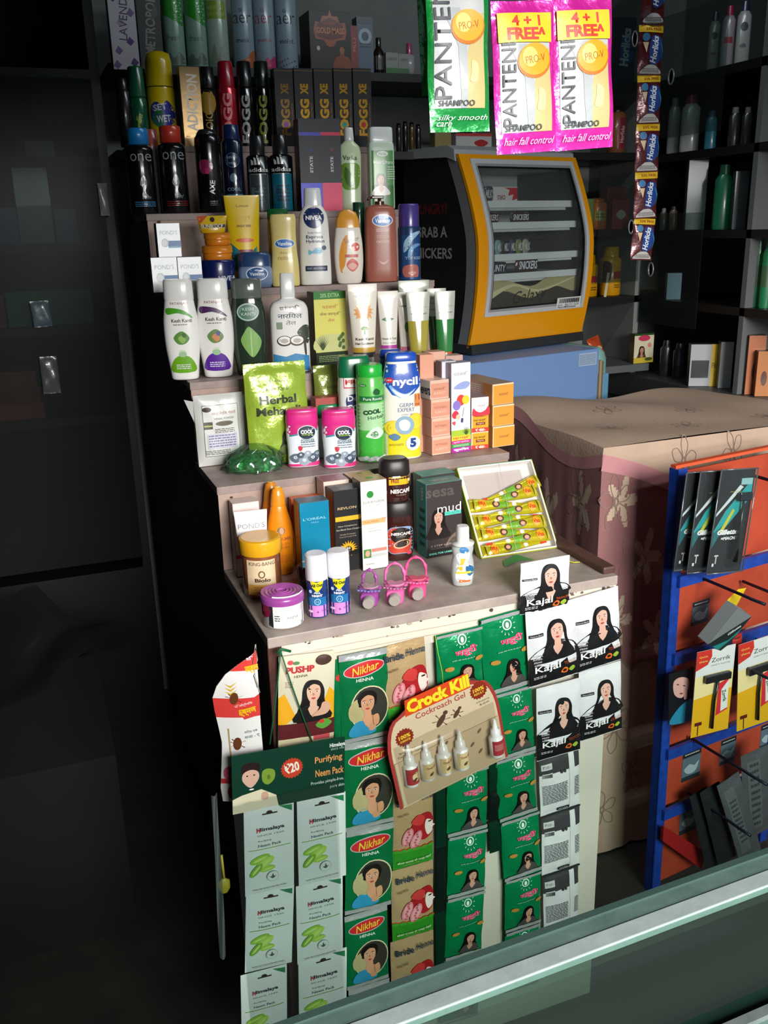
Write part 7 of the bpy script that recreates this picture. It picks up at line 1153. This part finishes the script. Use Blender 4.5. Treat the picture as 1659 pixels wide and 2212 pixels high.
# open grey box tipped on the peg
b, ti, w, h = frame_at(1588, 1285, 1545, 1400, 62, YR-.1); t = thing('empty_box', 'open grey and teal blade box hanging askew with a torn yellow flap', 'box', b); t.rotation_euler = (.35, ti+.2, .35)
m = MB(); GI = M('#7f8586', .5); W2, D2, T2 = w/2, .035, .0008
for x0, x1, y0, y1 in ((-W2, W2, 0, T2), (-W2, W2, D2, D2+T2), (-W2, -W2+T2, 0, D2), (W2-T2, W2, 0, D2)): m.box(x0, x1, y0, y1, 0, h*.8, GI)
m.box(-W2, W2, 0, D2, 0, T2, GI); m.build('sleeve', t)
m = MB().box(-W2*.7, W2*.7, .006, D2-.006, .004, h*.62, M('#202325', .5)); m.build('tray', t)
m = MB(); p = P(m, lambda u, v, o: (u, -.0004-o, v), w, h*.8); p.poly([(-.5, 0), (.5, 0), (.5, 1), (.1, .6)], '#1d2a2c'); p.poly([(-.2, 0), (.3, .3), (.5, .7), (.5, .5), (.2, 0)], '#1f8f8c'); p.txt('Gillette', .2, .55, .5, .1, '#dfe6e6', rot=55, bold=.04); m.build('print', t)
m = MB().add([(-W2, D2, h*.78), (W2*.3, D2, h*.8), (W2*.4, D2+.012, h*1.15), (-W2*.1, D2+.016, h*1.05)], [(0, 1, 2, 3)], CARD('#e8c81c')); m.build('flap', t, 'torn yellow flap')
b, ti, w, h = frame_at(1482, 1446, 1470, 1555, 52, YR-.05)
def ladyc(p): p.rect(-.5, 0, .5, 1, '#11151b'); p.blob([(-1, -.9), (-.2, .2), (.9, .5), (1, -1)], .05, .22, .5, '#2a86a8'); p.blob([(-.8, .8), (0, 1.1), (.9, .6), (.8, -.5), (.1, -1.1), (-.7, -.5)], -.02, .66, .36, '#d9a9a0'); p.ell(-.14, .74, .06, .02, '#3a2020', rot=-20); p.ell(.12, .68, .06, .02, '#3a2020', rot=-20); p.ell(0, .54, .07, .03, '#8a3040', rot=-15); p.blob([(-.2, 1), (.3, .8), (.3, -.8), (-.3, -.8)], .18, .5, .2, '#d6a298')
m = MB().box(-w/2, w/2, 0, .001, 0, h, CARD('#11151b')); ladyc(P(m, lambda u, v, o: (u, -o-.0001, v), w, h)); on(m, 'picture_card', 'small dark card showing a face with fingers at the lips', 'card', b, 0, 0, ti-.1)
rack.rotation_euler = (0, -.014, rrk); rack.location.x += .028
gz_ = foil('#6f7478', .5, .3)
for i, (xt, yt, xb, yb, wp_, off, lab) in enumerate(((1572, 1682, 1622, 1850, 46, .1, 'grey foil pack hanging foremost on the lowest peg'), (1532, 1700, 1572, 1860, 40, .07, 'dark foil pack second from the front on the lowest peg'), (1508, 1710, 1545, 1875, 36, .05, 'darkest foil pack at the back of the lowest peg'), (1632, 1620, 1640, 1800, 60, .06, 'wrinkled silver pack hanging at the photo edge'))):
    hang_sachet('foil_pack', lab, 'foil pack', xt, yt, xb, yb, wp_, YR-off, gz_ if i in (0, 3) else foil('#33373a', .5, .3), (lambda p: (p.rect(-.34, .1, .1, .9, '#5c6164'), p.lines(-.1, .5, .3, 2.2, 10, '#34383a'))) if i in (0, 3) else None, 200+i, .006, group='foil packs on the rack')
hang_sachet('cosmetic_tube_pack', 'dark tube with a red top wedged between the two razor cards', 'tube', 1592, 1370, 1592, 1500, 20, YR-.05, M('#2a2626', .3, coat=.4), lambda p: p.rect(-.5, .8, .5, 1, '#b02a24'), 210, .008)
# ================================================================== goods on the dim shelves behind
def onback(kind, name, lab, cat, xl, xr, yt, yb, z, c, c2=None, art=None, off=.03, grp=None, cap=.12):
    if kind == 'c': return carton(name, lab, cat, xl, yb, xr, yb, yt, z, .05, c, art, sidec=c2 or c, Y=BY+off, group=grp)
    return bot(name, lab, cat, xl, xr, yt, yb, z, [(0, .95), (.02, 1), (1-cap-.06, 1), (1-cap, .7)], [(1-cap, .75), (.99, .7), (1, .6)], (PLAS(c), PLAS(c2 or '#222222')), art, Y=BY+off, group=grp, k=1)
hl = lambda p: (p.blob([(-.6, -1.1), (-.5, 1.1), (.6, 1.2), (.9, .2), (.5, -1)], .1, .5, .4, '#1f55a0'), p.txt('Horlicks', .05, .55, 1.3, .4, '#c9d4e0', rot=86, bold=.04))
onback('c', 'malt_drink_carton', 'blue and black malt drink carton on the upper shelf behind the pink sachets', 'carton', 1322, 1370, 36, 156, S1, '#10233c', '#0d1a2c', hl)
onback('b', 'malt_drink_jar', 'brownish malt drink jar on the shelf below the blue carton', 'jar', 1322, 1360, 228, 322, S2, '#8a5230', '#2a2020', lambda p: (p.rect(-.1, .1, .45, .75, '#8a2a3a'), p.txt('Horlicks', .18, .4, .9, .26, '#c8b0a8', rot=86, bold=.03)))
onback('c', 'food_carton', 'greenish carton at the left of the shelf beside the cooler', 'carton', 1252, 1282, 430, 494, S3, '#5a6a3a')
onback('b', 'food_tub', 'orange tub beside the greenish carton', 'tub', 1282, 1320, 428, 492, S3, '#c8703a', '#b8602e', lambda p: (p.rect(-.3, .3, .3, .6, '#a8a04a'), p.lines(0, .45, .5, .3, 2, '#5a3a20')))
onback('c', 'food_packet', 'red packet at the right of the orange tub', 'packet', 1322, 1358, 432, 494, S3, '#8a3a34', art=lambda p: (p.blob([(-1, 0), (0, .8), (1, 0), (0, -.8)], 0, .5, .3, '#b8a8a4')))
onback('c', 'food_packet', 'dull red packet standing behind the red one', 'packet', 1310, 1352, 404, 494, S3, '#6a2420', off=.1)
yj = lambda p: (p.blob([(-1, 1), (.2, .9), (.1, -1), (-1, -1)], -.2, .5, .4, '#3a1a1c'), p.rect(0, .35, .45, .5, '#b03038'), p.lines(.2, .2, .3, .2, 2, '#3a2010'))
onback('b', 'protein_jar', 'tall yellow-capped jar, largest on the shelf right of the cooler', 'jar', 1306, 1352, 533, 636, S4, '#d8980f', '#d89a12', yj, cap=.2)
onback('b', 'protein_jar', 'yellow-capped jar immediately right of the cooler', 'jar', 1256, 1302, 551, 638, S4, '#d0920f', '#d0900f', yj, cap=.2)
onback('b', 'malt_drink_jar', 'dark jar with an orange-red lid half hidden by the cooler edge', 'jar', 1244, 1270, 552, 640, S4, '#2c1c18', '#b84a20', off=.12, cap=.15)
m = MB().box(0, .012, 0, .002, 0, .1, CARD('#c8c0a8')); on(m, 'paper_roll', 'thin upright paper strip between the two yellow-capped jars', 'paper', (Wy(1302, 630, BY+.02).x, BY+.01, S4+.001), 0, 0, .12)
pk = pouch(.07, .11, .015, foil('#c8502a', .2), lambda p: p.blob([(-1, 0), (0, .6), (1, 0), (0, -.6)], 0, .5, .3, '#e8b08a'), 220); on(pk, 'snack_packet', 'orange snack packet slumped behind the blue chest corner', 'packet', (Wy(1302, 760, BY+.04).x, BY+.05, S5+.001), .2, -.3, -.25)
def hb(p): p.rect(-.5, .93, .5, 1, '#2a4a20'); p.ell(0, .84, .3, .13, '#c83a5a'); p.woman(-.1, .42, .2, '#2a1a16', '#b88468', '#5a3a2c'); p.ell(.28, .6, .1, .1, '#d88a8a'); p.rect(-.5, 0, .5, .18, '#c9b03a'); p.ell(.25, .12, .2, .07, '#4a5a2a')
carton('henna_carton', 'upright henna carton with a red oval and a long-haired woman, leaning at the corner', 'carton', 1368, 782, 1410, 780, 722, S5, .03, '#d8d0b0', hb, sidec='#2a3a20', Y=BY-.08)
for (xl, xr, yt, c, lab) in ((872, 884, 262, '#1a1412', 'tiny dark bottle at the left behind the top step'), (886, 898, 264, '#4a3a1c', 'tiny bottle with a gold band behind the top step'), (900, 912, 268, '#16181a', 'tiny black bottle nearest the cooler, behind the top step'), (858, 870, 266, '#2a2422', 'tiny brownish bottle half hidden by the square green bottle')):
    onback('b', 'perfume_bottle', lab, 'bottle', xl, xr, yt, 325, S2, c, '#0f0f10', grp='tiny bottles behind the top step')
onback('c', 'medicine_carton', 'white and red carton on the shelf just above the cooler', 'carton', 985, 1062, 288, 326, S2, '#b8b4b2', art=lambda p: (p.blob([(-1, 0), (0, .4), (1, 0), (0, -.5)], .2, .5, .2, '#a8282a'), p.rect(-.5, .85, .5, 1, '#b83a3a')))
onback('c', 'medicine_carton', 'yellowish carton left of the white and red one above the cooler', 'carton', 940, 975, 280, 326, S2, '#8a7a4a')
def onright(kind, name, lab, cat, xl, xr, yt, yb, z, c, c2='#2a2a2c', art=None, dxx=.05, grp=None, cap=.15):
    q = Wx((xl+xr)/2, yb, RX+dxx); dep = (q-CAM).dot(CF); w = (xr-xl)*dep/FOC; h = topz(Vector((q.x, q.y, z)), yt)-z
    if kind == 'c': return carton3(name, lab, cat, (q.x-w/2, q.y, z+.0006), -.5, w, .05, h, c, art, sidec=c2, group=grp)
    root = thing(name, lab, cat, (q.x, q.y, z+.0006), -.6, grp); pr = [(0, w*.47, w*.3), (h*.03, w*.5, w*.32), (h*(1-cap-.08), w*.48, w*.3), (h*(1-cap), w*.3, w*.22)]; m = MB(); m.lathe(pr, PLAS(c), e=2.3, n=24)
    if art: art(P(m, round_surf(pr, 2.3), w, h))
    m.build('body', root); m = MB(); m.lathe([(h*(1-cap), w*.3, w*.25), (h, w*.26, w*.22)], PLAS(c2), n=20); m.build('cap', root); return root
gr_ = 'bottles on the right-hand shelves'
dv = lambda p: (p.ell(0, .6, .26, .3, '#4a4a4c'), p.blob([(-1, 0), (.2, .5), (.8, -.3), (-.3, -.6)], 0, .3, .26, '#6a6a6c'))
onright('b', 'shampoo_bottle', 'white bottle with a navy and white cap, leftmost on the highest visible right shelf', 'bottle', 1526, 1550, 27, 146, R1, '#a8a9a6', '#26365a', dv, grp=gr_)
onright('b', 'shampoo_bottle', 'white bottle with a hot pink cap on the highest visible right shelf', 'bottle', 1554, 1582, 14, 140, R1, '#b4a8ac', '#c02a54', lambda p: p.rect(-.3, .4, .3, .5, '#b83a4c'), grp=gr_)
onright('b', 'shampoo_bottle', 'tallest white bottle with a dark collar, rightmost of three under the top', 'bottle', 1586, 1616, 4, 132, R1, '#a9aaa8', '#2a3450', dv, grp=gr_)
for (xl, xr, yt, yb, c, c2, lab) in ((1440, 1466, 212, 318, '#9a9b98', '#8a8b88', 'grey-white rounded bottle, left of the two on the second right shelf'), (1468, 1508, 206, 314, '#a5a6a3', '#8a2a34', 'broad grey-white bottle with a red cap on the second right shelf'), (1522, 1546, 240, 308, '#2f7f96', '#3a5a70', 'small blue-teal bottle on the second right shelf'), (1572, 1596, 232, 302, '#2a2c2e', '#7a7a7c', 'dark squat bottle with a pale top on the second right shelf'), (1600, 1622, 232, 298, '#26282a', '#6a6a6c', 'dark squat bottle nearest the pale upright on the second right shelf')): onright('b', 'shampoo_bottle', lab, 'bottle', xl, xr, yt, yb, R2, c, c2, grp=gr_)
for (k, xl, xr, yt, yb, c, c2, lab) in (('c', 1476, 1516, 346, 486, '#5f6e6a', '#3a4442', 'silvery green packet on the third right shelf'), ('b', 1538, 1576, 356, 484, '#1a6a4a', '#1a5a40', 'green bottle with a bright vertical glint on the third right shelf'), ('b', 1424, 1440, 450, 492, '#5a5648', '#8a8a86', 'tiny pale-capped bottle on the third right shelf'), ('b', 1444, 1462, 446, 492, '#6a5a4c', '#4a4a48', 'tiny brownish bottle on the third right shelf'), ('c', 1578, 1606, 370, 484, '#2c3438', '#1c2022', 'dark carton beside the glinting green bottle')): onright(k, 'toiletry_bottle' if k == 'b' else 'toiletry_packet', lab, 'bottle' if k == 'b' else 'packet', xl, xr, yt, yb, R3, c, c2)
for (xl, xr, lab) in ((1618, 1640, 'green bottle right of the pale upright, left one'), (1638, 1662, 'green bottle right of the pale upright, at the very edge')): onright('b', 'drink_bottle', lab, 'bottle', xl, xr, 512, 664, R4, '#1f7a4c', '#1a5a3a', lambda p: p.rect(-.4, .3, .4, .6, '#3f5a3a'), grp='green bottles at the edge')
onright('c', 'cloth_packet', 'pale blue and white packet in the dark shelf below the malt drink strip', 'packet', 1436, 1466, 590, 650, R4, '#8fb0c8', '#b8b8b4')
def fr_(p): p.rect(-.45, .2, .1, .62, '#26282c'); p.rect(.16, 0, .5, 1, '#d8b41a'); p.txt('FREE', .33, .5, .28, .18, '#8a7210', bold=.03)
onright('c', 'shoe_polish_carton', 'wide white, black and yellow carton on the grey ledge', 'carton', 1482, 1548, 742, 812, R5, '#a8aaac', '#3a3a3a', fr_, dxx=.02)
onright('c', 'medicine_carton', 'small grey carton right of the wide yellow-ended one', 'carton', 1549, 1576, 738, 816, R5, '#8a8c8e', '#3a3a3a')
for (xl, xr, yt, yb, lab) in ((1424, 1450, 735, 796, 'dark jar on the grey ledge, left one'), (1452, 1478, 742, 800, 'dark jar on the grey ledge, right one')): onright('b', 'food_jar', lab, 'jar', xl, xr, yt, yb, R5, '#2a2b2e', '#1c1c1e', grp='dark jars on the ledge')
for (xl, xr, yt, yb, c, lab) in ((1606, 1642, 724, 826, '#b8622c', 'tall orange-brown carton on the grey ledge at the photo edge'), (1628, 1660, 758, 834, '#c07434', 'shorter orange carton in front of the tall one')): onright('c', 'snack_carton', lab, 'carton', xl, xr, yt, yb, R5, c, '#5a3420', lambda p: p.ell(0, .4, .2, .5, '#5a2c18'))
# glass doors with oval finger pulls in front of the back and right shelving
for (x, y, X_, lab) in ((1371, 84, 0, 'sliding glass pane with an oval pull in front of the upper back shelves'), (1363, 490, 0, 'sliding glass pane with an oval pull in front of the lower back shelves')):
    q = Wy(x, y, BY-.02); t = thing('glass_door', lab, 'glass door', (q.x, BY-.02, q.z)); MB().box(-.16, .05, 0, .004, -.22, .22, G('#d0d8d6', .985, .008)).build('pane', t); m = MB().lathe([(0, .014, .03), (.003, .014, .03), (.003, .0095, .024), (0, .009, .023)], M('#a9adad', .3, .5), n=22); put(m.build('finger_pull', t), (0, -.0005, 0), rx=pi/2)
for (x, y, lab) in ((1451, 166, 'sliding glass pane with an oval pull in front of the upper right shelves'), (1407, 582, 'sliding glass pane with an oval pull in front of the lower right shelves')):
    q = Wx(x, y, RX-.006); t = thing('glass_door', lab, 'glass door', (RX-.008, q.y, q.z), -pi/2); MB().box(-.2, .3, 0, .004, -.22, .22, G('#d0d8d6', .985, .008)).build('pane', t); m = MB().lathe([(0, .02, .03), (.003, .02, .03), (.003, .013, .024), (0, .012, .023)], M('#a9adad', .3, .5), n=22); put(m.build('finger_pull', t), (0, -.0005, 0), rx=pi/2)
# dark shelves on the left ----------------------------------------------------------------
def onleft(name, lab, cat, xl, xr, yt, yb, z, c, art=None, off=.04): return carton(name, lab, cat, xl, yb, xr, yb, yt, z, .06, c, art, Y=BY+off)
onleft('food_carton', 'peach and olive carton sitting on the second dark shelf at left', 'carton', 55, 118, 304, 330, L2, '#e0a484', lambda p: p.rect(0, 0, .5, 1, '#8a8a5a'))
onleft('food_carton', 'upright carton, peach above and grey-green below with a yellow swirl, at left', 'carton', 46, 120, 362, 525, L3, '#a0b4a8', lambda p: (p.rect(-.5, .5, .5, 1, '#e0a888'), p.blob([(-1, 0), (-.2, .5), (.8, .8), (1, .1), (.3, 0), (.4, -.6), (-.5, -.5)], .05, .25, .36, '#a89a5a')))
onleft('detergent_box', 'dark blue box at the far left edge of the third dark shelf', 'box', -30, 44, 450, 525, L3, '#3a78cc', off=.06)
onleft('detergent_box', 'dark blue box right of the upright peach carton', 'box', 124, 172, 452, 525, L3, '#3a70bc', off=.06)
onleft('detergent_box', 'wide dark green box on the fourth dark shelf at left', 'box', 20, 205, 632, 705, L4, '#2f9468')
onleft('detergent_box', 'red box at the left photo edge of the fourth dark shelf', 'box', -30, 16, 640, 705, L4, '#c83838')
for i, (y0, c) in enumerate(((868, '#a82c24'), (832, '#8a2a1c'), (796, '#5a1614'))): onleft('detergent_box', ('lowest of three flat red boxes stacked at the left', 'middle of three flat red boxes stacked at the left', 'topmost of three flat red boxes stacked at the left')[i], 'box', -30, 98, y0, 905, L5+((0, .062, .124)[i]), c) if False else None
zq = L5
for i, c in enumerate(('#d8402c', '#a82c24', '#c04838')):
    xa, xb = Wy(-30, 900, BY+.04).x, Wy(98, 900, BY+.04).x; hq = .055; carton3('detergent_box', ('lowest of three flat red boxes stacked at the left', 'middle of three flat red boxes stacked at the left', 'topmost of three flat red boxes stacked at the left')[i], 'box', (xa, BY+.04, zq+.0006), .0, (xb-xa)*(1, .97, .94)[i], .1, hq, c, group='flat red boxes stacked at the left'); zq += hq+.001
for (x, y, xx, yy, c, lab) in ((90, 770, 128, 850, '#4c5050', 'pale crumpled bag drooping over the red boxes'), (70, 650, 110, 706, '#4f5e66', 'pale blue-white crumpled bag on the wide green box')):
    hang_sachet('plastic_bag', lab, 'bag', (x+xx)/2-6, y, (x+xx)/2+4, yy, xx-x, BY-.05, M(c, .35, coat=.4, bump=.5, bs=40), None, 230+x, .01, wr=.003)
hang_sachet('paper_tag', 'pale tag hanging in the gloom beside the top step', 'tag', 220, 396, 228, 466, 20, BY-.06, CARD('#9c9a96'), None, 240, .002)
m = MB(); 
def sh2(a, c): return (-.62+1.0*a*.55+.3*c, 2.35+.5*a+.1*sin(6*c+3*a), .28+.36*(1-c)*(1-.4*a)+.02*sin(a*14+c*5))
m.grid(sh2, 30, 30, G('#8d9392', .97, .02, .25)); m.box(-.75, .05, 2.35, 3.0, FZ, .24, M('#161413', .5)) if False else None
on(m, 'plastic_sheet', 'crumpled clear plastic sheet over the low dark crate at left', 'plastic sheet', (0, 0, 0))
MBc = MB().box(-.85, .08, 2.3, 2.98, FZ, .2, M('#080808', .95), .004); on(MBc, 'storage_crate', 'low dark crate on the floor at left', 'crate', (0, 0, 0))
